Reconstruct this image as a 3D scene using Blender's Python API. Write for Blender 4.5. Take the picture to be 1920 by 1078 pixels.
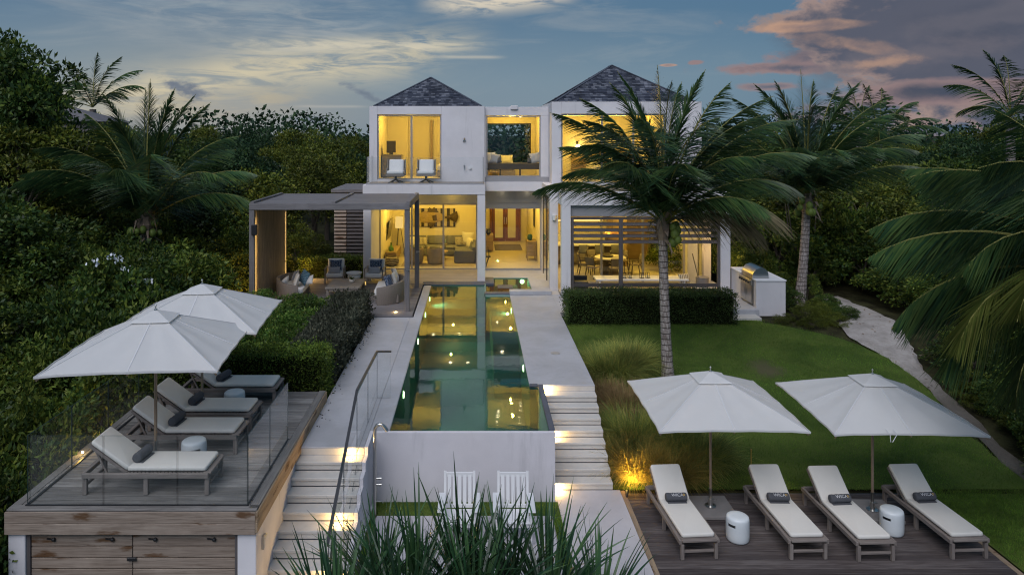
import bpy, math, random
import numpy as np
from mathutils import Vector, Matrix
for _o in list(bpy.data.objects): bpy.data.objects.remove(_o)
S = bpy.context.scene; COL = S.collection; R = math.radians; PI = math.pi
rnd = random.Random(11)

# ------------------------------------------------------------ camera
cd = bpy.data.cameras.new('camera'); cam = bpy.data.objects.new('camera', cd); COL.objects.link(cam)
cam.location = (0, 0, 7.5); cam.rotation_euler = (R(90), 0, 0)
cd.sensor_width = 36; cd.lens = 25.594; cd.shift_x = 0.0365; cd.shift_y = -0.1495
cd.clip_start = .1; cd.clip_end = 3000
S.camera = cam
S.view_settings.view_transform = 'Standard'; S.view_settings.look = 'None'
S.view_settings.gamma = 1; S.view_settings.use_curve_mapping = False
S.view_settings.exposure = 0.4
S.render.engine = 'CYCLES'
try:
    S.cycles.use_denoising = True; S.cycles.denoiser = 'OPENIMAGEDENOISE'
    S.cycles.max_bounces = 6; S.cycles.transparent_max_bounces = 12; S.cycles.diffuse_bounces = 2; S.cycles.glossy_bounces = 3; S.cycles.transmission_bounces = 2
    S.cycles.sample_clamp_indirect = 4; S.cycles.caustics_reflective = False; S.cycles.caustics_refractive = False
    S.cycles.filter_width = 1.15; S.cycles.use_adaptive_sampling = True; S.cycles.adaptive_threshold = .02
except Exception: pass

# ------------------------------------------------------------ node helper
class G:
    def __init__(s, tree): s.t = tree; s.N = tree.nodes; s.L = tree.links
    def _in(s, sock, v):
        if v is None: return
        if isinstance(v, bpy.types.NodeSocket): s.L.new(v, sock)
        elif isinstance(v, (tuple, list)) and len(v) == 3 and sock.type == 'RGBA': sock.default_value = (*v, 1)
        else: sock.default_value = v
    def node(s, ty, out=0, props=None, **ins):
        n = s.N.new(ty)
        for k, v in (props or {}).items(): setattr(n, k, v)
        for k, v in ins.items():
            k2 = int(k[1:]) if k[0] == 'i' and k[1:].isdigit() else k.replace('_', ' ')
            s._in(n.inputs[k2], v)
        return n.outputs[out]
    def m(s, op, a, b=None, c=None, clamp=False):
        n = s.N.new('ShaderNodeMath'); n.operation = op; n.use_clamp = clamp
        s._in(n.inputs[0], a); s._in(n.inputs[1], b); s._in(n.inputs[2], c)
        return n.outputs[0]
    def ss(s, x, a, b, lo=0, hi=1):
        n = s.N.new('ShaderNodeMapRange'); n.interpolation_type = 'SMOOTHSTEP'
        for i, v in enumerate((x, a, b, lo, hi)): s._in(n.inputs[i], v)
        return n.outputs[0]
    def mix(s, f, a, b, mode='MIX'):
        n = s.N.new('ShaderNodeMix'); n.data_type = 'RGBA'; n.blend_type = mode
        s._in(n.inputs[0], f); s._in(n.inputs[6], a); s._in(n.inputs[7], b)
        return n.outputs[2]
    def noise(s, vec, scale=5, detail=3, rough=.5, dist=0, out=0):
        n = s.N.new('ShaderNodeTexNoise')
        if vec is not None: s._in(n.inputs['Vector'], vec)
        n.inputs['Scale'].default_value = scale; n.inputs['Detail'].default_value = detail
        n.inputs['Roughness'].default_value = rough; n.inputs['Distortion'].default_value = dist
        return n.outputs[out]
    def comb(s, x, y, z):
        n = s.N.new('ShaderNodeCombineXYZ')
        for i, v in enumerate((x, y, z)): s._in(n.inputs[i], v)
        return n.outputs[0]
    def sep(s, v):
        n = s.N.new('ShaderNodeSeparateXYZ'); s._in(n.inputs[0], v); return n.outputs
    def mapping(s, v, scale=(1, 1, 1), rot=(0, 0, 0), loc=(0, 0, 0)):
        n = s.N.new('ShaderNodeMapping'); s._in(n.inputs[0], v)
        n.inputs['Scale'].default_value = scale; n.inputs['Rotation'].default_value = rot; n.inputs['Location'].default_value = loc
        return n.outputs[0]
    def ramp(s, x, stops):
        n = s.N.new('ShaderNodeValToRGB'); s._in(n.inputs[0], x); e = n.color_ramp.elements
        while len(e) < len(stops): e.new(.5)
        for i, (p, c) in enumerate(stops): e[i].position = p; e[i].color = (*c, 1)
        return n.outputs[0]

# ------------------------------------------------------------ dusk sky
W = bpy.data.worlds.new('World'); S.world = W; W.use_nodes = True
W.cycles.sampling_method = 'MANUAL'; W.cycles.sample_map_resolution = 256; W.node_tree.nodes.clear(); g = G(W.node_tree)
SUN_EL, SUN_AZ = R(50), R(200)
gen = g.node('ShaderNodeTexCoord', 0)
dx, dy, dz = g.sep(gen)
AZ = g.m('ARCTAN2', dx, dy); EL = g.m('ARCSINE', dz)
nish = g.node('ShaderNodeTexSky', 0, props=dict(sky_type='NISHITA', sun_disc=False, sun_elevation=R(3), sun_rotation=R(-20), dust_density=2.0, ozone_density=2.0))
nish_c = g.mix(1.0, nish, (.07, .07, .07), 'MULTIPLY')
c_hor_l = (.30, .34, .33); c_mid = (.155, .235, .300); c_top = (.085, .150, .225)
base = g.ramp(g.m('DIVIDE', EL, 1.2, clamp=True), [(0, (.165, .235, .29)), (.06, (.17, .245, .30)), (.13, (.105, .185, .265)), (.30, (.085, .16, .25)), (1, (.10, .16, .23))])
# warmer band low on the left, cooler on the right, pale in the middle
warm = g.m('MULTIPLY', g.ss(g.m('ABSOLUTE', g.m('ADD', AZ, .38)), .0, .42, 1, 0), g.ss(EL, .0, .16, 1, 0))
base = g.mix(g.m('MULTIPLY', warm, .34), base, (.40, .37, .28))
pale = g.m('MULTIPLY', g.ss(g.m('ABSOLUTE', g.m('SUBTRACT', AZ, .12)), .0, .35, 1, 0), g.ss(EL, .0, .2, 1, 0))
base = g.mix(g.m('MULTIPLY', pale, .34), base, (.31, .33, .335))
rightc = g.m('MULTIPLY', g.ss(AZ, .32, .62), g.ss(EL, .0, .11, 1, 0))
base = g.mix(g.m('MULTIPLY', rightc, .85), base, (.045, .085, .15))
base = g.mix(.06, base, nish_c, 'ADD')
ang = g.comb(AZ, EL, 0)
# veil of thin high cloud
v1 = g.noise(g.mapping(ang, (2.2, 10, 1), (0, 0, R(-9))), 2.2, 6, .6, .9)
veil = g.m('MULTIPLY', g.ss(v1, .47, .72), g.ss(EL, .02, .08))
veil = g.m('MULTIPLY', veil, g.ss(AZ, .42, .2, 0, 1))
base = g.mix(1.0, base, (.84, .96, 1.06), 'MULTIPLY')
sky = g.mix(g.m('MULTIPLY', veil, .26), base, (.42, .43, .42))
# bright cirrus streaks
def streak(sky, a0, e0, slope, width, amin, amax, col, k, seed, thr=(.40, .66)):
    d = g.m('SUBTRACT', EL, g.m('ADD', g.m('MULTIPLY', g.m('SUBTRACT', AZ, a0), slope), e0))
    wob = g.m('MULTIPLY', g.m('SUBTRACT', g.noise(g.mapping(ang, (1, 1, 1), loc=(seed, 0, 0)), 7, 3), .5), width * 1.6)
    d = g.m('DIVIDE', g.m('ADD', d, wob), width)
    gs = g.m('EXPONENT', g.m('MULTIPLY', g.m('MULTIPLY', d, d), -1))
    mid, half = (amin + amax) / 2, (amax - amin) / 2
    ends = g.ss(g.m('ABSOLUTE', g.m('SUBTRACT', AZ, mid)), half * .45, half * 1.1, 1, 0)
    n = g.noise(g.mapping(ang, (4.5, 26, 1), (0, 0, -math.atan(slope)), (seed, seed, 0)), 2.6, 7, .62, .7)
    f = g.m('MULTIPLY', g.m('MULTIPLY', gs, ends), g.ss(n, *thr))
    return g.mix(g.m('MULTIPLY', f, k), sky, col)
sky = streak(sky, -.40, .060, .16, .026, -.56, .02, (.66, .58, .40), .85, 3.1, (.34, .60))
sky = streak(sky, -.25, .118, .02, .010, -.36, .03, (.70, .63, .47), .8, 8.3, (.36, .6))
sky = streak(sky, -.30, .150, -.16, .045, -.50, -.08, (.40, .42, .42), .55, 5.7, (.40, .7))
sky = streak(sky, -.40, .175, -.05, .035, -.64, -.05, (.28, .35, .40), .35, 1.7)
sky = streak(sky, .03, .182, .05, .014, -.08, .15, (.72, .64, .50), .9, 2.9, (.3, .55))
sky = streak(sky, -.45, .036, .05, .016, -.62, -.20, (.50, .43, .30), .8, 6.1)
sky = streak(sky, -.02, .1055, -.01, .0022, -.06, .045, (.55, .52, .44), .55, 4.4, (.2, .4))
sky = streak(sky, -.20, .0372, .0, .0018, -.25, -.14, (.5, .48, .44), .4, 9.4, (.2, .4))
# cumulus puffs and the big bank on the right
def puff(sky, px, py, rx, ry, edge, core, k=1.0, seed=0, soft=.22, amp=1.5, sc=26, tilt=0):
    a, e = math.atan((px - 890) / 1365), math.atan((252 - py) / 1365 * math.cos(math.atan((px - 890) / 1365)))
    ra, re = rx / 1365, ry / 1365
    A0 = g.m('SUBTRACT', AZ, a); E0 = g.m('SUBTRACT', g.m('SUBTRACT', EL, e), g.m('MULTIPLY', A0, tilt))
    q = g.m('ADD', g.m('POWER', g.m('ABSOLUTE', g.m('DIVIDE', A0, ra)), 2), g.m('POWER', g.m('ABSOLUTE', g.m('DIVIDE', E0, re)), 2))
    n = g.noise(g.mapping(ang, (1, 1.9, 1), loc=(seed, seed * .7, 0)), sc, 7, .6, .25)
    f = g.m('ADD', g.m('SUBTRACT', 1, g.m('SQRT', q)), g.m('MULTIPLY', g.m('SUBTRACT', n, .5), amp))
    al = g.ss(f, .0, soft)
    n2 = g.noise(g.mapping(ang, (1, 1.6, 1), loc=(seed + 4, 0, 0)), sc * 1.5, 5, .6)
    inner = g.ss(g.m('ADD', f, g.m('MULTIPLY', g.m('SUBTRACT', n2, .5), .5)), soft * .5, soft * 2.6)
    return g.mix(g.m('MULTIPLY', al, k), sky, g.mix(inner, edge, core))
PUR = (.088, .102, .145); DARK = (.060, .074, .110); ORG = (.50, .31, .22); PNK = (.30, .21, .21); BLU = (.075, .115, .175)
sky = puff(sky, 1850, 215, 300, 52, (.24, .20, .22), BLU, .95, 2.2, .25, 1.3, 16)
sky = puff(sky, 1480, 128, 150, 14, PNK, PUR, .95, 3.3, .5, 1.6, 30)
sky = puff(sky, 1545, 106, 95, 17, PNK, PUR, .95, 7.3, .5, 1.6, 26)
sky = puff(sky, 1440, 163, 60, 10, PNK, PUR, .8, 5.3, .5, 1.6, 30)
sky = puff(sky, 1700, 8, 270, 26, (.34, .25, .22), PUR, 1, 11.4, .35, 2.2, 12, .05)
sky = puff(sky, 1900, 85, 330, 160, (.34, .25, .23), PUR, 1, 21.4, .16, 2.0, 11, -.25)
sky = puff(sky, 1515, 50, 110, 12, ORG, (.26, .19, .19), .95, 6.2, .5, 1.5, 17)
sky = puff(sky, 1615, 88, 95, 17, ORG, (.21, .17, .19), .85, 9.2, .6, 2.0, 17, -.25)
sky = puff(sky, 1840, 70, 310, 115, (.105, .112, .150), DARK, .85, 5.1, .6, 1.6, 9)
sky = puff(sky, 1700, 110, 160, 30, (.17, .155, .18), (.105, .11, .145), .6, 7.7, .8, 2.2, 14, .1)
sky = puff(sky, 1880, 30, 150, 26, (.15, .145, .175), (.11, .115, .15), .55, 12.7, .8, 2.2, 14, .1)
sky = puff(sky, 1660, 118, 60, 16, ORG, (.36, .24, .20), .7, 15.2, .8, 2.2, 22, .1)
sky = puff(sky, 1760, 172, 190, 26, PNK, DARK, .85, 8.8, .4, 1.4, 12)
sky = puff(sky, 345, 168, 42, 18, (.17, .20, .25), (.095, .12, .18), .95, 1.9, .7, 2.6, 38, -.35)
sky = puff(sky, 682, 176, 44, 11, (.19, .23, .28), (.11, .145, .20), .9, 3.9, .8, 2.6, 40, -.45)
sky = puff(sky, 590, 226, 60, 9, (.19, .23, .28), (.12, .155, .21), .8, 4.9, .8, 2.4, 40)
sky = puff(sky, 1305, 118, 16, 5, PNK, PNK, .9, .9, .5, 1.2, 40)
sky = puff(sky, 1252, 123, 18, 3, ORG, PNK, .8, 2.9, .5, 1.2, 40)
bg = g.N.new('ShaderNodeBackground'); g.L.new(sky, bg.inputs[0]); bg.inputs[1].default_value = .76
wo = g.N.new('ShaderNodeOutputWorld'); g.L.new(bg.outputs[0], wo.inputs[0])

sd = bpy.data.lights.new('sun', 'SUN'); sun = bpy.data.objects.new('sun', sd); COL.objects.link(sun)
sd.energy = 1.65; sd.angle = R(50); sd.color = (.97, .95, 1.0)
_d = Vector((math.sin(SUN_AZ) * math.cos(SUN_EL), math.cos(SUN_AZ) * math.cos(SUN_EL), math.sin(SUN_EL)))
sun.rotation_euler = (-_d).to_track_quat('-Z', 'Y').to_euler(); sun.location = _d * 60

# ------------------------------------------------------------ materials
def newmat(name):
    m = bpy.data.materials.new(name); m.use_nodes = True; m.node_tree.nodes.clear(); return m, G(m.node_tree)
def out(g, sh, m):
    o = g.N.new('ShaderNodeOutputMaterial'); g.L.new(sh, o.inputs[0]); return m
def pbsdf(g, col, rough=.6, spec=.4, metal=0, normal=None, **kw):
    n = g.N.new('ShaderNodeBsdfPrincipled')
    g._in(n.inputs['Base Color'], col); g._in(n.inputs['Roughness'], rough); g._in(n.inputs['Metallic'], metal)
    g._in(n.inputs['Specular IOR Level'], spec)
    if normal is not None: g.L.new(normal, n.inputs['Normal'])
    for k, v in kw.items(): g._in(n.inputs[k.replace('_', ' ')], v)
    return n.outputs[0]
def bump(g, h, strength=.3, dist=.02):
    n = g.N.new('ShaderNodeBump'); n.inputs['Strength'].default_value = strength; n.inputs['Distance'].default_value = dist
    g.L.new(h, n.inputs['Height']); return n.outputs[0]
def objco(g): return g.node('ShaderNodeTexCoord', 3)
def poco(g): return g.node('ShaderNodeNewGeometry', 0)
def orand(g): return g.node('ShaderNodeObjectInfo', 'Random') if False else g.N.new('ShaderNodeObjectInfo').outputs['Random']
def sc(c, k): return tuple(min(1, x * k) for x in c)
def plain(name, col, rough=.5, spec=.4, metal=0, var=.12, nscale=6, bmp=.0, bscale=60, **kw):
    m, g = newmat(name); co = objco(g)
    c = g.mix(g.noise(co, nscale, 4, .6), sc(col, 1 - var), sc(col, 1 + var))
    nm = bump(g, g.noise(co, bscale, 3), bmp, .01) if bmp else None
    return out(g, pbsdf(g, c, rough, spec, metal, nm, **kw), m)
def stucco(name, col, stain=.25):
    m, g = newmat(name); co = poco(g)
    n1 = g.noise(co, .6, 5, .6); n2 = g.noise(g.mapping(co, (3, 3, .35)), 1.3, 5, .65)
    c = g.mix(g.ss(n1, .3, .7), sc(col, .90), sc(col, 1.04))
    c = g.mix(g.m('MULTIPLY', g.ss(n2, .56, .78), stain), c, sc(col, .55))
    return out(g, pbsdf(g, c, .85, .2, normal=bump(g, g.noise(co, 90, 3), .25, .01)), m)
def concrete(name, col, var=.14, spots=.35):
    m, g = newmat(name); co = poco(g)
    n1 = g.noise(co, .9, 6, .65, .4); n2 = g.noise(co, 7, 5, .6); n3 = g.noise(co, 140, 2)
    c = g.mix(g.ss(n1, .3, .7), sc(col, 1 - var), sc(col, 1 + var * .6))
    c = g.mix(g.m('MULTIPLY', g.ss(n2, .5, .8), .35), c, sc(col, .75))
    c = g.mix(g.m('MULTIPLY', g.ss(g.noise(co, 3.1, 6, .7, .8), .63, .72), spots), c, sc(col, .5))
    return out(g, pbsdf(g, c, g.ss(n1, .3, .7, .6, .8), .3, normal=bump(g, g.m('ADD', n3, n2), .22, .008)), m)
def wood(name, c1, c2, dark, axis=0, rough=.75, knots=0, plank_var=.5, fine=1.0):
    """weathered board; grain runs along local axis 0, 1 or 2"""
    m, g = newmat(name); co = objco(g); r = orand(g)
    off = g.comb(g.m('MULTIPLY', r, 37), g.m('MULTIPLY', r, 91), g.m('MULTIPLY', r, 13))
    va = g.N.new('ShaderNodeVectorMath'); va.operation = 'ADD'; g.L.new(co, va.inputs[0]); g.L.new(off, va.inputs[1]); co2 = va.outputs[0]
    s = [14 * fine] * 3; s[axis] = .8 * fine; s2 = [70 * fine] * 3; s2[axis] = 2.5 * fine
    gr = g.noise(g.mapping(co2, tuple(s)), 1.6, 6, .65, .5); fg = g.noise(g.mapping(co2, tuple(s2)), 1, 4, .6)
    big = g.noise(co2, 1.1, 4, .6)
    c = g.mix(g.ss(gr, .3, .7), c1, c2)
    c = g.mix(g.m('MULTIPLY', g.ss(fg, .45, .75), .55), c, dark)
    c = g.mix(g.m('MULTIPLY', g.ss(big, .5, .75), .5), c, sc(c2, 1.25))
    c = g.mix(g.m('MULTIPLY', r, plank_var), c, sc(dark, 1.6))
    if knots:
        ks = [5.5] * 3; ks[axis] = 2.0
        vo = g.N.new('ShaderNodeTexVoronoi'); vo.inputs['Scale'].default_value = .75; vo.inputs['Randomness'].default_value = 1
        g.L.new(g.mapping(co2, tuple(ks)), vo.inputs['Vector'])
        kd = g.m('ADD', vo.outputs[0], g.m('MULTIPLY', g.m('SUBTRACT', g.noise(g.mapping(co2, (6, 22, 22)), 1, 4), .5), .5))
        c = g.mix(g.m('MULTIPLY', g.ss(kd, .34, .14), knots), c, (.10, .045, .015))
        c = g.mix(g.m('MULTIPLY', g.ss(kd, .09, .04), .9), c, (.015, .008, .006))
    return out(g, pbsdf(g, c, rough, .3, normal=bump(g, g.m('ADD', gr, fg), .45, .006)), m)
def leafmat(name, cols, rough=.5, trans=.22, spec=.25, patch=None):
    m, g = newmat(name); geo = g.N.new('ShaderNodeNewGeometry')
    rpi = geo.outputs['Random Per Island']
    c = g.ramp(rpi, [(i / (len(cols) - 1), k) for i, k in enumerate(cols)])
    n = g.noise(geo.outputs['Position'], .8, 4, .6)
    c = g.mix(g.ss(n, .35, .68), sc2(g, c, .58), sc2(g, c, 1.35))
    ob = orand(g); c = g.mix(g.m('MULTIPLY', ob, .8), c, g.mix(ob, sc2(g, c, 1.5), sc2(g, c, .5)))
    if patch: c = g.mix(g.ss(g.noise(geo.outputs['Position'], .5, 3), .58, .66), c, patch)
    p = pbsdf(g, c, rough, spec)
    t = g.N.new('ShaderNodeBsdfTranslucent'); g.L.new(c, t.inputs[0])
    mx = g.N.new('ShaderNodeMixShader'); mx.inputs[0].default_value = trans
    g.L.new(p, mx.inputs[1]); g.L.new(t.outputs[0], mx.inputs[2])
    return out(g, mx.outputs[0], m)
def sc2(g, c, k): return g.mix(1.0, c, (k, k, k), 'MULTIPLY')
def emis(name, col, st):
    m, g = newmat(name); e = g.N.new('ShaderNodeEmission'); e.inputs[0].default_value = (*col, 1); e.inputs[1].default_value = st
    return out(g, e.outputs[0], m)
def glassmat(name, tint=(.9, .95, .93), f0=.05, rough=.0, haze=0, base=1.0):
    m, g = newmat(name)
    t = g.N.new('ShaderNodeBsdfTransparent'); t.inputs[0].default_value = (*tint, 1)
    gl = g.N.new('ShaderNodeBsdfGlossy'); gl.inputs[0].default_value = (1, 1, 1, 1); gl.inputs['Roughness'].default_value = rough
    fr = g.N.new('ShaderNodeFresnel'); fr.inputs[0].default_value = 1.5
    bf = g.N.new('ShaderNodeNewGeometry').outputs['Backfacing']
    f = g.m('MULTIPLY', g.m('MULTIPLY', fr.outputs[0], base * 1.6, clamp=True), g.m('SUBTRACT', 1, bf))
    mx = g.N.new('ShaderNodeMixShader'); g.L.new(f, mx.inputs[0]); g.L.new(t.outputs[0], mx.inputs[1]); g.L.new(gl.outputs[0], mx.inputs[2])
    sh = mx.outputs[0]
    if haze:
        d = g.N.new('ShaderNodeBsdfDiffuse'); d.inputs[0].default_value = (.75, .8, .8, 1)
        m2 = g.N.new('ShaderNodeMixShader'); m2.inputs[0].default_value = haze
        g.L.new(sh, m2.inputs[1]); g.L.new(d.outputs[0], m2.inputs[2]); sh = m2.outputs[0]
    return out(g, sh, m)
M = {}
M['stucco'] = stucco('white_stucco', (.74, .715, .735), .38)
M['stucco_wall'] = stucco('pool_wall_render', (.68, .655, .685), .4)
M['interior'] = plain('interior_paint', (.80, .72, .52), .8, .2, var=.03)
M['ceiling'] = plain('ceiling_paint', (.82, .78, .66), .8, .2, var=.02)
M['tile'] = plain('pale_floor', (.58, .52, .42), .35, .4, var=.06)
M['conc'] = concrete('terrace_concrete', (.43, .43, .455))
M['conc_step'] = concrete('step_concrete', (.60, .57, .53), .1, .15)
M['conc_patio'] = concrete('patio_concrete', (.50, .48, .50), .1, .1)
M['stone_dark'] = concrete('dark_stone', (.10, .11, .14), .2, .1)
M['pool_in'] = concrete('pool_plaster', (.12, .235, .24), .12, .1)
M['deck_l'] = wood('deck_grey_boards', (.18, .17, .165), (.36, .34, .32), (.05, .045, .042), plank_var=.65)
M['deck_r'] = wood('deck_dark_boards', (.070, .055, .053), (.155, .135, .13), (.018, .013, .014), plank_var=.6)
M['deck_h'] = wood('deck_house_boards', (.26, .235, .21), (.36, .33, .29), (.12, .10, .09))
M['perg'] = wood('pergola_timber', (.16, .15, .155), (.24, .225, .225), (.07, .065, .07))
M['pergz'] = wood('pergola_post_timber', (.15, .14, .145), (.22, .21, .21), (.06, .055, .06), axis=2)
M['finz'] = wood('fin_timber', (.22, .19, .15), (.32, .27, .21), (.08, .065, .05), axis=2)
M['knot'] = wood('knotty_boards', (.235, .18, .14), (.37, .30, .245), (.085, .06, .045), knots=.9, plank_var=.25)
M['knoty'] = wood('knotty_side_boards', (.30, .22, .15), (.42, .32, .22), (.12, .08, .05), axis=1, knots=.8, plank_var=.2)
M['teak'] = wood('lounger_teak', (.19, .16, .145), (.29, .25, .225), (.08, .065, .06), plank_var=.3)
M['teak_y'] = wood('lounger_teak_cross', (.19, .16, .145), (.29, .25, .225), (.08, .065, .06), axis=1, plank_var=.3)
M['teak_z'] = wood('lounger_teak_legs', (.19, .16, .145), (.29, .25, .225), (.08, .065, .06), axis=2, plank_var=.3)
M['darkwood'] = wood('screen_timber', (.07, .06, .06), (.105, .095, .095), (.045, .04, .04))
M['darkwoodz'] = wood('screen_post_timber', (.10, .088, .088), (.155, .14, .14), (.045, .04, .04), axis=2)
M['door'] = wood('door_mahogany', (.16, .055, .02), (.26, .10, .035), (.06, .02, .01), axis=2, rough=.4)
M['oak'] = wood('oak_cabinet', (.30, .22, .12), (.40, .30, .17), (.18, .12, .06), rough=.5)
M['pole'] = wood('umbrella_pole_timber', (.27, .19, .13), (.36, .27, .19), (.14, .10, .07), axis=2, rough=.5)
M['trunk'] = None
M['cushion'] = plain('cream_cushion', (.70, .67, .62), .9, .1, var=.05, bmp=.25, bscale=180)
M['cushion_w'] = plain('white_cushion', (.74, .73, .72), .9, .1, var=.04, bmp=.25, bscale=160)
M['towel'] = plain('grey_towel', (.095, .098, .110), .95, .1, var=.25, nscale=40, bmp=.6, bscale=220)
M['greyfab'] = plain('grey_upholstery', (.16, .165, .18), .9, .1, var=.1, bmp=.2, bscale=150)
M['taupe'] = plain('taupe_upholstery', (.30, .25, .19), .9, .1, var=.08, bmp=.2, bscale=150)
M['rug'] = plain('woven_rug', (.42, .36, .26), .95, .1, var=.12, nscale=30)
M['steel'] = plain('brushed_steel', (.55, .54, .52), .28, .5, 1, var=.08, nscale=30)
M['frame'] = plain('aluminium_frame', (.38, .37, .38), .45, .5, .3, var=.04)
M['bronze'] = plain('dark_bronze_frame', (.06, .05, .05), .45, .5, .3, var=.1)
M['black'] = plain('black_metal', (.02, .02, .022), .4, .5, 0, var=.1)
M['rail'] = plain('handrail_bronze', (.13, .12, .12), .35, .5, .8, var=.1)
M['white'] = plain('white_paint', (.74, .74, .75), .5, .4, var=.03)
M['ceramic'] = plain('white_glazed_ceramic', (.66, .70, .72), .35, .5, var=.04, nscale=18)
M['green_glass'] = plain('green_bottle', (.05, .18, .03), .1, .6, var=.1)
M['teal'] = plain('teal_vase', (.03, .12, .13), .3, .5, var=.1)
M['gold'] = plain('gold_leather', (.55, .40, .12), .35, .5, .6, var=.1)
M['copper'] = plain('copper_pendant', (.50, .26, .10), .35, .5, .5, var=.1)
M['screen'] = plain('tv_screen', (.012, .012, .014), .12, .6, var=.1)
M['frost'] = plain('frosted_pane', (.74, .70, .58), .35, .4, var=.03)
M['bulb'] = emis('lamp_glow', (1, .74, .30), 14)
M['bulb_soft'] = emis('lamp_shade_glow', (1, .66, .20), .75)
M['downlight'] = emis('downlight_glow', (1, .86, .55), 9)
M['strip'] = emis('strip_glow', (1, .68, .22), 2.6)
M['win_glass'] = glassmat('window_glass', (.93, .94, .90), base=.8)
M['rail_glass'] = glassmat('balustrade_glass', (.975, .985, .985), base=.55, haze=.015)
M['glass_edge'] = plain('glass_edge', (.015, .03, .03), .3, .5, var=.1)
def mk_canvas():
    m, g = newmat('umbrella_canvas'); co = objco(g)
    c = g.mix(g.noise(co, 3, 4, .6), (.78, .78, .785), (.87, .865, .865))
    wv = g.noise(co, 260, 2); w2 = g.noise(g.mapping(co, (1, 1, 3)), 5, 3)
    p = pbsdf(g, c, .85, .15, normal=bump(g, g.m('ADD', g.m('MULTIPLY', wv, .3), w2), .22, .02))
    t = g.N.new('ShaderNodeBsdfTranslucent'); t.inputs[0].default_value = (.85, .82, .76, 1)
    mx = g.N.new('ShaderNodeMixShader'); mx.inputs[0].default_value = .36
    g.L.new(p, mx.inputs[1]); g.L.new(t.outputs[0], mx.inputs[2]); return out(g, mx.outputs[0], m)
M['canvas'] = mk_canvas()
def mk_water():
    m, g = newmat('pool_water'); co = poco(g)
    h = g.noise(g.mapping(co, (1, .8, 1)), 2.2, 3, .5, .3)
    nm = bump(g, g.m('ADD', h, g.m('MULTIPLY', g.noise(co, 9, 2), .12)), .035, .05)
    t = g.N.new('ShaderNodeBsdfTransparent'); t.inputs[0].default_value = (.20, .56, .54, 1)
    gl = g.N.new('ShaderNodeBsdfGlossy'); gl.inputs[0].default_value = (.94, 1, .96, 1); gl.inputs['Roughness'].default_value = .012
    g.L.new(nm, gl.inputs['Normal'])
    fr = g.N.new('ShaderNodeFresnel'); fr.inputs[0].default_value = 1.36; g.L.new(nm, fr.inputs['Normal'])
    f = g.m('ADD', g.m('MULTIPLY', fr.outputs[0], 1.15), .02, clamp=True)
    mx = g.N.new('ShaderNodeMixShader'); g.L.new(f, mx.inputs[0]); g.L.new(t.outputs[0], mx.inputs[1]); g.L.new(gl.outputs[0], mx.inputs[2])
    return out(g, mx.outputs[0], m)
M['water'] = mk_water()
def mk_shingle():
    m, g = newmat('roof_shingle'); geo = g.N.new('ShaderNodeNewGeometry')
    c = g.ramp(geo.outputs['Random Per Island'], [(0, (.030, .036, .055)), (.4, (.06, .068, .095)), (.75, (.11, .12, .15)), (1, (.20, .21, .25))])
    c = g.mix(g.ss(g.noise(geo.outputs['Position'], 1.2, 4), .4, .7), c, sc2(g, c, .55))
    return out(g, pbsdf(g, c, .8, .25, normal=bump(g, g.noise(geo.outputs['Position'], 40, 3), .4, .01)), m)
M['shingle'] = mk_shingle()
def mk_trunk():
    m, g = newmat('palm_trunk_bark'); co = objco(g); x, y, z = g.sep(co)
    wob = g.m('MULTIPLY', g.noise(co, 5, 3), .07)
    fr = g.m('FRACT', g.m('DIVIDE', g.m('ADD', z, wob), .15))
    rg = g.ss(g.m('ABSOLUTE', g.m('SUBTRACT', fr, .5)), .38, .5)
    n = g.noise(g.mapping(co, (8, 8, 2)), 3, 5, .65)
    c = g.mix(g.ss(n, .35, .68), (.16, .13, .115), (.40, .36, .34))
    c = g.mix(g.m('MULTIPLY', rg, g.ss(n, .3, .5, .5, 1)), c, (.035, .025, .02))
    return out(g, pbsdf(g, c, .9, .15, normal=bump(g, g.m('SUBTRACT', n, rg), .7, .02)), m)
M['trunk'] = mk_trunk()
M['bark'] = plain('tree_bark', (.10, .085, .07), .9, .1, var=.4, nscale=12, bmp=.5, bscale=30)
M['fibre'] = plain('palm_fibre', (.24, .185, .14), .95, .1, var=.4, nscale=14, bmp=.6, bscale=60)
M['rachis'] = plain('frond_rachis', (.20, .19, .055), .6, .2, var=.25, nscale=3)
M['coconut'] = plain('green_coconut', (.12, .17, .035), .5, .3, var=.3, nscale=8)
M['frond'] = leafmat('palm_leaflets', [(0.021, 0.060, 0.033), (0.039, 0.093, 0.033), (0.068, 0.128, 0.039), (0.105, 0.158, 0.048)], .38, .18, .45)
M['frond_y'] = leafmat('palm_leaflets_yellowing', [(0.065, 0.098, 0.023), (0.117, 0.150, 0.033), (0.182, 0.195, 0.052)], .4, .2, .4)
M['frond_dry'] = leafmat('palm_leaflets_dry', [(.12, .10, .05), (.20, .165, .10), (.10, .11, .05)], .7, .2, .2)
M['tree_a'] = leafmat('broadleaf_dark', [(0.021, 0.046, 0.013), (0.039, 0.084, 0.020), (0.075, 0.125, 0.023), (0.137, 0.178, 0.025)])
M['tree_b'] = leafmat('broadleaf_olive', [(0.037, 0.059, 0.011), (0.078, 0.110, 0.017), (0.144, 0.177, 0.023), (0.236, 0.232, 0.034)])
M['tree_c'] = leafmat('broadleaf_deep', [(0.014, 0.038, 0.018), (0.028, 0.067, 0.028), (0.062, 0.110, 0.036)])
M['shrub_a'] = leafmat('shrub_green', [(0.027, 0.059, 0.013), (0.058, 0.105, 0.019), (0.112, 0.163, 0.024), (0.203, 0.240, 0.040)])
M['shrub_b'] = leafmat('shrub_olive', [(0.042, 0.066, 0.012), (0.095, 0.121, 0.015), (0.170, 0.186, 0.024)])
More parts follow.
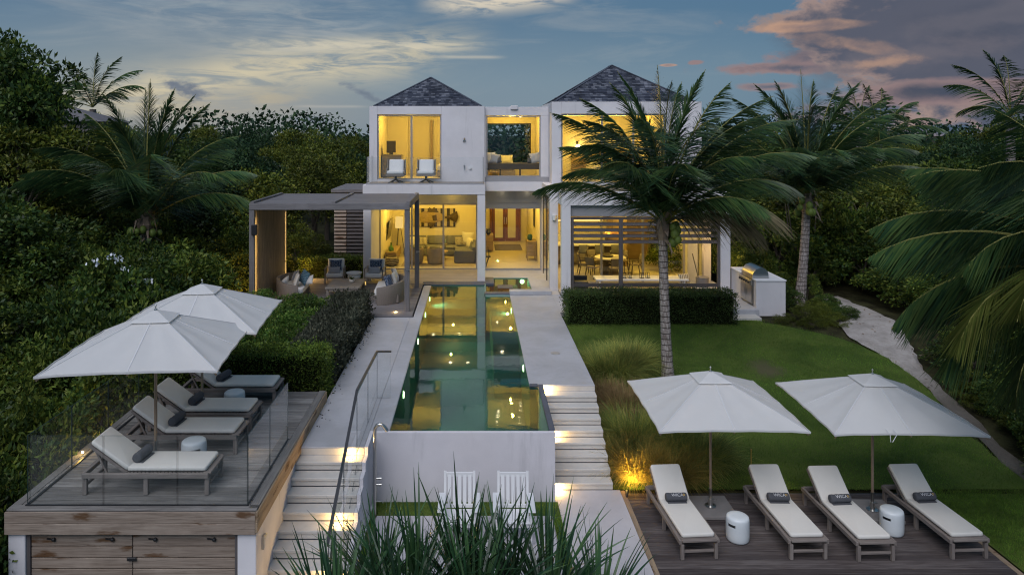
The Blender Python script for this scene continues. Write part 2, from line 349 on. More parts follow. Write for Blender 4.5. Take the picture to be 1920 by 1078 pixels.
M['shrub_c'] = leafmat('shrub_bright', [(.03, .08, .016), (.06, .14, .024), (.12, .21, .035), (.20, .26, .06)])
M['hedge'] = leafmat('hedge_leaves', [(0.029, 0.058, 0.019), (0.058, 0.099, 0.027), (0.106, 0.153, 0.039)], .45)
M['hedge_l'] = leafmat('hedge_leaves_bright', [(0.053, 0.101, 0.021), (0.120, 0.187, 0.030), (0.229, 0.301, 0.048)], .45)
M['sage'] = leafmat('sage_leaves', [(0.056, 0.069, 0.044), (0.106, 0.119, 0.081), (0.175, 0.181, 0.125)], .7)
M['ograss'] = leafmat('ornamental_grass', [(0.144, 0.214, 0.059), (0.262, 0.314, 0.076), (0.525, 0.469, 0.120)], .6)
M['ograss_y'] = leafmat('ornamental_grass_straw', [(0.338, 0.256, 0.057), (0.575, 0.399, 0.102), (0.270, 0.256, 0.057)], .7)
M['ograss_b'] = leafmat('ornamental_grass_brown', [(0.351, 0.230, 0.112), (0.555, 0.378, 0.185), (0.234, 0.190, 0.075)], .7)
M['sword'] = leafmat('sword_leaves', [(0.016, 0.052, 0.023), (0.032, 0.086, 0.032), (0.069, 0.138, 0.046)], .32, .15, .5)
M['flower'] = plain('white_petals', (.72, .76, .82), .6, .2, var=.03)
M['lawnb'] = leafmat('grass_blades', [(0.077, 0.159, 0.022), (0.127, 0.240, 0.031), (0.203, 0.310, 0.047)], .6, .2, .15)
def mk_lawn():
    m, g = newmat('lawn'); co = poco(g)
    a = g.noise(co, .45, 5, .7, .6); b = g.noise(co, 5, 6, .75); f = g.noise(co, 60, 3, .7)
    c = g.mix(g.ss(a, .38, .62), (.060, .098, .018), (.130, .170, .035))
    c = g.mix(g.m('MULTIPLY', g.ss(b, .45, .8), .5), c, (.095, .165, .03))
    c = g.mix(g.ss(f, .3, .75, 0, .5), c, (.015, .04, .008))
    x, y, z = g.sep(co)
    d = g.m('SQRT', g.m('ADD', g.m('POWER', g.m('ABSOLUTE', g.m('MULTIPLY', g.m('SUBTRACT', x, 8.15), 1.1)), 2), g.m('POWER', g.m('ABSOLUTE', g.m('SUBTRACT', y, 20.4)), 2)))
    d = g.m('ADD', d, g.m('MULTIPLY', g.m('SUBTRACT', g.noise(co, 4, 4), .5), .9))
    c = g.mix(g.ss(d, .7, .2, 0, .8), c, (.10, .085, .05))
    return out(g, pbsdf(g, c, .85, .15, normal=bump(g, g.m('ADD', f, b), .6, .03)), m)
M['lawn'] = mk_lawn()
def mk_soil():
    m, g = newmat('soil'); co = poco(g)
    c = g.mix(g.ss(g.noise(co, 1.5, 6, .7), .35, .65), (.020, .018, .010), (.05, .05, .022))
    return out(g, pbsdf(g, c, .95, .1, normal=bump(g, g.noise(co, 12, 5), .8, .05)), m)
M['soil'] = mk_soil()
def mk_sand():
    m, g = newmat('sand_path'); co = poco(g)
    c = g.mix(g.ss(g.noise(co, 1.8, 6, .7), .3, .7), (.27, .245, .225), (.42, .385, .36))
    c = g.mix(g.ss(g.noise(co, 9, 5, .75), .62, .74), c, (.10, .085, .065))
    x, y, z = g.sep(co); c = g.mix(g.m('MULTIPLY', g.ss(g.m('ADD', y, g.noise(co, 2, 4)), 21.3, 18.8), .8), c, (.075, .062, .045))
    return out(g, pbsdf(g, c, .95, .1, normal=bump(g, g.noise(co, 16, 5), .9, .04)), m)
M['sand'] = mk_sand()
def mk_wicker():
    m, g = newmat('grey_wicker'); co = objco(g); x, y, z = g.sep(co)
    a = g.m('SINE', g.m('MULTIPLY', z, 190)); b = g.m('SINE', g.m('MULTIPLY', g.m('ADD', x, y), 90))
    w = g.m('MULTIPLY', a, b); c = g.mix(g.ss(w, -.6, .6), (.13, .11, .10), (.30, .265, .235))
    return out(g, pbsdf(g, c, .7, .25, normal=bump(g, w, .5, .01)), m)
M['wicker'] = mk_wicker()
def stripes(name, cols, axis=0, freq=9, dots=False):
    m, g = newmat(name); co = objco(g); s = g.sep(co)
    v = g.m('FRACT', g.m('MULTIPLY', g.m('ADD', s[axis], g.m('MULTIPLY', g.noise(co, 20, 2), .012)), freq))
    c = g.mix(g.ss(v, .45, .5), cols[0], cols[1])
    if len(cols) > 2: c = g.mix(g.m('MULTIPLY', g.ss(g.noise(co, 38, 3), .52, .58), .7), c, cols[2])
    return out(g, pbsdf(g, c, .9, .1), m)
M['blue_cush'] = stripes('indigo_pattern', [(.02, .04, .10), (.06, .10, .18), (.45, .47, .5)], 0, 11)
M['lattice'] = stripes('lattice_pattern', [(.55, .52, .45), (.16, .13, .10), (.5, .48, .4)], 0, 16)
M['teal_cush'] = stripes('teal_pattern', [(.05, .13, .19), (.09, .19, .26), (.35, .42, .46)], 2, 18)
M['stripe_cush'] = stripes('striped_cushion', [(.65, .60, .48), (.25, .20, .12)], 0, 14)
M['art'] = stripes('striped_art_boards', [(.045, .04, .04), (.40, .34, .22)], 0, 3.1)
M['fish'] = plain('carved_fish_scales', (.30, .22, .10), .6, .3, var=.5, nscale=22, bmp=.8, bscale=28)
M['fishd'] = plain('carved_fish_fins', (.07, .05, .03), .6, .3, var=.4, nscale=20, bmp=.6, bscale=28)
M['spots'] = stripes('spotted_weave', [(.5, .45, .33), (.1, .08, .06), (.06, .05, .04)], 2, 14)

# ------------------------------------------------------------ mesh builders
def mesh_np(name, V, Q, smooth=False):
    V = np.asarray(V, np.float32).reshape(-1, 3); Q = np.asarray(Q, np.int32); k = Q.shape[1]
    me = bpy.data.meshes.new(name); me.vertices.add(len(V)); me.vertices.foreach_set('co', V.ravel())
    me.loops.add(Q.size); me.loops.foreach_set('vertex_index', Q.ravel())
    me.polygons.add(len(Q)); me.polygons.foreach_set('loop_start', np.arange(0, Q.size, k, dtype=np.int32))
    me.polygons.foreach_set('loop_total', np.full(len(Q), k, np.int32))
    if smooth: me.polygons.foreach_set('use_smooth', np.ones(len(Q), bool))
    me.update(); me.validate(); return me
class MB:
    def __init__(s): s.v = []; s.f = []
    def add(s, vs, fs):
        o = len(s.v); s.v += [tuple(v) for v in vs]; s.f += [tuple(i + o for i in f) for f in fs]; return s
    def box(s, x0, x1, y0, y1, z0, z1):
        return s.add([(x0, y0, z0), (x1, y0, z0), (x1, y1, z0), (x0, y1, z0), (x0, y0, z1), (x1, y0, z1), (x1, y1, z1), (x0, y1, z1)],
                     [(3, 2, 1, 0), (4, 5, 6, 7), (0, 1, 5, 4), (1, 2, 6, 5), (2, 3, 7, 6), (3, 0, 4, 7)])
    def cbox(s, x0, x1, y0, y1, z0, z1, c=.006, M4=None):
        """box with chamfered edges"""
        vs = []; idx = {}
        for i, x in enumerate((x0, x1)):
            for j, y in enumerate((y0, y1)):
                for k, z in enumerate((z0, z1)):
                    sx, sy, sz = (1 if i == 0 else -1), (1 if j == 0 else -1), (1 if k == 0 else -1)
                    for ax in range(3):
                        p = [x, y, z]
                        for a2, sg in ((0, sx), (1, sy), (2, sz)):
                            if a2 != ax: p[a2] += sg * c
                        idx[i, j, k, ax] = len(vs); vs.append(Vector(p))
        fs = []
        for ax in range(3):
            o1, o2 = [a for a in range(3) if a != ax]
            for e in (0, 1):
                q = []
                for (u, w) in ((0, 0), (1, 0), (1, 1), (0, 1)):
                    ijk = [0, 0, 0]; ijk[ax] = e; ijk[o1] = u; ijk[o2] = w; q.append(idx[(*ijk, ax)] if False else (tuple(ijk)))
                fs.append([idx[(*t, ax)] for t in q])
        # face vertex for axis ax keeps coordinate ax exact: idx[..., ax] was offset on the other axes
        for a, b in ((0, 1), (0, 2), (1, 2)):
            cax = 3 - a - b
            for u in (0, 1):
                for w in (0, 1):
                    t0 = [0, 0, 0]; t0[a] = u; t0[b] = w; t1 = list(t0); t1[cax] = 1
                    fs.append([idx[(*t0, a)], idx[(*t0, b)], idx[(*t1, b)], idx[(*t1, a)]])
        for i in (0, 1):
            for j in (0, 1):
                for k in (0, 1): fs.append([idx[i, j, k, 0], idx[i, j, k, 1], idx[i, j, k, 2]])
        ctr = Vector(((x0 + x1) / 2, (y0 + y1) / 2, (z0 + z1) / 2)); ff = []
        for f in fs:
            n = (vs[f[1]] - vs[f[0]]).cross(vs[f[2]] - vs[f[0]]); m = sum((vs[q] for q in f), Vector()) / len(f) - ctr
            ff.append(tuple(f) if n.dot(m) > 0 else tuple(reversed(f)))
        if M4 is not None: vs = [M4 @ v for v in vs]
        return s.add(vs, ff)
    def bar(s, p0, p1, w, h, up=(0, 0, 1), c=0):
        p0, p1 = Vector(p0), Vector(p1); d = p1 - p0; L = d.length; d.normalize(); u = Vector(up); sd_ = d.cross(u)
        if sd_.length < 1e-4: sd_ = d.cross(Vector((0, 1, 0)))
        sd_.normalize(); u = sd_.cross(d); M4 = Matrix.Identity(4)
        for i in range(3): M4[i][0] = d[i]; M4[i][1] = -sd_[i]; M4[i][2] = u[i]; M4[i][3] = p0[i]
        if c: return s.cbox(0, L, -w / 2, w / 2, -h / 2, h / 2, c, M4)
        b = MB().box(0, L, -w / 2, w / 2, -h / 2, h / 2); return s.add([M4 @ Vector(v) for v in b.v], b.f)
    def tube(s, pts, r, n=8, cap=True):
        pts = [Vector(p) for p in pts]; rs = r if isinstance(r, (list, tuple)) else [r] * len(pts); vs = []; fs = []; pn = None
        for i, p in enumerate(pts):
            d = (pts[min(i + 1, len(pts) - 1)] - pts[max(i - 1, 0)]).normalized()
            if pn is None: pn = d.orthogonal().normalized()
            pn = (pn - d * pn.dot(d)).normalized(); b = d.cross(pn)
            for k in range(n): a = 2 * PI * k / n; vs.append(p + (pn * math.cos(a) + b * math.sin(a)) * rs[i])
        for i in range(len(pts) - 1):
            for k in range(n): fs.append((i * n + k, i * n + (k + 1) % n, (i + 1) * n + (k + 1) % n, (i + 1) * n + k))
        if cap: fs += [tuple(reversed(range(n))), tuple(range((len(pts) - 1) * n, len(pts) * n))]
        return s.add(vs, fs)
    def lathe(s, prof, n=24, c=(0, 0, 0), skip=None, sx=1, sy=1):
        vs = []; fs = []
        for (r, z) in prof:
            for k in range(n): a = 2 * PI * k / n; vs.append((c[0] + r * sx * math.cos(a), c[1] + r * sy * math.sin(a), c[2] + z))
        for i in range(len(prof) - 1):
            for k in range(n):
                if skip and skip(i, k): continue
                fs.append((i * n + k, i * n + (k + 1) % n, (i + 1) * n + (k + 1) % n, (i + 1) * n + k))
        if prof[0][0] > .001: fs.append(tuple(reversed(range(n))))
        if prof[-1][0] > .001: fs.append(tuple(range((len(prof) - 1) * n, len(prof) * n)))
        return s.add(vs, fs)
    def pillow(s, c, w, h, t, rot=(0, 0, 0), n=8):
        """soft square cushion: w along x, h along z, t thick along y"""
        from mathutils import Euler
        E = Euler(rot).to_matrix(); c = Vector(c); vs = []; fs = []
        for sd_ in (1, -1):
            for i in range(n + 1):
                for j in range(n + 1):
                    u, v = i / n * 2 - 1, j / n * 2 - 1
                    e = (1 - u ** 4) * (1 - v ** 4)
                    k = 1 - .10 * (1 - abs(u) ** 2) * abs(v) ** 3; k2 = 1 - .10 * (1 - abs(v) ** 2) * abs(u) ** 3
                    vs.append(c + E @ Vector((u * w / 2 * k2, sd_ * t / 2 * max(e, 0) ** .55, v * h / 2 * k)))
        N = (n + 1) ** 2
        for q in (0, 1):
            for i in range(n):
                for j in range(n):
                    f = [q * N + i * (n + 1) + j, q * N + (i + 1) * (n + 1) + j, q * N + (i + 1) * (n + 1) + j + 1, q * N + i * (n + 1) + j + 1]
                    fs.append(tuple(f) if q == 1 else tuple(reversed(f)))
        return s.add(vs, fs)
    def slab(s, c, w, d, h, r=.03, rot=None):
        """rounded mattress-like slab centred at c (w x, d y, h z)"""
        M4 = Matrix.Translation(c) @ (rot if rot is not None else Matrix.Identity(4))
        n = 4; prof = [(r * (1 - math.cos(a)), r * (1 - math.sin(a))) for a in [PI / 2 * i / n for i in range(n + 1)]]
        rings = []
        cs = 5
        def ring(ins, z):
            x, y = w / 2 - ins, d / 2 - ins; rr = max(r * 1.6 - ins, .004); o = []
            for (qx, qy, a0) in ((1, 1, 0), (-1, 1, PI / 2), (-1, -1, PI), (1, -1, 1.5 * PI)):
                for k in range(cs): a = a0 + PI / 2 * k / (cs - 1); o.append((qx * (x - rr) + rr * math.cos(a), qy * (y - rr) + rr * math.sin(a), z))
            return o
        zs = [(r * (1 - math.sin(a)), -h / 2 + r * (1 - math.cos(a))) for a in [PI / 2 * i / n for i in range(n + 1)]]
        zs += [(r * (1 - math.cos(a)), h / 2 - r * (1 - math.sin(a))) for a in [PI / 2 * i / n for i in range(n + 1)]]
        vs = []
        for ins, z in zs: vs += ring(ins, z)
        m = 4 * cs; fs = []
        for i in range(len(zs) - 1):
            for k in range(m): fs.append((i * m + k, i * m + (k + 1) % m, (i + 1) * m + (k + 1) % m, (i + 1) * m + k))
        fs += [tuple(reversed(range(m))), tuple(range((len(zs) - 1) * m, len(zs) * m))]
        return s.add([M4 @ Vector(v) for v in vs], fs)
    def sphere(s, c, r, n=12, m=8, sz=1):
        prof = [(max(r * math.sin(PI * i / m), 1e-4), -r * math.cos(PI * i / m) * sz) for i in range(m + 1)]
        return s.lathe(prof, n, c)
    def mesh(s, name, smooth=None):
        me = bpy.data.meshes.new(name); me.from_pydata([tuple(v) for v in s.v], [], s.f)
        if smooth:
            me.polygons.foreach_set('use_smooth', [True] * len(me.polygons)); me.set_sharp_from_angle(angle=R(smooth))
        me.update(); return me

# ------------------------------------------------------------ objects
def mk(name, data, mat=None, parent=None, loc=None, rz=0, kind=None, world=False):
    me = data.mesh(name) if isinstance(data, MB) else data
    o = bpy.data.objects.new(name, me); COL.objects.link(o)
    if mat is not None and not me.materials: me.materials.append(M[mat] if isinstance(mat, str) else mat)
    if parent: o.parent = parent
    if loc is not None: o.location = loc
    if world and parent:
        p = parent; off = Vector()
        while p: off += p.location; p = p.parent
        o.location = -off
    o.rotation_euler[2] = rz
    if kind: o['kind'] = kind
    return o
def mks(name, mb, mat, parent=None, smooth=40, **kw): return mk(name, mb.mesh(name, smooth), mat, parent, **kw)
def tag(o, label, cat, group=None):
    o['label'] = label; o['category'] = cat
    if group: o['group'] = group
    return o
def thing(name, label, cat, loc=(0, 0, 0), rz=0, group=None):
    o = bpy.data.objects.new(name, None); COL.objects.link(o); o.location = loc; o.rotation_euler[2] = rz
    o.empty_display_size = .2
    return tag(o, label, cat, group)
CH = {}
def copy_tree(o, loc, rz, label, group=None, scale=None):
    kids = {}
    def cp(a, par):
        c = a.copy(); COL.objects.link(c); c.parent = par
        for k in a.children: cp(k, c)
        return c
    r = cp(o, None); r.location = loc; r.rotation_euler[2] = rz; r['label'] = label
    if group: r['group'] = group
    if scale: r.scale = scale
    return r
def light(name, ty, loc, power, color=(1, .7, .25), size=.3, parent=None, target=None, spot=None, blend=.6, sy=None):
    d = bpy.data.lights.new(name, ty); d.energy = power; d.color = color
    if ty == 'AREA':
        d.size = size
        if sy: d.shape = 'RECTANGLE'; d.size_y = sy
    else: d.shadow_soft_size = size
    if ty == 'SPOT': d.spot_size = spot or R(100); d.spot_blend = blend
    o = bpy.data.objects.new(name, d); COL.objects.link(o)
    if parent:
        o.parent = parent; p = parent; off = Vector()
        while p: off += p.location; p = p.parent
        o.location = Vector(loc) - off
    else: o.location = loc
    if target is not None: o.rotation_euler = (Vector(target) - Vector(loc)).to_track_quat('-Z', 'Y').to_euler()
    return o
def zg(x, y):
    t = min(max((y - 15.4) / 7.8, 0), 1); z = 1.45 * t
    if y < 11: z -= .12 * (11 - y) ** 1.2
    return z
# ============================================================ THE SETTING
def sheet(name, xs, ys, zf, mat, skip=None, kind='structure'):
    V = [(x, y, zf(x, y)) for y in ys for x in xs]; n = len(xs); Q = []
    for j in range(len(ys) - 1):
        for i in range(n - 1):
            if skip and skip((xs[i] + xs[i + 1]) / 2, (ys[j] + ys[j + 1]) / 2): continue
            Q.append((j * n + i, j * n + i + 1, (j + 1) * n + i + 1, (j + 1) * n + i))
    return mk(name, mesh_np(name, V, Q, True), mat, kind=kind)
gx = [-1500, -600, -200, -90, -50, -35] + [x * 1.0 for x in range(-26, -7)] + [-7.1, -5, -3.4, -2, 0, 1.5, 2.8, 4, 5, 6, 7, 8] + [x * 1.0 for x in range(9, 27)] + [35, 50, 90, 200, 600, 1500]
gy = [-60, -20, 0, 4, 7, 9, 10, 11, 12, 13, 14, 14.6, 15.4, 16, 17, 18, 19, 20, 21, 22, 23.2, 24, 26, 28, 31, 36, 45, 60, 90, 200, 600, 1500, 2600]
sheet('ground', gx, gy, lambda x, y: zg(x, y) - .06 + (.0 if -7.2 < x < 12.5 else .12 * math.sin(x * 1.3) * math.sin(y * .9)), 'soil', skip=lambda x, y: -3.4 < x < 2.8 and 14.6 < y < 31)

lawn_edge = [(10.6, 12.9), (11.5, 12.6), (13, 12.3), (15.86, 11.95), (16.8, 11.8), (17.87, 11.85), (18.8, 12.0), (19.6, 12.15), (20.45, 12.1), (21.2, 11.9), (22.2, 11.3), (22.9, 10.3), (23.35, 9.35), (23.9, 9.3)]
def xr(y):
    for (a, xa), (b, xb) in zip(lawn_edge, lawn_edge[1:]):
        if a <= y <= b: return xa + (xb - xa) * (y - a) / (b - a)
    return lawn_edge[0][1] if y < lawn_edge[0][0] else lawn_edge[-1][1]
V = []; Q = []; NX = 24; rows = [10.6 + .2 * i for i in range(67)]
for y in rows:
    x0 = 2.93 if y > 15.32 else 9.42
    for i in range(NX + 1):
        x = x0 + (xr(y) - x0) * i / NX + (.05 * math.sin(y * 9) if i == NX else 0); V.append((x, y, zg(x, y) + (.0 if i < NX else -.02)))
for j in range(len(rows) - 1):
    if rows[j] < 15.32 <= rows[j + 1]: continue
    for i in range(NX): Q.append((j * (NX + 1) + i, j * (NX + 1) + i + 1, (j + 1) * (NX + 1) + i + 1, (j + 1) * (NX + 1) + i))
mk('lawn', mesh_np('lawn', V, Q, True), 'lawn', kind='structure')
# little blades over the lawn
def blades(B, D, L, Wd, segs=1, droop=.3, wr=None, seed=0):
    """curved tapering blades: B bases, D unit directions, L lengths, Wd widths -> verts, quads"""
    rs = np.random.RandomState(seed); n = len(B); B = np.asarray(B); D = np.asarray(D); L = np.broadcast_to(L, n); Wd = np.broadcast_to(Wd, n)
    side = np.cross(D, rs.normal(size=(n, 3)) * .25 + np.array([0, 0, 1.0]) if wr is None else wr)
    side /= np.linalg.norm(side, axis=1, keepdims=True) + 1e-9
    V = np.zeros((n, (segs + 1) * 2, 3)); dr = np.broadcast_to(droop, n)
    for k in range(segs + 1):
        t = k / segs; p = B + D * (L * t)[:, None]; p[:, 2] -= dr * L * t * t * .5
        p[:, :2] += (D[:, :2] * (L * dr * t * t * .3)[:, None])
        w = Wd * (1 - t) ** .6 * .5 * (min(1, .55 + t * 2.2)) + Wd * .02
        V[:, 2 * k] = p - side * w[:, None]; V[:, 2 * k + 1] = p + side * w[:, None]
    o = (np.arange(n) * (segs + 1) * 2)[:, None]; Q = []
    for k in range(segs): Q.append(np.concatenate([o + 2 * k, o + 2 * k + 1, o + 2 * k + 3, o + 2 * k + 2], 1))
    return V.reshape(-1, 3), np.stack(Q, 1).reshape(-1, 4)
rs = np.random.RandomState(3); N = 150000
ys = rs.uniform(10.8, 23.7, N); x0 = np.where(ys > 15.34, 2.95, 9.46); x1 = np.array([xr(y) for y in ys]) + rs.normal(size=N) * .13
xs = x0 + (x1 - x0) * rs.rand(N)
keep = np.hypot((xs - 8.15) * 1.1, ys - 20.4) > .25 + .35 * rs.rand(N); keep &= ~((xs > 9.3) & (xs < 10.6) & (ys > 24))
xs, ys = xs[keep], ys[keep]; zs = 1.45 * np.clip((ys - 15.4) / 7.8, 0, 1)
D = rs.normal(size=(len(xs), 3)) * .45; D[:, 2] = 1; D /= np.linalg.norm(D, axis=1, keepdims=True)
v, q = blades(np.stack([xs, ys, zs], 1), D, rs.uniform(.025, .065, len(xs)), .012, 1, .2, seed=4)
mk('lawn_grass', mesh_np('lawn_grass', v, q), 'lawnb', kind='stuff')

# sand path along the lawn and towards the grove
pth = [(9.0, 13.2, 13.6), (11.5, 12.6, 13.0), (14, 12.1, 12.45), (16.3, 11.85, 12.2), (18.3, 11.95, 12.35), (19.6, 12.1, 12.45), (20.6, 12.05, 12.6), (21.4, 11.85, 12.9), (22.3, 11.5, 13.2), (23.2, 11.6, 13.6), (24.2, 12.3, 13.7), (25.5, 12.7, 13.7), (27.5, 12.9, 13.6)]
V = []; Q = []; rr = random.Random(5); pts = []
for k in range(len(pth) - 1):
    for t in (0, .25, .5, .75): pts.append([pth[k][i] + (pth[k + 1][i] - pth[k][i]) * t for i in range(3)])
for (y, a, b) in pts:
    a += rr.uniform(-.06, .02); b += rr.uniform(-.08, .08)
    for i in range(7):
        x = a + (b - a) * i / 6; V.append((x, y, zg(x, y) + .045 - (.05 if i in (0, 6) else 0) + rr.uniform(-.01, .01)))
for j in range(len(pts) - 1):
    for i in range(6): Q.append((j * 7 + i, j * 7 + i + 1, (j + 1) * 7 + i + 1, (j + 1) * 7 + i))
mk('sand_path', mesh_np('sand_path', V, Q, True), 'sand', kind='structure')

# ---------------------------------------------------------- terraces, pool, stairs, patio
TZ = 1.55
t = MB(); t.cbox(-3.32, -2.10, 13.86, 23.70, -.3, TZ, .012)
mk('left_walkway', t, 'conc', kind='structure')
t = MB(); t.cbox(-2.098, -1.71, 14.624, 23.70, -.3, TZ, .008); t.cbox(-1.998, -1.71, 23.702, 28.70, -.3, TZ, .008)
mk('pool_coping', t, 'conc', kind='structure')
t = MB(); t.cbox(1.302, 2.86, 17.30, 27.0, -.3, TZ, .012); t.cbox(2.20, 3.18, 27.002, 31.2, -.3, TZ - .004, .01); t.cbox(2.862, 3.18, 24.4, 27.0, -.3, TZ - .02, .008)
mk('right_walkway', t, 'conc', kind='structure')
mk('spa_kerb', MB().cbox(1.30, 2.86, 27.002, 27.40, TZ, TZ + .13, .01), 'conc', kind='structure')
t = MB(); t.box(.44, 3.18, 30.2, 32.0, -.3, TZ - .002); mk('hall_terrace', t, 'conc', kind='structure')
# drain cover in the walkway
tag(mks('drain_cover', MB().lathe([(.13, 0), (.13, .006), (.10, .008), (.02, .005)], 24), 'frame', loc=(2.2, 19.8, TZ + .001)), 'small round drain cover set in the right walkway beside the pool', 'drain cover')

wall = thing('pool_wall', 'pale rendered wall with the pool spilling over its straight top edge', 'pool wall', (0, 14.53, .1))
mk('wall', MB().cbox(-2.10, 1.61, 14.53, 14.62, -.2, TZ + .004, .006), 'stucco_wall', wall, world=True)
mk('side_wall', MB().box(1.50, 1.61, 14.622, 17.15, -.2, TZ - .006), 'stucco_wall', wall, world=True)
mk('side_wall', MB().box(-2.10, -2.0, 10.2, 14.528, -.2, .2), 'stucco_wall', wall, world=True)
cp = MB(); cp.cbox(1.495, 1.615, 14.64, 17.25, TZ - .004, TZ + .035, .006); cp.cbox(1.30, 1.494, 17.152, 17.298, TZ - .004, TZ + .035, .006)
mk('dark_coping', cp, 'stone_dark', wall, world=True)
pl = MB(); WF = .18
pl.box(-1.75, 1.50, 14.62, 28.9, WF - .1, WF)                  # floor
pl.box(-1.712, -1.70, 14.62, 28.7, WF, TZ - .03); pl.box(1.30, 1.3018, 17.3, 26.7, WF, TZ - .03)
pl.box(-1.70, .37, 28.70, 28.9, WF, TZ); pl.box(.37, 1.30, 26.7, 27.0, WF, TZ); pl.box(.37, .40, 26.7, 28.7, WF, TZ)
pl.box(-1.7, 1.5, 14.62, 14.66, WF, TZ - .03); pl.box(1.302, 1.5, 17.15, 17.3, WF, TZ - .03)
mk('pool_basin', pl, 'pool_in', kind='structure')
st = MB()
for i in range(4): st.box(.55, 1.30, 20.2 + i * .45, 20.65 + i * .45, WF, WF + .28 * (i + 1))
st.box(.55, 1.30, 22.0, 26.7, WF, 1.30 - .1)
st.box(-1.70, .36, 26.9, 28.7, WF, 1.05)
for i in range(3): st.box(-1.70, .36, 25.7 + i * .4, 26.1 + i * .4, WF, WF + .22 * (i + 1))
mk('pool_steps', st, 'pool_in', kind='structure')
dr = MB(); dr.lathe([(.16, 0), (.15, .03), (.05, .05), (.001, .05)], 20)
for i, (x, y) in enumerate(((-.55, 15.6), (.55, 15.6))): mks('pool_drain', dr, 'white', loc=(x, y, WF + .002), kind='structure')
def flat(name, rects, z, mat, kind='structure'):
    m_ = MB()
    for (a, b, c, d) in rects: m_.add([(a, c, z), (b, c, z), (b, d, z), (a, d, z)], [(0, 1, 2, 3)])
    return mk(name, m_, mat, kind=kind)
flat('pool_water', [(-1.70, 1.30, 14.60, 26.7), (1.30, 1.496, 14.60, 17.15), (-1.70, .37, 26.7, 28.7)], TZ - .012, 'water')
mk('pool_back_coping', MB().cbox(-2.06, .44, 28.9, 29.25, TZ - .3, TZ + .05, .01).cbox(-1.712, .37, 28.702, 28.898, TZ - .2, TZ + .035, .006), 'stone_dark', kind='structure')
# spa
sp = MB(); sp.box(.44, 2.20, 27.4, 30.2, .9, 1.0)
sp.box(.40, .44, 26.98, 28.9, .9, TZ + .02); sp.box(2.18, 2.20, 27.4, 30.2, 1, TZ); sp.box(.44, 2.18, 30.18, 30.2, 1, TZ); sp.box(1.20, 1.75, 29.2, 30.18, 1, TZ - .28)
mk('spa_basin', sp, 'pool_in', kind='structure')
mk('spa_wall', MB().cbox(.37, 1.298, 27.0, 27.38, TZ - .5, TZ + .04, .008).cbox(.44, .78, 28.9, 30.2, TZ - .3, TZ + .03, .008).cbox(.44, 2.2, 27.382, 27.42, 1, TZ + .02, .004), 'stone_dark', kind='structure')
mk('spa_seat', MB().cbox(.9, 1.5, 28.3, 28.9, 1.0, TZ - .02, .01), 'stone_dark', kind='structure')
flat('spa_water', [(.44, 2.18, 27.42, 30.18)], TZ - .03, 'water')

def pool_light(loc, nrm, power, label):
    t = thing('pool_light', label, 'pool light', loc, group='round underwater lights in the pool walls')
    n = Vector(nrm); a = Vector(loc)
    d_ = MB(); d_.tube([(0, 0, 0), n * .02], [.09, .075], 16); mk('lens', d_, 'bulb', t)
    light('bulb', 'SPOT', a + n * .05, power, (1, .78, .30), .06, t, a + n * 1.0 + Vector((0, 0, -.12)), R(150), .9)
pz = 1.30
for (y, sx, lab) in ((15.35 + 2.0, -1, 'underwater light on the left pool wall nearest the spill edge'), (21.8, -1, 'underwater light on the left pool wall beside the front pergola post'), (25.0, -1, 'underwater light on the left pool wall next to the wicker sofa'),
                     (27.4, -1, 'underwater light at the far left end of the pool'), (19.3, 1, 'underwater light on the right pool wall by the drain cover'), (25.6, 1, 'underwater light on the right pool wall near the spa')):
    pool_light((-1.70 if sx < 0 else 1.298, y, pz), (1 if sx < 0 else -1, 0, 0), 85 if sx < 0 else 40, lab)
pool_light((1.97, 30.17, 1.40), (0, -1, 0), 30, 'underwater light in the far corner of the spa')
pool_light((1.1, 28.95, 1.42), (0, 1, 0), 14, 'underwater light on the dark seat in the spa')

# stairs
def stairs(name, label, x0, x1, y0, n, rise, tread, steps_lab=None, loc=None):
    t = thing(name, label, 'staircase', (0, y0, 0))
    t.location = ((x0 + x1) / 2, y0, 0)
    for k in range(n):
        z1 = TZ - rise * (k + 1); ya = y0 - tread * (k + 1); yb = y0 - tread * k
        if k == n - 1: break
        mk('step', MB().cbox(x0, x1, ya, yb + .02, z1 - .055, z1, .008), 'conc_step', t, world=True)
        mk('riser', MB().box(x0 + .004, x1 - .004, ya + .018, yb + .04, z1 - rise + .016, z1 - .056), 'conc_step', t, world=True)
    mk('riser', MB().box(x0 + .004, x1 - .004, y0 - .002, y0 + .05, TZ - rise + .016, TZ - .03), 'conc_step', t, world=True)
    for k in range(n - 1): pass
    core = MB()
    for k in range(n - 1):
        z1 = TZ - rise * (k + 1); core.box(x0 + .03, x1 - .03, y0 - tread * (k + 1) + .05, y0 - tread * k + .03, -.1, z1 - .07)
    mk('core', core, 'stone_dark', t, world=True)
    return t
stairs('concrete_stairs', 'flight of pale concrete steps down the right side of the pool', 1.615, 2.86, 17.30, 9, .1555, .283)
stairs('concrete_stairs', 'flight of pale concrete steps between the glass handrail and the raised deck', -3.36, -2.10, 13.86, 9, .1555, .30)
flat('patio', [(-3.38, -2.10, 8.0, 11.6), (-2.098, 3.0, 8.0, 15.06)], .148, 'conc_patio')
mk('patio_base', MB().box(-3.38, 3.0, 8.0, 15.06, -.6, .14), 'conc', kind='structure')
flat('grass_strip', [(-2.0, 1.66, 14.0, 14.53), (1.50, 1.66, 8.6, 14.0), (-2.0, -1.9, 8.6, 14.0)], .17, 'lawn')
rs = np.random.RandomState(8); N = 9000
xs = rs.uniform(-2.0, 1.66, N); ys = rs.uniform(14.0, 14.53, N)
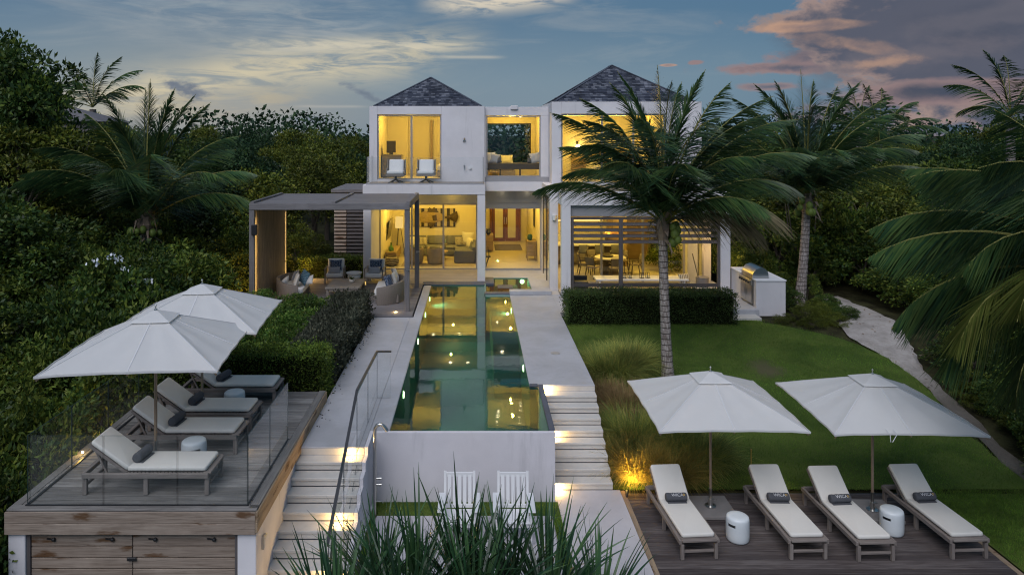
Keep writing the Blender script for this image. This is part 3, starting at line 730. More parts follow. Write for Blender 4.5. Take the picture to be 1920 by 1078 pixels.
n2 = 5000; xs[:n2] = rs.uniform(1.5, 1.66, n2); ys[:n2] = rs.uniform(9, 14, n2); xs[n2:n2 + 1500] = rs.uniform(-2, -1.9, 1500); ys[n2:n2 + 1500] = rs.uniform(9, 14, 1500)
D = rs.normal(size=(N, 3)) * .4; D[:, 2] = 1; D /= np.linalg.norm(D, axis=1, keepdims=True)
v, q = blades(np.stack([xs, ys, np.full(N, .17)], 1), D, rs.uniform(.03, .06, N), .012, 1, .2, seed=4)
mk('strip_grass', mesh_np('strip_grass', v, q), 'lawnb', kind='stuff')
mk('patio_pad', MB().cbox(-1.88, 1.48, 8.6, 13.98, .15, .185, .006), 'conc_patio', kind='structure')

def step_lamp(loc, n, label, grp, power=1.2):
    t = thing('step_lamp', label, 'step lamp', loc, group=grp)
    mks('lens', MB().lathe([(.035, .001), (.035, .008), (.001, .012)], 14), 'bulb', t); mks('trim_ring', MB().lathe([(.05, 0), (.05, .006), (.037, .007)], 16), 'steel', t)
    light('bulb', 'POINT', Vector(loc) + Vector((0, .02, .06)), power, (1, .62, .20), .03, t)
nm = ['top', 'middle', 'bottom']
for i, (x, y, z) in enumerate(((1.69, 17.17, 1.396), (1.76, 16.05, .774), (1.72, 14.95, .150))):
    step_lamp((x, y, z), (1, 0, 0), 'small lit step lamp at the %s of the right stairs by the pool wall' % nm[i], 'step lamps along the right stairs', 11)
lw = thing('stair_wall', 'low pale wall stepping down beside the left stairs', 'wall', (-2.05, 13, 0))
mk('wall', MB().box(-2.098, -2.03, 10.2, 13.858, -.2, .34), 'stucco_wall', lw, world=True)
for i, (x, y, z) in enumerate(((-2.34, 13.72, 1.396), (-2.34, 12.53, .774), (-2.34, 11.62, .308))):
    step_lamp((x, y, z), (-1, 0, 0), 'small lit step lamp at the %s of the left stairs under the glass' % nm[i], 'step lamps along the left stairs', 9)
# side wall of the left stairs (right-hand face seen across the patio)
V = []; yb = 13.86
m_ = MB()
for k in range(8):
    z1 = TZ - .1555 * (k + 1); m_.box(-2.097, -2.03, 13.86 - .30 * (k + 1), 13.86 - .30 * k, .34, max(z1, .345))
mk('stepped_wall', m_, 'stucco_wall', lw, world=True)
mk('upper_wall', MB().box(-2.097, -2.03, 13.862, 14.528, -.2, TZ - .002), 'stucco_wall', lw, world=True)

# glass handrail of the left stairs
hr = thing('stair_balustrade', 'glass balustrade with a dark handrail down the left stairs', 'balustrade', (-2.2, 13, TZ))
def pane(pts, th, par, mat='rail_glass', edge=True):
    """upright glass pane from a polygon of points (planar), given thickness"""
    P = [Vector(p) for p in pts]; n = (P[1] - P[0]).cross(P[2] - P[0]).normalized() * th / 2; k = len(P)
    vs = [p + n for p in P] + [p - n for p in P]
    fs = [tuple(range(k)), tuple(reversed(range(k, 2 * k)))]
    o = mk('pane', MB().add(vs, fs), mat, par, world=True)
    if edge:
        fs2 = [(i, i + k, (i + 1) % k + k, (i + 1) % k) for i in range(k)]
        mk('edge', MB().add(vs, fs2), 'glass_edge', o)
    return o
XG = -2.2
pane([(-1.90, 16.44, TZ), (-2.19, 16.44, TZ), (-2.19, 16.44, TZ + 1.03), (-1.90, 16.44, TZ + 1.03)], .012, hr)
pane([(XG, 16.42, TZ), (XG, 15.02, TZ), (XG, 15.02, TZ + 1.06), (XG, 16.42, TZ + 1.03)], .012, hr)
pane([(XG, 15.0, TZ), (XG, 13.62, TZ), (XG, 13.62, TZ + 1.14), (XG, 15.0, TZ + 1.06)], .012, hr)
pane([(XG, 13.60, TZ - .2), (XG, 12.25, TZ - .9), (XG, 12.25, 2.07), (XG, 13.60, 2.70)], .012, hr)
pane([(XG, 12.23, TZ - .9), (XG, 10.95, .3), (XG, 10.95, 1.42), (XG, 12.23, 2.06)], .012, hr)
rl = MB(); rl.bar((-1.88, 16.44, TZ + 1.05), (-2.22, 16.44, TZ + 1.05), .05, .03); rl.bar((XG, 16.46, TZ + 1.05), (XG, 13.62, TZ + 1.165), .05, .03); rl.bar((XG, 13.62, TZ + 1.165), (XG, 10.85, 1.37), .05, .03)
mk('handrail', rl, 'rail', hr, world=True)

# ---------------------------------------------------------- raised left deck
DZ = 1.78
dk = thing('raised_deck', 'weathered grey timber deck on top of the storage room, left of the stairs', 'deck', (-5.2, 13.7, 0))
pm = MB().cbox(-1.765, 1.765, -.0615, .0615, -.025, 0, .006).mesh('plank')
pm.materials.append(M['deck_l']); rr = random.Random(3)
y = 11.33
while y < 16.25:
    mk('plank', pm, None, dk, loc=(-.035, y - 13.7, DZ + rr.uniform(-.002, .002))); y += .1415
bm_ = MB().cbox(-.07, .07, -2.55, 2.55, -.025, .003, .004).mesh('border_board'); bm_.materials.append(wood('deck_border_boards', (.20, .19, .185), (.30, .285, .27), (.07, .065, .06), axis=1))
for x in (-7.02, -6.87 - .0, -3.385 + .0): pass
mk('border_board', bm_, None, dk, loc=(-1.875, 0, DZ)); mk('border_board', bm_, None, dk, loc=(1.805, 0, DZ + .001))
mk('border_board', MB().cbox(-7.14, -3.325, 11.10, 11.245, DZ - .025, DZ + .004, .004), 'deck_l', dk, world=True)
mk('joists', MB().box(-7.1, -3.36, 11.16, 16.24, DZ - .2, DZ - .03), 'stone_dark', dk, world=True)
for k in range(2): mk('fascia_board', MB().cbox(-7.15, -3.335, 11.06, 11.095, DZ - .19 - k * .172, DZ - .022 - k * .172, .005), 'knot', dk, world=True)
for k in range(2): mk('fascia_board', MB().cbox(-3.333, -3.30, 11.06, 16.27, DZ - .175 - k * .16, DZ - .02 - k * .16, .005), 'knoty', dk, world=True)
ch = MB(); ch.box(-3.52, -3.485, 11.3, 13.68, DZ + .001, DZ + .009); mk('glass_channel', ch, 'black', dk, world=True)
sr = thing('storage_room', 'storage room with knotty timber doors and white piers under the raised deck', 'storage room', (-5.2, 11.2, -.4))
for (a, b) in ((-7.12, -6.86), (-3.62, -3.335)): mk('pier', MB().cbox(a, b, 11.11, 11.5, -.5, DZ - .372, .008), 'stucco', sr, world=True)
mk('side_wall', MB().cbox(-3.60, -3.345, 11.502, 16.2, -.5, DZ - .345, .006), 'stucco_wall', sr, world=True)
mk('side_wall', MB().cbox(-7.12, -6.95, 11.502, 16.2, -.5, DZ - .345, .006), 'stucco', sr, world=True)
mk('back_panel', MB().box(-6.85, -3.63, 11.30, 11.34, -.5, DZ - .38), 'black', sr, world=True)
for (a, b) in ((-6.858, -6.80), (-3.67, -3.622)): mk('door_frame', MB().cbox(a, b, 11.14, 11.26, -.5, DZ - .375, .004), 'darkwoodz', sr, world=True)
for di, (a, b) in enumerate(((-6.795, -5.25), (-5.238, -3.675))):
    core = mk('door', MB().box(a + .01, b - .01, 11.20, 11.23, -.5, DZ - .40), 'black', sr, world=True)
    z = DZ - .392
    for k in range(9):
        h = .165 if k else .19
        mk('door_board', MB().cbox(a, b, 11.165 - rr.uniform(0, .004), 11.198, z - h, z - .008, .004), 'knot', core); z -= h + .008
    for hx in (.3, 1.2):
        hb = MB(); hb.bar((a + hx - .06, 11.155, DZ - .47), (a + hx + .04, 11.150, DZ - .475), .012, .02); hb.sphere((a + hx + .05, 11.14, DZ - .475), .03, 8, 6); mk('hook', hb, 'black', core)
mk('latch', MB().cbox(-5.32, -5.18, 11.13, 11.16, .98, 1.03, .004), 'black', sr, world=True)
# conduit bracket on the side wall
tag(mk('wall_bracket', MB().cbox(-3.342, -3.30, 11.40, 11.47, 1.0, 1.20, .004).cbox(-3.342, -3.30, 11.47, 11.60, 1.12, 1.16, .004), 'steel'), 'small grey metal bracket on the white side wall under the deck', 'bracket')
light('garden_glow', 'SPOT', (-3.12, 12.4, .12), 22, (1, .55, .16), .05, None, (-3.36, 12.9, 1.3), R(110), .9)
gb = thing('deck_balustrade', 'frameless glass balustrade round the raised deck with loungers', 'balustrade', (-5.2, 13.2, DZ))
H = 1.08; z0 = DZ - .0
fx = [-6.86, -5.72, -4.58, -3.50]
for a, b in zip(fx, fx[1:]): pane([(a + .008, 11.22, z0), (b - .008, 11.22, z0), (b - .008, 11.22, z0 + H), (a + .008, 11.22, z0 + H)], .014, gb)
for a, b in ((11.24, 12.43), (12.45, 13.63)): pane([(-3.50, a, z0), (-3.50, b, z0), (-3.50, b, z0 + H), (-3.50, a, z0 + H)], .014, gb)
for a, b in ((11.24, 12.46), (12.48, 13.7), (13.72, 14.95), (14.97, 16.2)): pane([(-6.90, a, z0), (-6.90, b, z0), (-6.90, b, z0 + H), (-6.90, a, z0 + H)], .014, gb)
mk('base_channel', MB().box(-6.92, -3.48, 11.205, 11.235, z0 + .006, z0 + .02).box(-6.92, -6.88, 11.236, 16.2, z0 + .006, z0 + .02), 'black', gb, world=True)
dl = thing('deck_lamp', 'small lit lamp at the left edge of the raised deck', 'lamp', (-7.0, 13.0, DZ + .02))
mks('lens', MB().sphere((0, 0, .03), .022, 10, 6), 'bulb', dl); light('bulb', 'POINT', (-7.05, 13.0, DZ + .15), 2.5, (1, .6, .15), .04, dl)

# lower right deck
rd = thing('lower_deck', 'dark weathered timber deck carrying four loungers beside the lawn', 'deck', (6.1, 13, 0))
pm = MB().cbox(-3.06, 3.06, -.060, .060, -.03, 0, .007).mesh('plank'); pm.materials.append(M['deck_r'])
y = 10.7
while y < 15.28:
    mk('plank', pm, None, rd, loc=(.12, y - 13, rr.uniform(-.003, .003))); y += .139
mk('joists', MB().box(3.1, 9.2, 10.6, 15.3, -.3, -.04), 'stone_dark', rd, world=True)
mk('edge_board', MB().cbox(3.06, 3.16, 10.6, 15.32, -.2, .012, .006), 'knoty', rd, world=True)
mk('edge_board', MB().cbox(9.28, 9.38, 10.6, 15.32, -.2, .004, .006), 'knoty', rd, world=True)

# house deck planks
hd = thing('house_deck', 'timber deck running under the pergola and along the living room', 'deck', (-3.8, 28, TZ))
pm = MB().cbox(-3.0, 3.0, -.066, .066, -.025, 0, .004).mesh('plank'); pm.materials.append(M['perg']); pm2 = MB().cbox(-4.2, 4.2, -.066, .066, -.025, 0, .004).mesh('plank'); pm2.materials.append(M['deck_h'])
y = 23.80
while y < 28.9: mk('plank', pm, None, hd, loc=(-5.03 + 3.8, y - 28, .05)); y += .138
while y < 31.95: mk('plank', pm2, None, hd, loc=(-3.8 + 3.8, y - 28, .03)); y += .138
mk('joists', MB().box(-8.0, -2.05, 23.72, 28.9, TZ - .4, TZ + .02).box(-7.9, .38, 29.26, 32, TZ - .4, TZ), 'stone_dark', hd, world=True)
mk('fascia_board', MB().cbox(-8.02, -2.02, 23.702, 23.732, TZ + .002, TZ + .05, .004), 'perg', hd, world=True)
fl = thing('deck_uplight', 'round lit lamp set flush in the deck at the foot of the front pergola post', 'lamp', (-2.62, 24.15, TZ + .055)); mks('lens', MB().lathe([(.05, 0), (.05, .008), (.001, .012)], 16), 'bulb', fl)
light('bulb', 'POINT', (-2.62, 24.15, TZ + .12), 1.5, (1, .65, .25), .03, fl)
# ============================================================ THE VILLA
vl = thing('villa', 'white two storey villa of stacked cubes with two slate pyramid roofs', 'villa', (2.4, 32, TZ))
def vp(name, mb, mat='stucco', parent=None, **kw): return mk(name, mb, mat, parent or vl, world=True, **kw)
F1, C1, F2 = TZ + .02, 4.75, 5.45
# --- left block
vp('column', MB().cbox(-4.50, -4.18, 29.4, 32.0, TZ - .3, 5.058, .01)); vp('column', MB().cbox(.11, .43, 29.4, 29.75, TZ - .3, 5.058, .01))
vp('side_wall', MB().cbox(-4.50, -4.18, 32.002, 37.0, TZ - .3, 5.058, .01)); vp('party_wall', MB().cbox(.11, .43, 32.0, 41.0, TZ - .3, 5.058, .01), 'interior')
vp('balcony_slab', MB().cbox(-4.52, .43, 29.38, 37.0, 5.06, F2, .012)); vp('lintel', MB().cbox(-4.178, .11, 31.7, 32.05, 4.45, 5.058, .006), 'frame')
vp('soffit', MB().box(-4.17, .43, 29.5, 31.7, 5.04, 5.059), 'stucco')
vp('balcony_deck', MB().box(-4.4, .40, 29.5, 31.1, F2 + .002, F2 + .02), 'deck_h')
vp('upper_wall', MB().cbox(-1.42, .43, 31.1, 31.35, F2, 8.69, .01)); vp('upper_wall', MB().cbox(-4.50, -4.16, 31.1, 31.35, F2, 8.69, .01))
vp('upper_wall', MB().cbox(-4.158, -1.422, 31.1, 31.35, 8.34, 8.69, .01)); vp('upper_wall', MB().cbox(-4.158, -1.422, 31.1, 31.35, F2, 5.56, .006))
vp('upper_side_wall', MB().cbox(-4.50, -4.3, 31.352, 37.0, F2, 8.69, .01)); vp('upper_side_wall', MB().cbox(.2, .43, 31.352, 37.0, F2, 8.69, .01), 'interior')
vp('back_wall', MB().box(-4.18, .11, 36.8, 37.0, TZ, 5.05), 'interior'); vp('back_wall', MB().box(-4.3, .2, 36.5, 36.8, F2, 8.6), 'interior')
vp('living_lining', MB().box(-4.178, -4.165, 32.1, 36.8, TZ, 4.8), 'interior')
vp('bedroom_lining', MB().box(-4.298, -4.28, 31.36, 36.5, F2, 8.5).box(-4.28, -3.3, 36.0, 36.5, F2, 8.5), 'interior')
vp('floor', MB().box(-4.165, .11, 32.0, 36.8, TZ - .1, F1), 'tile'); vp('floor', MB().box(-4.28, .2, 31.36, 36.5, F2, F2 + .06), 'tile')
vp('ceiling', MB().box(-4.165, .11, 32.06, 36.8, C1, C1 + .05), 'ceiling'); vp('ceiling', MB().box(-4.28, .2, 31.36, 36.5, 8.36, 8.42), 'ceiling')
vp('parapet', MB().cbox(-4.50, .43, 31.1, 37, 8.692, 8.70, .003))
# --- link
vp('link_slab', MB().cbox(.432, 3.19, 31.2, 41.0, 5.06, F2, .01)); vp('link_lintel', MB().cbox(.432, 2.95, 31.9, 32.06, 4.52, 5.058, .005), 'frame')
vp('blind_box', MB().cbox(.46, 2.93, 31.95, 32.02, 4.28, 4.518, .004), 'frame')
vp('link_wall', MB().cbox(.432, 3.19, 31.3, 31.5, 8.30, 8.67, .01)); vp('link_wall', MB().cbox(.432, 3.19, 31.3, 31.5, F2, 5.66, .006), 'frame')
vp('link_pier', MB().cbox(2.84, 3.19, 31.3, 31.6, 5.662, 8.298, .008)); vp('link_lip', MB().cbox(.432, .50, 31.3, 31.6, 5.662, 8.298, .005))
vp('hall_pier', MB().cbox(2.93, 3.19, 31.32, 32.1, TZ - .3, 5.058, .008))
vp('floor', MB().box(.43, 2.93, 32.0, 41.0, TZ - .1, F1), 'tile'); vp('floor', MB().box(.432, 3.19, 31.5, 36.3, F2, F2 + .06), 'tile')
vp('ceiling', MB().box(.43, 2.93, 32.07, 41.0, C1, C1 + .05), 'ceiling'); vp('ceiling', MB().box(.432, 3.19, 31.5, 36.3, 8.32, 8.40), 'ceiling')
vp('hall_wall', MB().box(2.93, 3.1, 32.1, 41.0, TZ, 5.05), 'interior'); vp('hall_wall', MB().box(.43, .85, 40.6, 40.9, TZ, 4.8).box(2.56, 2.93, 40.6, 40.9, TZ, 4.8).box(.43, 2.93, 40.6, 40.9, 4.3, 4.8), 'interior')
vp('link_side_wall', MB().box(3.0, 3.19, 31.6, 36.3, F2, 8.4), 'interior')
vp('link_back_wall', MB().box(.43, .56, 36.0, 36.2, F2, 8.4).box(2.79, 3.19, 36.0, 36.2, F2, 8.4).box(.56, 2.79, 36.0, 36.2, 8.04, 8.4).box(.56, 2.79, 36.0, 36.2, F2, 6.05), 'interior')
vp('roof_unit', MB().cbox(1.55, 1.85, 31.22, 31.5, 8.56, 8.72, .01))
# --- right block, upper
XR = 9.42
for bx in (MB().cbox(3.20, 3.60, 30.2, 30.5, 5.38, 8.84, .01), MB().cbox(7.9, XR, 30.2, 30.5, 5.38, 8.84, .01), MB().cbox(3.602, 7.898, 30.2, 30.5, 8.34, 8.84, .01), MB().cbox(3.602, 7.898, 30.2, 30.5, 5.38, 5.47, .004)): vp('upper_wall', bx)
vp('upper_side_wall', MB().cbox(3.20, 3.40, 30.502, 37, 5.38, 8.84, .01)); vp('upper_side_wall', MB().cbox(9.2, XR, 30.502, 37, 5.38, 8.84, .01))
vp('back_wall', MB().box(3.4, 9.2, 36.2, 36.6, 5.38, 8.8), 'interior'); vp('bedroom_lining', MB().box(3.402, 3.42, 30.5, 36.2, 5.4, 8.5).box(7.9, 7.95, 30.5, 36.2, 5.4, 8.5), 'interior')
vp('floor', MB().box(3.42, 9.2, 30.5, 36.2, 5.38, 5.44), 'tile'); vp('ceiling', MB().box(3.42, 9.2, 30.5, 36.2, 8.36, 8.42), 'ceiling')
vp('balcony_deck', MB().box(3.3, 9.3, 26.95, 30.19, 5.382, 5.40), 'deck_h')
# --- right block, lower
vp('balcony_slab', MB().cbox(3.20, XR, 26.8, 37, 4.87, 5.378, .012)); vp('fascia_return', MB().cbox(2.88, 3.198, 27.9, 31.3, 5.06, F2 - .002, .01))
vp('column', MB().cbox(3.20, 3.54, 26.8, 27.14, TZ - .3, 4.868, .01)); vp('column', MB().cbox(9.06, XR, 26.8, 27.14, TZ - .3, 4.868, .01))
vp('lintel', MB().cbox(3.542, 9.058, 26.95, 27.1, 4.46, 4.868, .005), 'frame'); vp('soffit', MB().box(3.3, 9.3, 27.15, 30, 4.84, 4.869), 'ceiling')
vp('pier', MB().cbox(2.88, 3.2, 27.85, 28.3, TZ - .3, 5.058, .008))
vp('side_wall', MB().cbox(9.1, XR, 29.0, 37, TZ - .3, 4.868, .01)); vp('pier', MB().cbox(8.45, 8.85, 28.9, 29.3, TZ, 4.86, .008))
vp('panel_wall', MB().cbox(8.86, 9.095, 29.6, 29.75, TZ, 4.86, .006).cbox(8.87, 9.09, 29.58, 29.6, TZ + .02, 3.1, .004).cbox(8.87, 9.09, 29.58, 29.6, 3.13, 4.8, .004), 'white')
vp('floor', MB().box(3.2, XR, 26.9, 37, TZ - .1, F1 + .02), 'tile'); vp('ceiling', MB().box(3.2, 9.1, 29.0, 37, C1 - .05, C1), 'ceiling')
vp('back_wall', MB().box(3.2, 9.1, 37.0, 37.2, TZ, 4.8), 'interior'); vp('inner_wall', MB().box(3.11, 3.2, 31.3, 37, TZ, 4.8), 'interior')
vp('wood_panelling', MB().cbox(6.7, 6.8, 32.5, 37, TZ, 4.69, .004).cbox(6.8, 8.2, 34.5, 34.6, TZ, 4.69, .004), 'oak')
# windows
def window(name, x0, x1, y, z0, z1, mull, mat='frame', fw=.05, glass='win_glass', parent=None):
    f = MB(); f.box(x0, x1, y - .04, y + .04, z0, z0 + fw); f.box(x0, x1, y - .04, y + .04, z1 - fw, z1)
    f.box(x0, x0 + fw, y - .041, y + .041, z0 + fw, z1 - fw); f.box(x1 - fw, x1, y - .041, y + .041, z0 + fw, z1 - fw)
    w = mk(name, f, mat, parent or vl, world=True); xs_ = [x0 + fw] + list(mull) + [x1 - fw]
    for m_ in mull: mk('mullion', MB().box(m_ - .04, m_ + .04, y - .045, y + .045, z0 + fw, z1 - fw), mat, w)
    for a, b in zip(xs_, xs_[1:]): mk('pane', MB().add([(a, y, z0 + fw), (b, y, z0 + fw), (b, y, z1 - fw), (a, y, z1 - fw)], [(0, 1, 2, 3)]), glass, w)
    return w
window('sliding_window', -4.178, .108, 32.0, F1, 4.45, [-2.76, -1.37]); window('hall_window', .45, 2.93, 32.0, F1, 4.28, [])
window('bedroom_window', -4.155, -1.425, 31.2, 5.565, 8.33, [-2.70]); window('link_window', .505, 2.838, 31.38, 5.665, 8.29, [])
window('far_window', .56, 2.79, 36.1, 6.05, 8.04, [], 'bronze'); window('bedroom_window', 3.605, 7.895, 30.3, 5.475, 8.33, [5.29, 6.6], 'frame')
window('dining_window', 3.55, 9.08, 28.9, F1 + .02, 4.68, [5.03, 6.68, 8.30], 'frame', .06)
# dark sliding door on the side
sdn = vp('side_door', MB().box(2.93, 2.97, 28.32, 28.42, TZ, 4.95).box(2.93, 2.97, 31.2, 31.3, TZ, 4.95).box(2.93, 2.97, 28.42, 31.2, 4.85, 4.95).box(2.925, 2.975, 29.7, 29.8, TZ, 4.85), 'bronze')
mk('pane', MB().box(2.945, 2.955, 28.42, 31.2, TZ, 4.85), 'win_glass', sdn)
# entrance doors
de = vp('entrance_doors', MB().cbox(.85, .99, 40.5, 40.62, F1, 4.3, .005).cbox(2.42, 2.56, 40.5, 40.62, F1, 4.3, .005).cbox(.99, 2.42, 40.5, 40.62, 4.15, 4.3, .005), 'door')
for (a, b) in ((1.0, 1.70), (1.71, 2.41)):
    lf = mk('door_leaf', MB().cbox(a, a + .13, 40.44, 40.5, F1, 4.14, .005).cbox(b - .13, b, 40.44, 40.5, F1, 4.14, .005).cbox(a + .13, b - .13, 40.44, 40.5, F1, F1 + .18, .005).cbox(a + .13, b - .13, 40.44, 40.5, 3.98, 4.14, .005), 'door', de)
mk('frosted_pane', MB().box(1.13, 1.57, 40.46, 40.48, F1 + .18, 3.98), 'frost', de); mk('frosted_pane', MB().box(1.84, 2.28, 40.46, 40.48, F1 + .18, 3.98), 'frost', de)
mk('door_handle', MB().cbox(1.63, 1.66, 40.38, 40.42, 2.5, 2.9, .004).cbox(1.75, 1.78, 40.38, 40.42, 2.5, 2.9, .004), 'steel', de)
# small fittings on the white wall and piers
tag(mk('wall_spotlight', MB().cbox(-.50, -.38, 31.04, 31.098, 7.20, 7.25, .004).tube([(-.44, 31.06, 7.26), (-.44, 31.02, 7.34)], .03, 8), 'steel'), 'tiny metal spotlight on the blank white wall beside the upper window', 'spotlight')
tag(mk('hose_tap', MB().tube([(-.44, 31.09, 6.12), (-.44, 30.98, 6.12), (-.44, 30.98, 5.98)], .018, 8).cbox(-.47, -.41, 31.03, 31.07, 6.14, 6.18, .004), 'steel'), 'small metal tap low on the white wall behind the balcony glass', 'tap')
tag(mks('wall_vent', MB().tube([(-.19, 31.098, 6.06), (-.19, 31.05, 6.06)], .06, 14), 'white'), 'small round white vent beside the tap on the balcony wall', 'vent')
tag(mks('wall_light', MB().tube([(3.04, 27.80, 4.42), (3.04, 27.80, 4.22)], [.09, .07], 14).cbox(3.0, 3.08, 27.80, 27.848, 4.28, 4.38, .004), 'white'), 'round white wall light on the white pier beside the louvred screen', 'wall light')
# balcony glass
bg_ = thing('balcony_balustrade', 'frameless glass balustrade along the upper left balcony', 'balustrade', (-2, 29.45, F2))
pane([(-4.37, 29.5, F2), (.34, 29.5, F2), (.34, 29.5, F2 + 1.12), (-4.37, 29.5, F2 + 1.12)], .014, bg_); pane([(-4.38, 29.52, F2), (-4.38, 31.1, F2), (-4.38, 31.1, F2 + 1.12), (-4.38, 29.52, F2 + 1.12)], .014, bg_)
pane([(.35, 29.52, F2), (.35, 31.1, F2), (.35, 31.1, F2 + 1.12), (.35, 29.52, F2 + 1.12)], .014, bg_)
mk('base_channel', MB().cbox(-4.40, .37, 29.46, 29.54, F2 + .001, F2 + .07, .004), 'frame', bg_, world=True)
bg2 = thing('balcony_balustrade', 'frameless glass balustrade on the upper right balcony behind the palm', 'balustrade', (6.3, 26.95, 5.4))
for a in range(4): pane([(3.4 + a * 1.47, 26.98, 5.38), (4.85 + a * 1.47, 26.98, 5.38), (4.85 + a * 1.47, 26.98, 6.4), (3.4 + a * 1.47, 26.98, 6.4)], .014, bg2)

# pyramid roofs in shingles
def pyramid(x0, x1, y0, y1, z0, za, seed):
    rf = vp('roof', MB().add([(x0, y0, z0), (x1, y0, z0), (x1, y1, z0), (x0, y1, z0), ((x0 + x1) / 2, (y0 + y1) / 2, za)], [(0, 1, 4), (1, 2, 4), (2, 3, 4), (3, 0, 4), (3, 2, 1, 0)]), 'black')
    rr = random.Random(seed); ap = Vector(((x0 + x1) / 2, (y0 + y1) / 2, za)); cs_ = [Vector((x0, y0, z0)), Vector((x1, y0, z0)), Vector((x1, y1, z0)), Vector((x0, y1, z0))]
    mb = MB()
    for i in range(4):
        A, B = cs_[i], cs_[(i + 1) % 4]; mid = (A + B) / 2; up = (ap - mid); SL = up.length; up.normalize(); al = (B - A).normalized(); n = al.cross(up).normalized(); W_ = (B - A).length; pos = 0
        rows_ = int(SL / .15)
        for r_ in range(rows_):
            s0 = r_ * .15; hw = W_ / 2 * (1 - s0 / SL) + .02; x = -hw + rr.uniform(-.1, 0)
            while x < hw:
                w = rr.uniform(.11, .24); a, b = max(x, -hw), min(x + w - .008, hw)
                if b - a > .03:
                    lift = .022 + rr.uniform(0, .012); s1 = s0 + .19; hw1 = W_ / 2 * max(1 - s1 / SL, 0) + .02; s00 = s0 - rr.uniform(0, .015)
                    p = [mid + al * a + up * s00 + n * lift, mid + al * b + up * s00 + n * lift, mid + al * min(b, hw1) + up * s1 + n * .006, mid + al * max(a, -hw1) + up * s1 + n * .006]
                    p += [p[0] - n * .02, p[1] - n * .02]
                    mb.add(p, [(0, 1, 2, 3), (4, 5, 1, 0)])
                x += w
    o = mk('shingles', mb, 'shingle', rf); o['kind'] = 'stuff'
    hp = MB()
    for c_ in cs_: hp.bar(c_ + Vector((0, 0, .03)), ap + Vector((0, 0, .03)), .12, .03)
    mk('hip_cap', hp, 'shingle', rf)
pyramid(-4.34, .28, 31.4, 36.0, 8.70, 10.10, 1); pyramid(3.36, 9.17, 30.4, 36.1, 8.85, 10.62, 2)
vp('parapet_cap', MB().cbox(3.2, XR, 30.2, 37, 8.842, 8.85, .003))

# louvred timber screen on the porch
ls = thing('louvred_screen', 'dark timber screen with four angled louvres above the dining porch', 'screen', (6.3, 26.93, TZ))
fr = MB(); fr.cbox(3.56, 3.66, 26.86, 26.94, TZ, 4.44, .004); fr.cbox(8.96, 9.05, 26.86, 26.94, TZ, 4.44, .004); mk('frame', fr, 'darkwoodz', ls, world=True)
mk('top_rail', MB().cbox(3.66, 8.96, 26.865, 26.935, 4.36, 4.44, .004), 'darkwood', ls, world=True); mk('post', MB().cbox(5.33, 5.47, 26.84, 26.95, TZ, 4.355, .004), 'darkwoodz', ls, world=True)
for z in (4.18, 3.965, 3.75, 3.53):
    for a, b in ((3.665, 5.325), (5.475, 8.955)):
        mk('louvre', MB().bar((a, 26.9, z), (b, 26.9, z), .15, .022, up=(0, -.75, .75)), 'darkwood', ls, world=True)
for z in (1.93, 1.74):
    for a, b in ((3.665, 5.325), (5.475, 8.955)): mk('lower_rail', MB().cbox(a, b, 26.88, 26.92, z - .065, z + .065, .004), 'darkwood', ls, world=True)

# pergola
pg = thing('pergola', 'weathered timber pergola with boarded roof over the outdoor sofas', 'pergola', (-4.8, 26.2, TZ))
for (x, y) in ((-2.25, 24.3), (-2.22, 28.05), (-7.42, 24.3), (-7.42, 28.3)):
    mk('post', MB().cbox(x - .085, x + .085, y - .085, y + .085, TZ, 4.98, .006), 'pergz', pg, world=True)
for (a, b, c, d, m_) in ((-7.5, -2.16, 24.2, 24.32, 'perg'), (-7.5, -2.16, 28.1, 28.22, 'perg')): mk('beam', MB().cbox(a, b, c, d, 4.985, 5.20, .006), m_, pg, world=True)
for x in (-7.44, -4.72, -2.22): mk('cross_beam', MB().cbox(x - .06, x + .06, 24.33, 28.09, 5.02, 5.25, .006), 'knoty' if False else 'perg', pg, world=True)
for (a, b) in ((-7.37, -4.79), (-4.65, -2.29)):
    pmr = MB().cbox(a, b, -.068, .068, 0, .022, .004).mesh('roof_board'); pmr.materials.append(M['perg']); y = 24.42
    while y < 28.05: mk('roof_board', pmr, None, pg, loc=(4.8, y - 26.2, 5.16 - TZ)); y += .145
fm = MB().cbox(-.06, .06, -.022, .022, 0, 3.35, .003).mesh('fin'); fm.materials.append(M['finz']); y = 24.50
while y < 28.2: mk('fin', fm, None, pg, loc=(-7.38 + 4.8, y - 26.2, .06)); y += .095
mk('backing_panel', MB().box(-7.53, -7.49, 24.4, 28.25, TZ, 4.98), 'darkwoodz', pg, world=True)
mk('light_strip', MB().box(-7.475, -7.455, 24.42, 24.445, TZ + .08, 4.95).box(-7.475, -7.455, 28.2, 28.225, TZ + .08, 4.95), 'strip', pg, world=True)
light('strip_light', 'AREA', (-7.30, 24.34, 3.2), 5, (1, .62, .18), .06, pg, (-7.45, 24.7, 3.2), sy=3.0); light('strip_light', 'AREA', (-7.30, 28.3, 3.0), 5, (1, .62, .18), .06, pg, (-7.45, 27.9, 3.0), sy=3.0)
light('garden_glow', 'POINT', (-7.8, 24.6, 1.9), 70, (1, .55, .12), .1); light('garden_glow', 'POINT', (-7.0, 29.4, 1.8), 14, (1, .55, .12), .1)
tag(mk('wall_speaker', MB().cbox(-7.40, -7.22, 24.10, 24.22, 4.15, 4.50, .02), 'black'), 'small black outdoor speaker box on the left pergola post', 'speaker')
for (x, y, lb) in ((-2.165, 24.3, 'front'), (-2.135, 28.05, 'back')):
    cl = MB(); cl.bar((x - .11, y - .1, 3.0), (x + .03, y - .1, 3.0), .02, .03); cl.bar((x - .08, y - .1, 3.02), (x - .08, y - .1, 2.93), .02, .02)
    tag(mk('cleat', cl, 'steel'), 'small metal cleat on the %s right pergola post' % lb, 'cleat')
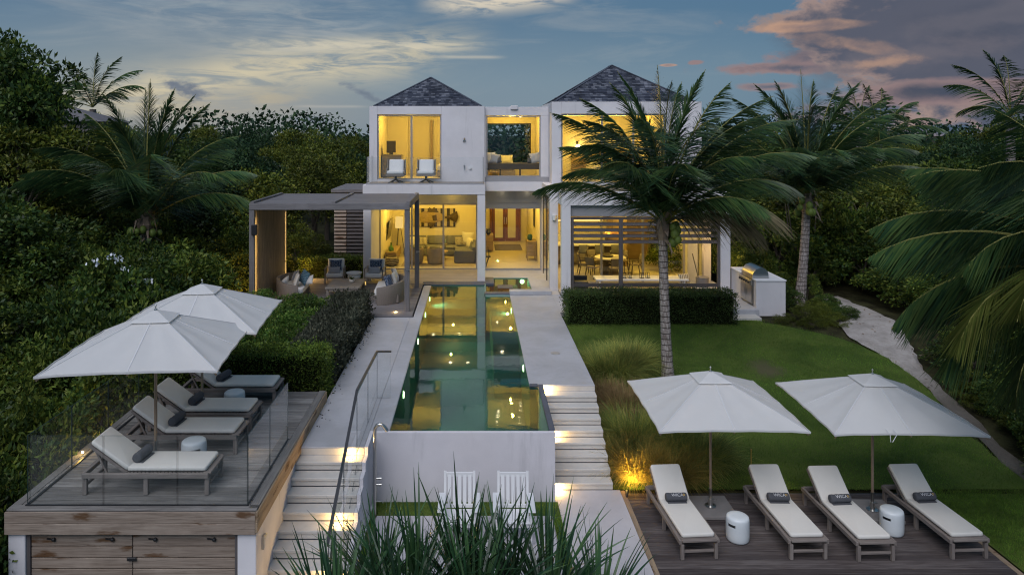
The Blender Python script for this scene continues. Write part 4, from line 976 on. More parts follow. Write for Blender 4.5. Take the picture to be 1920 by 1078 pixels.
# louvred service enclosure at the side of the house
se = thing('louvred_enclosure', 'dark slatted timber enclosure with a flat roof beside the villa', 'enclosure', (-5.4, 32, TZ))
for k in range(20):
    z = 1.9 + k * .155
    mk('slat', MB().bar((-5.98, 31.0, z), (-5.46, 31.0, z), .13, .02, up=(0, -.8, .6)), 'knot', se, world=True); mk('slat', MB().bar((-5.44, 31.05, z), (-4.53, 31.05, z), .15, .022, up=(0, -.8, .6)), 'darkwood', se, world=True)
mk('back_panel', MB().box(-5.98, -4.52, 31.2, 31.24, TZ, 5.0), 'black', se, world=True); mk('flat_roof', MB().cbox(-6.1, -4.53, 30.9, 34.5, 5.02, 5.16, .01), 'perg', se, world=True)

# ---------------------------------------------------------- interior lights
def room_light(x, y, z, p, nx=1, ny=1, dx=1.2, dy=1.2):
    for i in range(nx):
        for j in range(ny): light('ceiling_light', 'POINT', (x + (i - (nx - 1) / 2) * dx, y + (j - (ny - 1) / 2) * dy, z - .22), 1.38 * p / (nx * ny), (1, .65, .105), .02, vl)
room_light(-2.0, 34.2, 4.74, 150, 2, 1, 2.0); room_light(1.65, 33.6, 4.74, 55); room_light(1.65, 37.6, 4.74, 60, 1, 2, 1, 2.4)
room_light(-2.0, 33.4, 8.34, 120, 2, 1, 1.8); room_light(1.7, 33.4, 8.3, 85, 1, 2, 1, 1.8); room_light(5.6, 33.4, 8.34, 130, 2, 1, 2.2)
room_light(5.2, 32.4, 4.68, 150, 1, 2, 1.8, 3.0); room_light(7.8, 30.8, 4.68, 60); room_light(6.3, 28.0, 4.84, 32, 2, 1, 3)
room_light(-2.0, 30.6, 5.03, 16, 2, 1, 2.0)
dlm = MB().lathe([(.055, 0), (.055, .006), (.03, .008), (.001, .008)], 14).mesh('downlight'); dlm.materials.append(M['downlight'])
dspots = [(1.0, 32.2, 8.31), (1.05, 32.9, 8.31), (1.1, 33.6, 8.31), (2.0, 32.2, 8.31), (2.05, 32.9, 8.31), (2.1, 33.6, 8.31), (2.15, 34.3, 8.31), (-3.4, 30.2, 5.035), (-2.4, 30.2, 5.035), (-1.0, 30.2, 5.035), (-.3, 30.2, 5.035), (1.2, 31.7, 5.035), (2.3, 31.7, 5.035), (-3.2, 33.4, 4.745), (-1.9, 33.4, 4.745), (-.7, 33.4, 4.745), (1.1, 33, 4.745), (2.2, 33, 4.745), (1.1, 35.5, 4.745), (2.2, 35.5, 4.745)]
for (x, y, z) in dspots:
    o = mk('downlight', dlm, None, loc=(x, y, z - .009)); tag(o, 'small round recessed downlight in a lit ceiling of the villa', 'downlight', 'recessed downlights in the villa ceilings')
# ============================================================ LOUNGERS, UMBRELLAS, STOOLS
def make_lounger():
    t = thing('sun_lounger', '', 'sun lounger'); L, Wd, h = 2.0, .73, .35
    for s in (-1, 1): mk('side_rail', MB().cbox(0, L, s * (Wd / 2 - .025) - .025, s * (Wd / 2 - .025) + .025, h - .075, h, .005), 'teak', t)
    for x in (.03, 1.0, L - .03):
        for s in (-1, 1): mk('leg', MB().cbox(x - .035, x + .035, s * (Wd / 2 - .06) - .03, s * (Wd / 2 - .06) + .03, 0, h - .076, .005), 'teak_z', t)
    for x in (.03, L - .03): mk('stretcher', MB().cbox(x - .018, x + .018, -Wd / 2 + .092, Wd / 2 - .092, .12, .165, .004), 'teak_y', t)
    mk('end_rail', MB().cbox(-.03, .04, -Wd / 2 + .051, Wd / 2 - .051, h - .07, h, .004), 'teak_y', t)
    mk('end_panel', MB().cbox(L - .10, L + .03, -Wd / 2 + .051, Wd / 2 - .051, h - .03, h + .004, .004), 'teak_y', t)
    sm = MB().cbox(-.022, .022, -Wd / 2 + .055, Wd / 2 - .055, -.02, 0, .003).mesh('slat'); sm.materials.append(M['teak_y'])
    for i in range(20): mk('slat', sm, None, t, loc=(.70 + i * .061, 0, h - .012))
    A = R(36); hx = .68; br = MB()
    for s in (-1, 1): br.bar((hx, s * .28, h - .015), (hx - .72 * math.cos(A), s * .28, h - .015 + .72 * math.sin(A)), .044, .04)
    for i in range(10):
        d = .04 + i * .07; cx, cz = hx - d * math.cos(A), h + d * math.sin(A); br.bar((cx, -.26, cz), (cx, .26, cz), .055, .018, up=(math.sin(A), 0, math.cos(A)))
    mk('backrest', br, 'teak', t)
    mk('prop', MB().bar((hx - .55, -.2, h + .34), (hx - .36, -.2, h - .05), .03, .03).bar((hx - .55, .2, h + .34), (hx - .36, .2, h - .05), .03, .03), 'teak_z', t)
    mks('seat_cushion', MB().slab((hx + .635, 0, h + .045), 1.27, .60, .075, .03), 'cushion', t, 50)
    d = .36; rot = Matrix.Rotation(A, 4, 'Y')
    mks('back_cushion', MB().slab((hx - d * math.cos(A) + .05 * math.sin(A), 0, h + d * math.sin(A) + .05 * math.cos(A) + .005), .74, .60, .075, .03, rot), 'cushion', t, 50)
    return t
lg = make_lounger()
left = [((-5.22, 11.88), 'cream sun lounger nearest the front glass of the raised deck'),
        ((-5.26, 13.34), 'cream sun lounger second from the front glass on the raised deck'),
        ((-5.30, 14.36), 'cream sun lounger third from the front glass on the raised deck'),
        ((-5.22, 15.72), 'cream sun lounger at the back of the raised deck next to the clipped hedge')]
right = [((3.90, 13.84), -86, 'cream sun lounger leftmost on the lower deck by the lit ornamental grass'),
         ((5.86, 13.84), -88, 'cream sun lounger second from the left on the lower deck'),
         ((7.02, 13.78), -88, 'cream sun lounger just left of the rightmost umbrella base on the lower deck'),
         ((8.70, 13.86), -87, 'cream sun lounger rightmost on the lower deck beside the grass edge')]
def towel(x, y, z, rz, label, logo):
    t = thing('rolled_towel', label, 'towel', (x, y, z), rz, 'rolled towels on the loungers')
    mb = MB(); pts = []; n = 20
    prof = [(.001, -.20), (.055, -.205), (.072, -.195), (.076, -.18)] + [(.076 + .0025 * math.sin(i * 1.9), -.18 + .36 * i / 12) for i in range(1, 12)] + [(.076, .18), (.072, .195), (.055, .205), (.001, .20)]
    b = MB().lathe(prof, n)
    mb.add([(v[0], v[2], v[1]) for v in b.v], [tuple(reversed(f)) for f in b.f])
    mks('roll', mb, 'towel', t, 60)
    mk('loose_edge', MB().cbox(.03, .10, -.185, .185, -.078, -.062, .004), 'towel', t)
    if logo:
        fc = bpy.data.curves.new('lettering', 'FONT'); fc.body = 'WICA'; fc.size = .085; fc.extrude = .0008; fc.align_x = 'CENTER'; fc.align_y = 'CENTER'; fc.offset = -.0008
        tmp = bpy.data.objects.new('tmp', fc); COL.objects.link(tmp); bpy.context.view_layer.update()
        me = bpy.data.meshes.new_from_object(tmp.evaluated_get(bpy.context.evaluated_depsgraph_get())); bpy.data.objects.remove(tmp)
        for v in me.vertices:   # wrap the flat letters round the roll
            u, w, dpt = v.co.x, v.co.y, v.co.z
            a = R(52) + (w / .079); r_ = .0795 + dpt
            v.co = (r_ * math.cos(a), u + .01, r_ * math.sin(a))
        me.name = 'lettering'; me.materials.clear(); me.materials.append(M['white']); mk('lettering', me, None, t)
        fl = MB()
        for k in range(5):
            a0 = R(52); cu, cw = .135, .0
            for j in range(1): 
                ang_ = k * 2 * PI / 5 + .4; pu, pw = cu + .016 * math.cos(ang_), cw + .016 * math.sin(ang_)
                a = a0 + pw / .079; c_ = Vector((.0805 * math.cos(a), pu, .0805 * math.sin(a))); fl.sphere(c_, .008, 6, 4)
        mk('flower_mark', fl, plain('flower_thread', (.55, .36, .10) , .7), t)
    return t
tl = ['foremost lounger of the raised deck', 'second lounger of the raised deck', 'third lounger of the raised deck', 'rear lounger of the raised deck']
tr = ['leftmost lounger of the lower deck', 'second lounger from the left on the lower deck', 'third lounger from the left on the lower deck', 'rightmost lounger of the lower deck']
first = True
for i, ((x, y), lab) in enumerate(left):
    dx_ = -.98; loc = (x - 1.0 + rnd.uniform(-.01, .01), y, DZ + .003)
    if i == 0: lg.location = loc; lg['label'] = lab; lg['group'] = 'sun loungers on the two decks'
    else: copy_tree(lg, loc, rnd.uniform(-.01, .01), lab)
    towel(x - 1 + .80, y + .02, DZ + .35 + .165, R(rnd.uniform(-14, 2)), 'grey rolled towel on the ' + tl[i], False)
for i, ((x, y), a, lab) in enumerate(right):
    d = Vector((math.cos(R(a)), math.sin(R(a)), 0)); o = Vector((x, y, .004)) - d * 1.0
    copy_tree(lg, o, R(a), lab)
    p = o + d * .80; towel(p.x, p.y, .35 + .165, R(a + rnd.uniform(-4, 4)), 'towel with a white word on the ' + tr[i], True)

def make_stool():
    t = thing('drum_stool', '', 'stool', group='white ceramic drum stools')
    r = .205; prof = [(.17, 0), (.195, .012), (r, .04), (r + .004, .12), (r + .004, .30), (r + .004, .345), (r, .40), (.198, .43), (.175, .448), (.10, .452), (.001, .452)]
    mks('body', MB().lathe(prof, 36, skip=lambda i, k: i == 4 and k in (19, 20, 21, 22)), 'ceramic', t, 60); return t
stl = make_stool()
for i, (x, y, z, rz, lab) in enumerate(((4.87, 13.48, .004, 10, 'white ceramic drum stool with a hand slot beside the leftmost lower lounger'), (7.86, 13.72, .004, 6, 'white ceramic drum stool with a hand slot between the two right lower loungers'),
        (-4.85, 12.58, DZ + .004, 90, 'white ceramic drum stool behind the foremost lounger of the raised deck'), (-4.93, 14.95, DZ + .004, 90, 'white ceramic drum stool between the two rear loungers of the raised deck'))):
    if i == 0: stl.location = (x, y, z); stl.rotation_euler[2] = R(rz); stl['label'] = lab
    else: copy_tree(stl, (x, y, z), R(rz), lab)

def umbrella(x, y, z, rz, label, half=1.375, top=2.72, drop=.63, seed=0, base=True, tie=0):
    t = thing('garden_umbrella', label, 'umbrella', (x, y, z), rz, 'white square garden umbrellas'); rr = random.Random(seed)
    mks('pole', MB().tube([(0, 0, .25), (0, 0, top - .06)], .026, 14), 'pole', t)
    mks('ferrule', MB().tube([(0, 0, .03), (0, 0, .42)], .031, 14), 'steel', t)
    mks('finial', MB().lathe([(.03, 0), (.028, .02), (.012, .03), (.012, .07), (.02, .09), (.001, .11)], 12, (0, 0, top + .01)), 'steel', t)
    N = 14; K = 10; mb = MB()
    for side in range(4):
        a = side * PI / 2; ca, sa = math.cos(a), math.sin(a); vs = []
        for i in range(K + 1):
            s = i / K
            for j in range(N + 1):
                u = j / N * 2 - 1; w = half * s; px_, py_ = u * w, -w
                rib = min(abs(u), abs(abs(u) - 1)); sag = .045 * math.sin(PI * min(1, rib * 2)) * math.sin(PI * min(1, s * .9)) * s + .012 * rr.uniform(-1, 1) * (0 if rib < .02 else s * (1 - s))
                edge = .035 * math.sin(PI * rib * 2) * (s ** 6)
                zz = top - drop * (s ** .97) - sag + edge * .0 - .03 * (s ** 3) * abs(u) ** 3
                inw = 1 - .012 * math.sin(PI * min(1, rib * 2)) * s
                px2, py2 = px_ * 1, py_ * inw
                vs.append((px2 * ca - py2 * sa, px2 * sa + py2 * ca, zz))
        fs = [(i * (N + 1) + j, (i + 1) * (N + 1) + j, (i + 1) * (N + 1) + j + 1, i * (N + 1) + j + 1) for i in range(1 if False else 0, K) for j in range(N)]
        mb.add(vs, fs)
    cn = mks('canopy', mb, 'canvas', t, 12)
    hem = MB()
    for side in range(4):
        a = side * PI / 2; ca, sa = math.cos(a), math.sin(a); hp = []
        for j in range(9):
            u = j / 8 * 2 - 1; rib = min(abs(u), abs(abs(u) - 1)); zz = top - drop - .03 * abs(u) ** 3; q = half * (1 - .012 * math.sin(PI * min(1, rib * 2)))
            hp.append(Vector((u * half * ca + q * sa, u * half * sa - q * ca, zz)))
        for a_, b_ in zip(hp, hp[1:]): hem.bar(a_, b_, .004, .035)
    mk('hem', hem, 'canvas', cn)
    for k in range(8):
        a = k * PI / 4; L_ = half * (math.sqrt(2) if k % 2 else 1); sm = MB(); pv = None
        for i in range(7):
            s = .2 + .8 * i / 6; q = Vector((L_ * s * math.cos(a), L_ * s * math.sin(a), top - drop * (s ** .97) - (.03 * s ** 3 if k % 2 else 0) + .003))
            if pv is not None: sm.bar(pv, q, .016, .006)
            pv = q
        mk('seam', sm, 'seam', cn)
    vt = MB(); hv = half * .24
    for side in range(4):
        a = side * PI / 2; ca, sa = math.cos(a), math.sin(a); vs = []
        for s in (0, .5, 1.0):
            for u in (-1, -.5, 0, .5, 1): w = hv * s; vs.append((u * w * ca + w * sa, u * w * sa - w * ca, top + .028 - drop * .235 * s - .006 * (s * (1 - abs(u)))))
        vt.add(vs, [(i * 5 + j, (i + 1) * 5 + j, (i + 1) * 5 + j + 1, i * 5 + j + 1) for i in range(2) for j in range(4)])
    mks('vent', vt, 'canvas', cn, 12)
    for k in range(8):
        a = k * PI / 4; L_ = half * (math.sqrt(2) if k % 2 else 1) * .985
        mk('rib', MB().bar((0, 0, top - .05), (L_ * math.cos(a), L_ * math.sin(a), top - drop - .05 - (.03 if k % 2 else 0)), .02, .022), 'pole', t)
        mk('stay', MB().bar((0, 0, top - .72), (L_ * .52 * math.cos(a), L_ * .52 * math.sin(a), top - .06 - drop * .54), .016, .018), 'pole', t)
    mks('hub', MB().tube([(0, 0, top - .77), (0, 0, top - .68)], .05, 12), 'steel', t)
    if base:
        mks('base_slab', MB().cbox(-.42, .42, -.42, .42, .004, .07, .008), 'stone_grey', t); mks('base_collar', MB().lathe([(.11, .071), (.11, .082), (.045, .09), (.045, .22), (.038, .225)], 20), 'steel', t)
        mk('knob', MB().bar((.03, 0, .20), (.09, -.03, .21), .02, .02), 'steel', t)
    for k in range(tie):
        tx = -.42 + k * .13; pts_ = [(tx, -half * .93, top - drop * .93 + .01), (tx + .02, -half - .01, top - drop + .01), (tx + .03 - k * .1, -half - .02, top - drop - .13)]
        mk('tie', MB().tube(pts_, .006, 5), 'white', t)
    return t
M['seam'] = plain('canvas_seam', (.64, .64, .65), .9, .1, var=.1)
M['stone_grey'] = concrete('umbrella_base_stone', (.24, .225, .22), .2, .4)
umbrella(4.72, 14.57, .004, 0, 'white square umbrella shading the left pair of loungers on the lower deck', 1.375, 2.74, .62, 1)
umbrella(7.88, 14.42, .004, R(-1.5), 'white square umbrella shading the right pair of loungers on the lower deck, tie strings hanging', 1.375, 2.74, .62, 2, tie=2)
umbrella(-5.52, 12.6, DZ + .004, R(6), 'white square umbrella nearest the front of the raised deck', 1.36, 2.66, .63, 3, tie=0)
umbrella(-5.54, 14.8, DZ + .004, R(5), 'white square umbrella behind the other one on the raised deck by the hedge', 1.36, 2.66, .63, 4)

# ------------------------------------------------ two white slatted chairs on the patio
def make_porch_chair():
    t = thing('slatted_chair', '', 'chair', group='white high backed slatted chairs on the patio'); w = .27
    for s in (-1, 1):
        mk('back_post', MB().bar((s * w, .22, .02), (s * w, .42, 1.0), .045, .035, up=(0, -1, 0)), 'white', t)
        mk('front_leg', MB().cbox(s * (w + .03) - .022, s * (w + .03) + .022, -.30, -.25, 0, .62, .004), 'white', t)
        mk('arm', MB().cbox(s * (w + .045) - .065, s * (w + .045) + .065, -.38, .32, .622, .645, .006), 'white', t)
        mk('rocker', MB().tube([(s * w, -.45, .06), (s * w, -.2, .022), (s * w, .1, .022), (s * w, .45, .08)], .02, 6), 'white', t)
    for i in range(5): mk('back_slat', MB().bar((-.19 + i * .095, .285, .42), (-.19 + i * .095, .40, .93), .062, .016, up=(0, -1, 0)), 'white', t)
    mk('top_rail', MB().cbox(-.25, .25, .395, .42, .90, .985, .005), 'white', t); mk('low_rail', MB().cbox(-.25, .25, .275, .30, .38, .45, .005), 'white', t)
    for i in range(7): mk('seat_slat', MB().cbox(-.28, .28, -.32 + i * .085, -.32 + i * .085 + .07, .39 - i * .006, .408 - i * .006, .004), 'white', t)
    mk('apron', MB().cbox(-.27, .27, -.29, -.265, .31, .385, .004), 'white', t)
    return t
pc = make_porch_chair(); pc.location = (-.28, 13.25, .188); pc['label'] = 'white slatted high backed chair, left one of the two in front of the pool wall'
copy_tree(pc, (.71, 13.25, .188), R(-1), 'white slatted high backed chair, right one of the two in front of the pool wall')

# outdoor shower
sh = thing('outdoor_shower', 'tall curved steel shower pipe with two valves beside the pool wall', 'shower', (-1.92, 14.0, .17))
pts = [(0, 0, 0), (0, 0, 1.62)] + [(.09 * (1 - math.cos(a)) + .0, 0, 1.66 + .09 * math.sin(a)) for a in [PI * i / 10 for i in range(0, 8)]]
mks('pipe', MB().tube([(0, 0, 0), (0, 0, .8), (0, 0, 1.6), (.01, 0, 1.68), (.045, 0, 1.74), (.10, 0, 1.76), (.155, 0, 1.74), (.20, 0, 1.69), (.24, 0, 1.63)], .034, 14), 'steel', sh, 60)
for z in (.60, .72): mks('valve', MB().tube([(.03, 0, z), (.09, 0, z)], .022, 10).tube([(.09, 0, z), (.13, 0, z)], .030, 10), 'steel', sh)
mks('foot_tap', MB().tube([(.03, 0, .28), (.15, 0, .28), (.155, 0, .25)], .012, 8), 'steel', sh)

# ------------------------------------------------ outdoor kitchen
bq = thing('grill_island', 'white outdoor kitchen island with a stone top beside the lawn', 'kitchen island', (9.97, 25.5, TZ))
mk('body', MB().cbox(9.47, 10.47, 24.5, 24.72, TZ - .4, 2.55, .008).cbox(9.52, 10.47, 24.722, 25.9, TZ - .4, 2.55, .006).cbox(9.47, 10.47, 25.902, 26.9, TZ - .4, 2.55, .008), 'stucco', bq, world=True)
mk('worktop', MB().cbox(9.45, 10.49, 24.48, 24.78, 2.552, 2.60, .006).cbox(10.05, 10.49, 24.782, 25.88, 2.552, 2.60, .004).cbox(9.45, 10.49, 25.882, 26.92, 2.552, 2.60, .006), 'white', bq, world=True)
gr = thing('gas_grill', 'stainless steel gas grill with a rounded hood built into the white island', 'grill', (9.75, 25.3, 1.7))
gm = MB(); gm.cbox(9.44, 9.518, 24.76, 25.84, 1.72, 2.36, .006); mk('cabinet', gm, 'steel', gr, world=True)
for a, b in ((24.79, 25.29), (25.31, 25.81)): mk('door', MB().cbox(9.425, 9.438, a, b, 1.75, 2.32, .004).bar((9.41, (b if a < 25 else a) + (-.05 if a < 25 else .05), 1.95), (9.41, (b if a < 25 else a) + (-.05 if a < 25 else .05), 2.2), .015, .015), 'steel', gr, world=True)
mk('control_panel', MB().cbox(9.38, 9.47, 24.76, 25.84, 2.362, 2.54, .01), 'steel', gr, world=True)
for i in range(5): mks('knob', MB().tube([(9.378, 24.90 + i * .2, 2.45), (9.33, 24.90 + i * .2, 2.45)], .032, 12), 'black', gr, world=True)
pr = [(9.46, 2.56), (9.46, 2.66), (9.50, 2.78), (9.60, 2.90), (9.74, 2.95), (9.90, 2.92), (10.0, 2.80), (10.03, 2.56)]; hm = MB(); n = len(pr)
hm.add([(x, 24.80, z) for x, z in pr] + [(x, 25.80, z) for x, z in pr], [tuple(range(n)), tuple(reversed(range(n, 2 * n)))] + [(i + n, (i + 1) % n + n, (i + 1) % n, i) for i in range(n)])
mks('hood', hm, 'steel', gr, 35, world=True); mk('hood_handle', MB().tube([(9.44, 24.9, 2.70), (9.40, 24.9, 2.72), (9.40, 25.7, 2.72), (9.44, 25.7, 2.70)], .014, 8), 'steel', gr, world=True)
mk('grill_terrace', MB().cbox(8.40, 9.47, 24.2, 29.0, 1.2, 1.67, .01).cbox(9.40, 9.46, 29.0, 29.1, 1.2, 1.6, .01), 'conc', kind='structure'); mk('grill_step', MB().cbox(8.40, 9.34, 23.68, 24.198, 1.1, 1.53, .01), 'conc_step', kind='structure')
light('porch_light', 'POINT', (9.56, 27.9, 2.9), 30, (1, .62, .2), .1)

# ------------------------------------------------ pergola seating
PZ = TZ + .055
def patio_chair(x, y, rz, lab):
    t = thing('armchair', lab, 'armchair', (x, y, PZ), rz, 'pergola armchairs')   # faces -y
    for s in (-1, 1):
        mk('arm_frame', MB().cbox(s * .36 - .02, s * .36 + .02, -.36, -.32, 0, .58, .004).cbox(s * .36 - .02, s * .36 + .02, .30, .34, 0, .62, .004).cbox(s * .36 - .025, s * .36 + .025, -.36, .34, .581, .605, .004), 'oak_grey', t)
    mk('seat_frame', MB().cbox(-.34, .34, -.36, .34, .22, .27, .004), 'oak_grey', t)
    mks('seat_cushion', MB().slab((0, -.03, .34), .66, .68, .14, .04), 'cushion_w', t, 50)
    mks('back_cushion', MB().slab((0, .30, .62), .66, .16, .56, .05, Matrix.Rotation(R(-14), 4, 'X')), 'cushion_w', t, 50)
    return t
M['oak_grey'] = wood('grey_oak', (.24, .21, .18), (.34, .31, .27), (.12, .10, .09), rough=.6)
def cushion(x, y, z, w, h, mat, rot, lab, th=.14, cat='cushion', group=None):
    o = mks('scatter_cushion', MB().pillow((0, 0, 0), w, h, th, rot), mat, None, 70, loc=(x, y, z)); return tag(o, lab, cat, group)
for i, (x, side) in enumerate(((-5.55, 'left'), (-3.95, 'right'))):
    patio_chair(x, 29.0 if i == 0 else 28.95, R(4 if i == 0 else -4), 'white cushioned armchair with a pale timber frame, %s one under the pergola' % side)
    cushion(x + .02, 28.98, PZ + .70, .52, .42, 'blue_cush', (R(-14), 0, 0), 'indigo patterned cushion on the %s white armchair' % side)
M['lumbar'] = plain('lumbar_linen', (.42, .42, .45), .9, .1, var=.08)
for i, (x, side) in enumerate(((-5.55, 'left'), (-3.95, 'right'))): cushion(x - .01, 28.78, PZ + .53, .50, .26, 'lumbar', (R(-10), 0, 0), 'pale grey lumbar cushion on the %s white armchair' % side)
tag(mks('side_table', MB().lathe([(.22, 0), (.20, .02), (.19, .18), (.27, .30), (.22, .33), (.30, .42), (.31, .44), (.31, .46), (.001, .465)], 32), 'white', loc=(-4.75, 28.7, PZ)), 'round white drum side table between the two white armchairs', 'side table')
ct = thing('low_table', 'low rectangular timber table on the pergola deck with a small potted plant', 'coffee table', (-4.75, 26.9, PZ))
tm = MB().cbox(-.62, .62, -.092, .092, .34, .40, .004).mesh('table_board'); tm.materials.append(M['oak_grey'])
for i in range(8): mk('table_board', tm, None, ct, loc=(0, -.68 + i * .194, 0))
for sx in (-.54, .54):
    for sy in (-.68, .68): mk('leg', MB().cbox(sx - .05, sx + .05, sy - .05, sy + .05, 0, .339, .005), 'oak_grey', ct)
mk('apron', MB().cbox(-.52, .52, -.73, -.70, .24, .338, .004), 'oak_grey', ct)
pp = thing('potted_plant', 'tiny potted succulent standing on the low timber table', 'potted plant', (-4.55, 27.0, PZ + .402)); mks('pot', MB().lathe([(.05, 0), (.10, .04), (.11, .10), (.09, .12), (.001, .11)], 16), 'cushion', pp)
v, q = blades(np.tile([[0, 0, .1]], (30, 1)), (lambda d: d / np.linalg.norm(d, axis=1, keepdims=True))(np.random.RandomState(2).normal(size=(30, 3)) * [1, 1, .3] + [0, 0, 1.3]), .22, .03, 3, .5); mk('leaves', mesh_np('leaves', v, q), 'shrub_a', pp)
def wicker_sofa(x, y, rz, lab):
    t = thing('wicker_sofa', lab, 'sofa', (x, y, PZ), rz, 'curved grey wicker sofas')   # open side faces -x, length along y
    n = 18; vs = []; fs = []
    for i in range(n + 1):
        a = -PI * .56 + PI * 1.12 * i / n; cx, cy = .78 * math.cos(a) * (1 if math.cos(a) > 0 else .9), 1.12 * math.sin(a)
        hgt = .62 + .12 * math.cos(a)
        for (k, z) in ((1.0, 0), (1.06, .3), (1.08, hgt - .04), (1.05, hgt), (.93, hgt), (.90, hgt - .04), (.88, .3), (.88, .0)): vs.append((cx * k, cy * (k * .5 + .5), z))
    for i in range(n):
        for k in range(8): fs.append((i * 8 + k, (i + 1) * 8 + k, (i + 1) * 8 + (k + 1) % 8, i * 8 + (k + 1) % 8))
    fs += [tuple(range(8)), tuple(reversed(range(n * 8, n * 8 + 8)))]
    mks('shell', MB().add(vs, fs), 'wicker', t, 40)
    vs = []; n2 = 24
    for z, k in ((.30, .86), (.40, .88), (.45, .85), (.455, .6)):
        for i in range(n2): a = 2 * PI * i / n2; vs.append((max(.76 * math.cos(a) * k, -.25), 1.08 * math.sin(a) * k, z))
    fs = [(r_ * n2 + i, r_ * n2 + (i + 1) % n2, (r_ + 1) * n2 + (i + 1) % n2, (r_ + 1) * n2 + i) for r_ in range(3) for i in range(n2)] + [tuple(range(3 * n2, 4 * n2))]
    mks('seat_cushion', MB().add(vs, fs), 'cushion_w', t, 60); mk('seat_base', MB().cbox(-.2, .6, -.85, .85, .02, .30, .01), 'wicker', t)
    return t
wicker_sofa(-3.28, 26.2, R(2), 'curved grey wicker sofa with its back to the pool under the pergola'); wicker_sofa(-6.35, 26.5, R(183), 'curved grey wicker sofa by the slatted timber wall, mostly behind the shrubs')
for (x, y, z, w, h, m_, r_, lb) in ((-3.05, 25.75, .70, .48, .44, 'blue_cush', (R(-18), 0, R(72)), 'indigo patterned cushion on the sofa facing away from the pool'),
    (-2.86, 26.1, .74, .50, .48, 'cushion', (R(-18), 0, R(88)), 'plain cream cushion in the middle of the sofa by the pool'), (-2.88, 26.7, .76, .50, .48, 'cushion_w', (R(-18), 0, R(100)), 'white cushion at the far end of the sofa by the pool'),
    (-2.98, 27.05, .74, .42, .40, 'lumbar', (R(-18), 0, R(112)), 'grey cushion at the far end of the sofa by the pool'),
    (-6.35, 25.95, .72, .50, .48, 'cushion', (R(-20), 0, R(-70)), 'large cream cushion on the sofa by the slatted wall'), (-6.15, 26.3, .74, .50, .50, 'teal_cush', (R(-20), R(14), R(-50)), 'teal patterned cushion on the sofa by the slatted wall'),
    (-5.95, 26.2, .66, .36, .34, 'cushion_w', (R(-24), R(-14), R(-30)), 'small pale cushion leaning in front of the teal one'), (-6.6, 26.8, .70, .46, .42, 'lumbar', (R(-20), 0, R(-95)), 'grey cushion at the back of the sofa by the slatted wall'),
    (-6.75, 25.9, .64, .42, .36, 'cushion_w', (R(-20), R(20), R(-110)), 'white cushion at the near corner of the sofa by the slatted wall')):
    cushion(x, y, PZ + z, w, h, m_, r_, lb)
lt = thing('lantern', 'small lit lantern on the deck behind the right white armchair', 'lantern', (-4.28, 28.45, PZ)); mk('frame', MB().box(-.06, .06, -.06, .06, 0, .02).box(-.06, .06, -.06, .06, .18, .2), 'steel', lt); mks('candle', MB().tube([(0, 0, .02), (0, 0, .14)], .035, 10), 'bulb_soft', lt)

# ------------------------------------------------ balcony swivel chairs
def swivel(x, lab):
    t = thing('swivel_chair', lab, 'armchair', (x, 30.3, F2 + .02), 0, 'balcony swivel chairs')
    bs = MB()
    for k in range(4): a = k * PI / 2 + .6; bs.bar((0, 0, .16), (.34 * math.cos(a), .34 * math.sin(a), .02), .06, .03)
    bs.tube([(0, 0, .12), (0, 0, .30)], .05, 10); mk('swivel_base', bs, 'black', t)
    mk('seat_frame', MB().cbox(-.38, .38, -.36, .34, .30, .38, .006), 'oak_grey', t); mks('seat_cushion', MB().slab((0, -.02, .45), .68, .66, .13, .04), 'cushion_w', t, 50)
    mks('back_cushion', MB().slab((0, .29, .72), .62, .14, .50, .05, Matrix.Rotation(R(-12), 4, 'X')), 'cushion_w', t, 50)
    for s in (-1, 1): mk('arm', MB().cbox(s * .37 - .02, s * .37 + .02, -.2, .36, .56, .60, .004).cbox(s * .37 - .02, s * .37 + .02, .30, .36, .3, .98, .004).cbox(s * .37 - .02, s * .37 + .02, -.2, -.16, .38, .559, .004), 'oak_grey', t)
    mk('back_frame', MB().cbox(-.38, .38, .38, .41, .5, .95, .004), 'oak_grey', t)
swivel(-3.28, 'white cushioned swivel chair on the upper balcony, the left one'); swivel(-2.02, 'white cushioned swivel chair on the upper balcony, the right one')

# ------------------------------------------------ living room
tv = thing('television', 'flat black television on a bracket on the living room wall', 'television', (-4.1, 35.1, 2.95)); mk('screen', MB().cbox(-.03, .03, -.8, .8, -.46, .46, .01, Matrix.Rotation(R(8), 4, 'Y')), 'screen', tv); mk('bracket', MB().cbox(-.06, -.035, -.1, .1, -.1, .1, .004), 'black', tv)
fl = thing('floor_lamp', 'tripod floor lamp with a tall white shade in the living room', 'lamp', (-3.72, 35.9, F1))
for k in range(3): a = k * 2 * PI / 3; mk('leg', MB().tube([(.28 * math.cos(a), .28 * math.sin(a), 0), (.07 * math.cos(a), .07 * math.sin(a), 1.35)], .018, 8), 'darkwoodz', fl)
mks('lamp_shade', MB().lathe([(.20, 1.32), (.18, 1.86)], 24), 'bulb_soft', fl)
cs = thing('media_cabinet', 'low timber cabinet under the television', 'cabinet', (-3.85, 34.4, F1)); mk('body', MB().cbox(-.24, .24, -1.1, 1.1, .12, .52, .008), 'oak', cs)
for i in range(3): mk('drawer', MB().cbox(.242, .262, -1.08 + i * .73, -.38 + i * .73, .15, .49, .004), 'oak', cs)
for sy in (-1, 1): mk('leg', MB().cbox(-.2, .2, sy * .95 - .03, sy * .95 + .03, 0, .119, .004), 'oak', cs)
tag(mks('glass_bottle', MB().lathe([(.11, 0), (.13, .05), (.12, .16), (.04, .24), (.03, .36), (.04, .38)], 18), 'green_glass', loc=(-3.88, 33.8, F1 + .522)), 'green glass bottle on the low cabinet under the television', 'bottle')
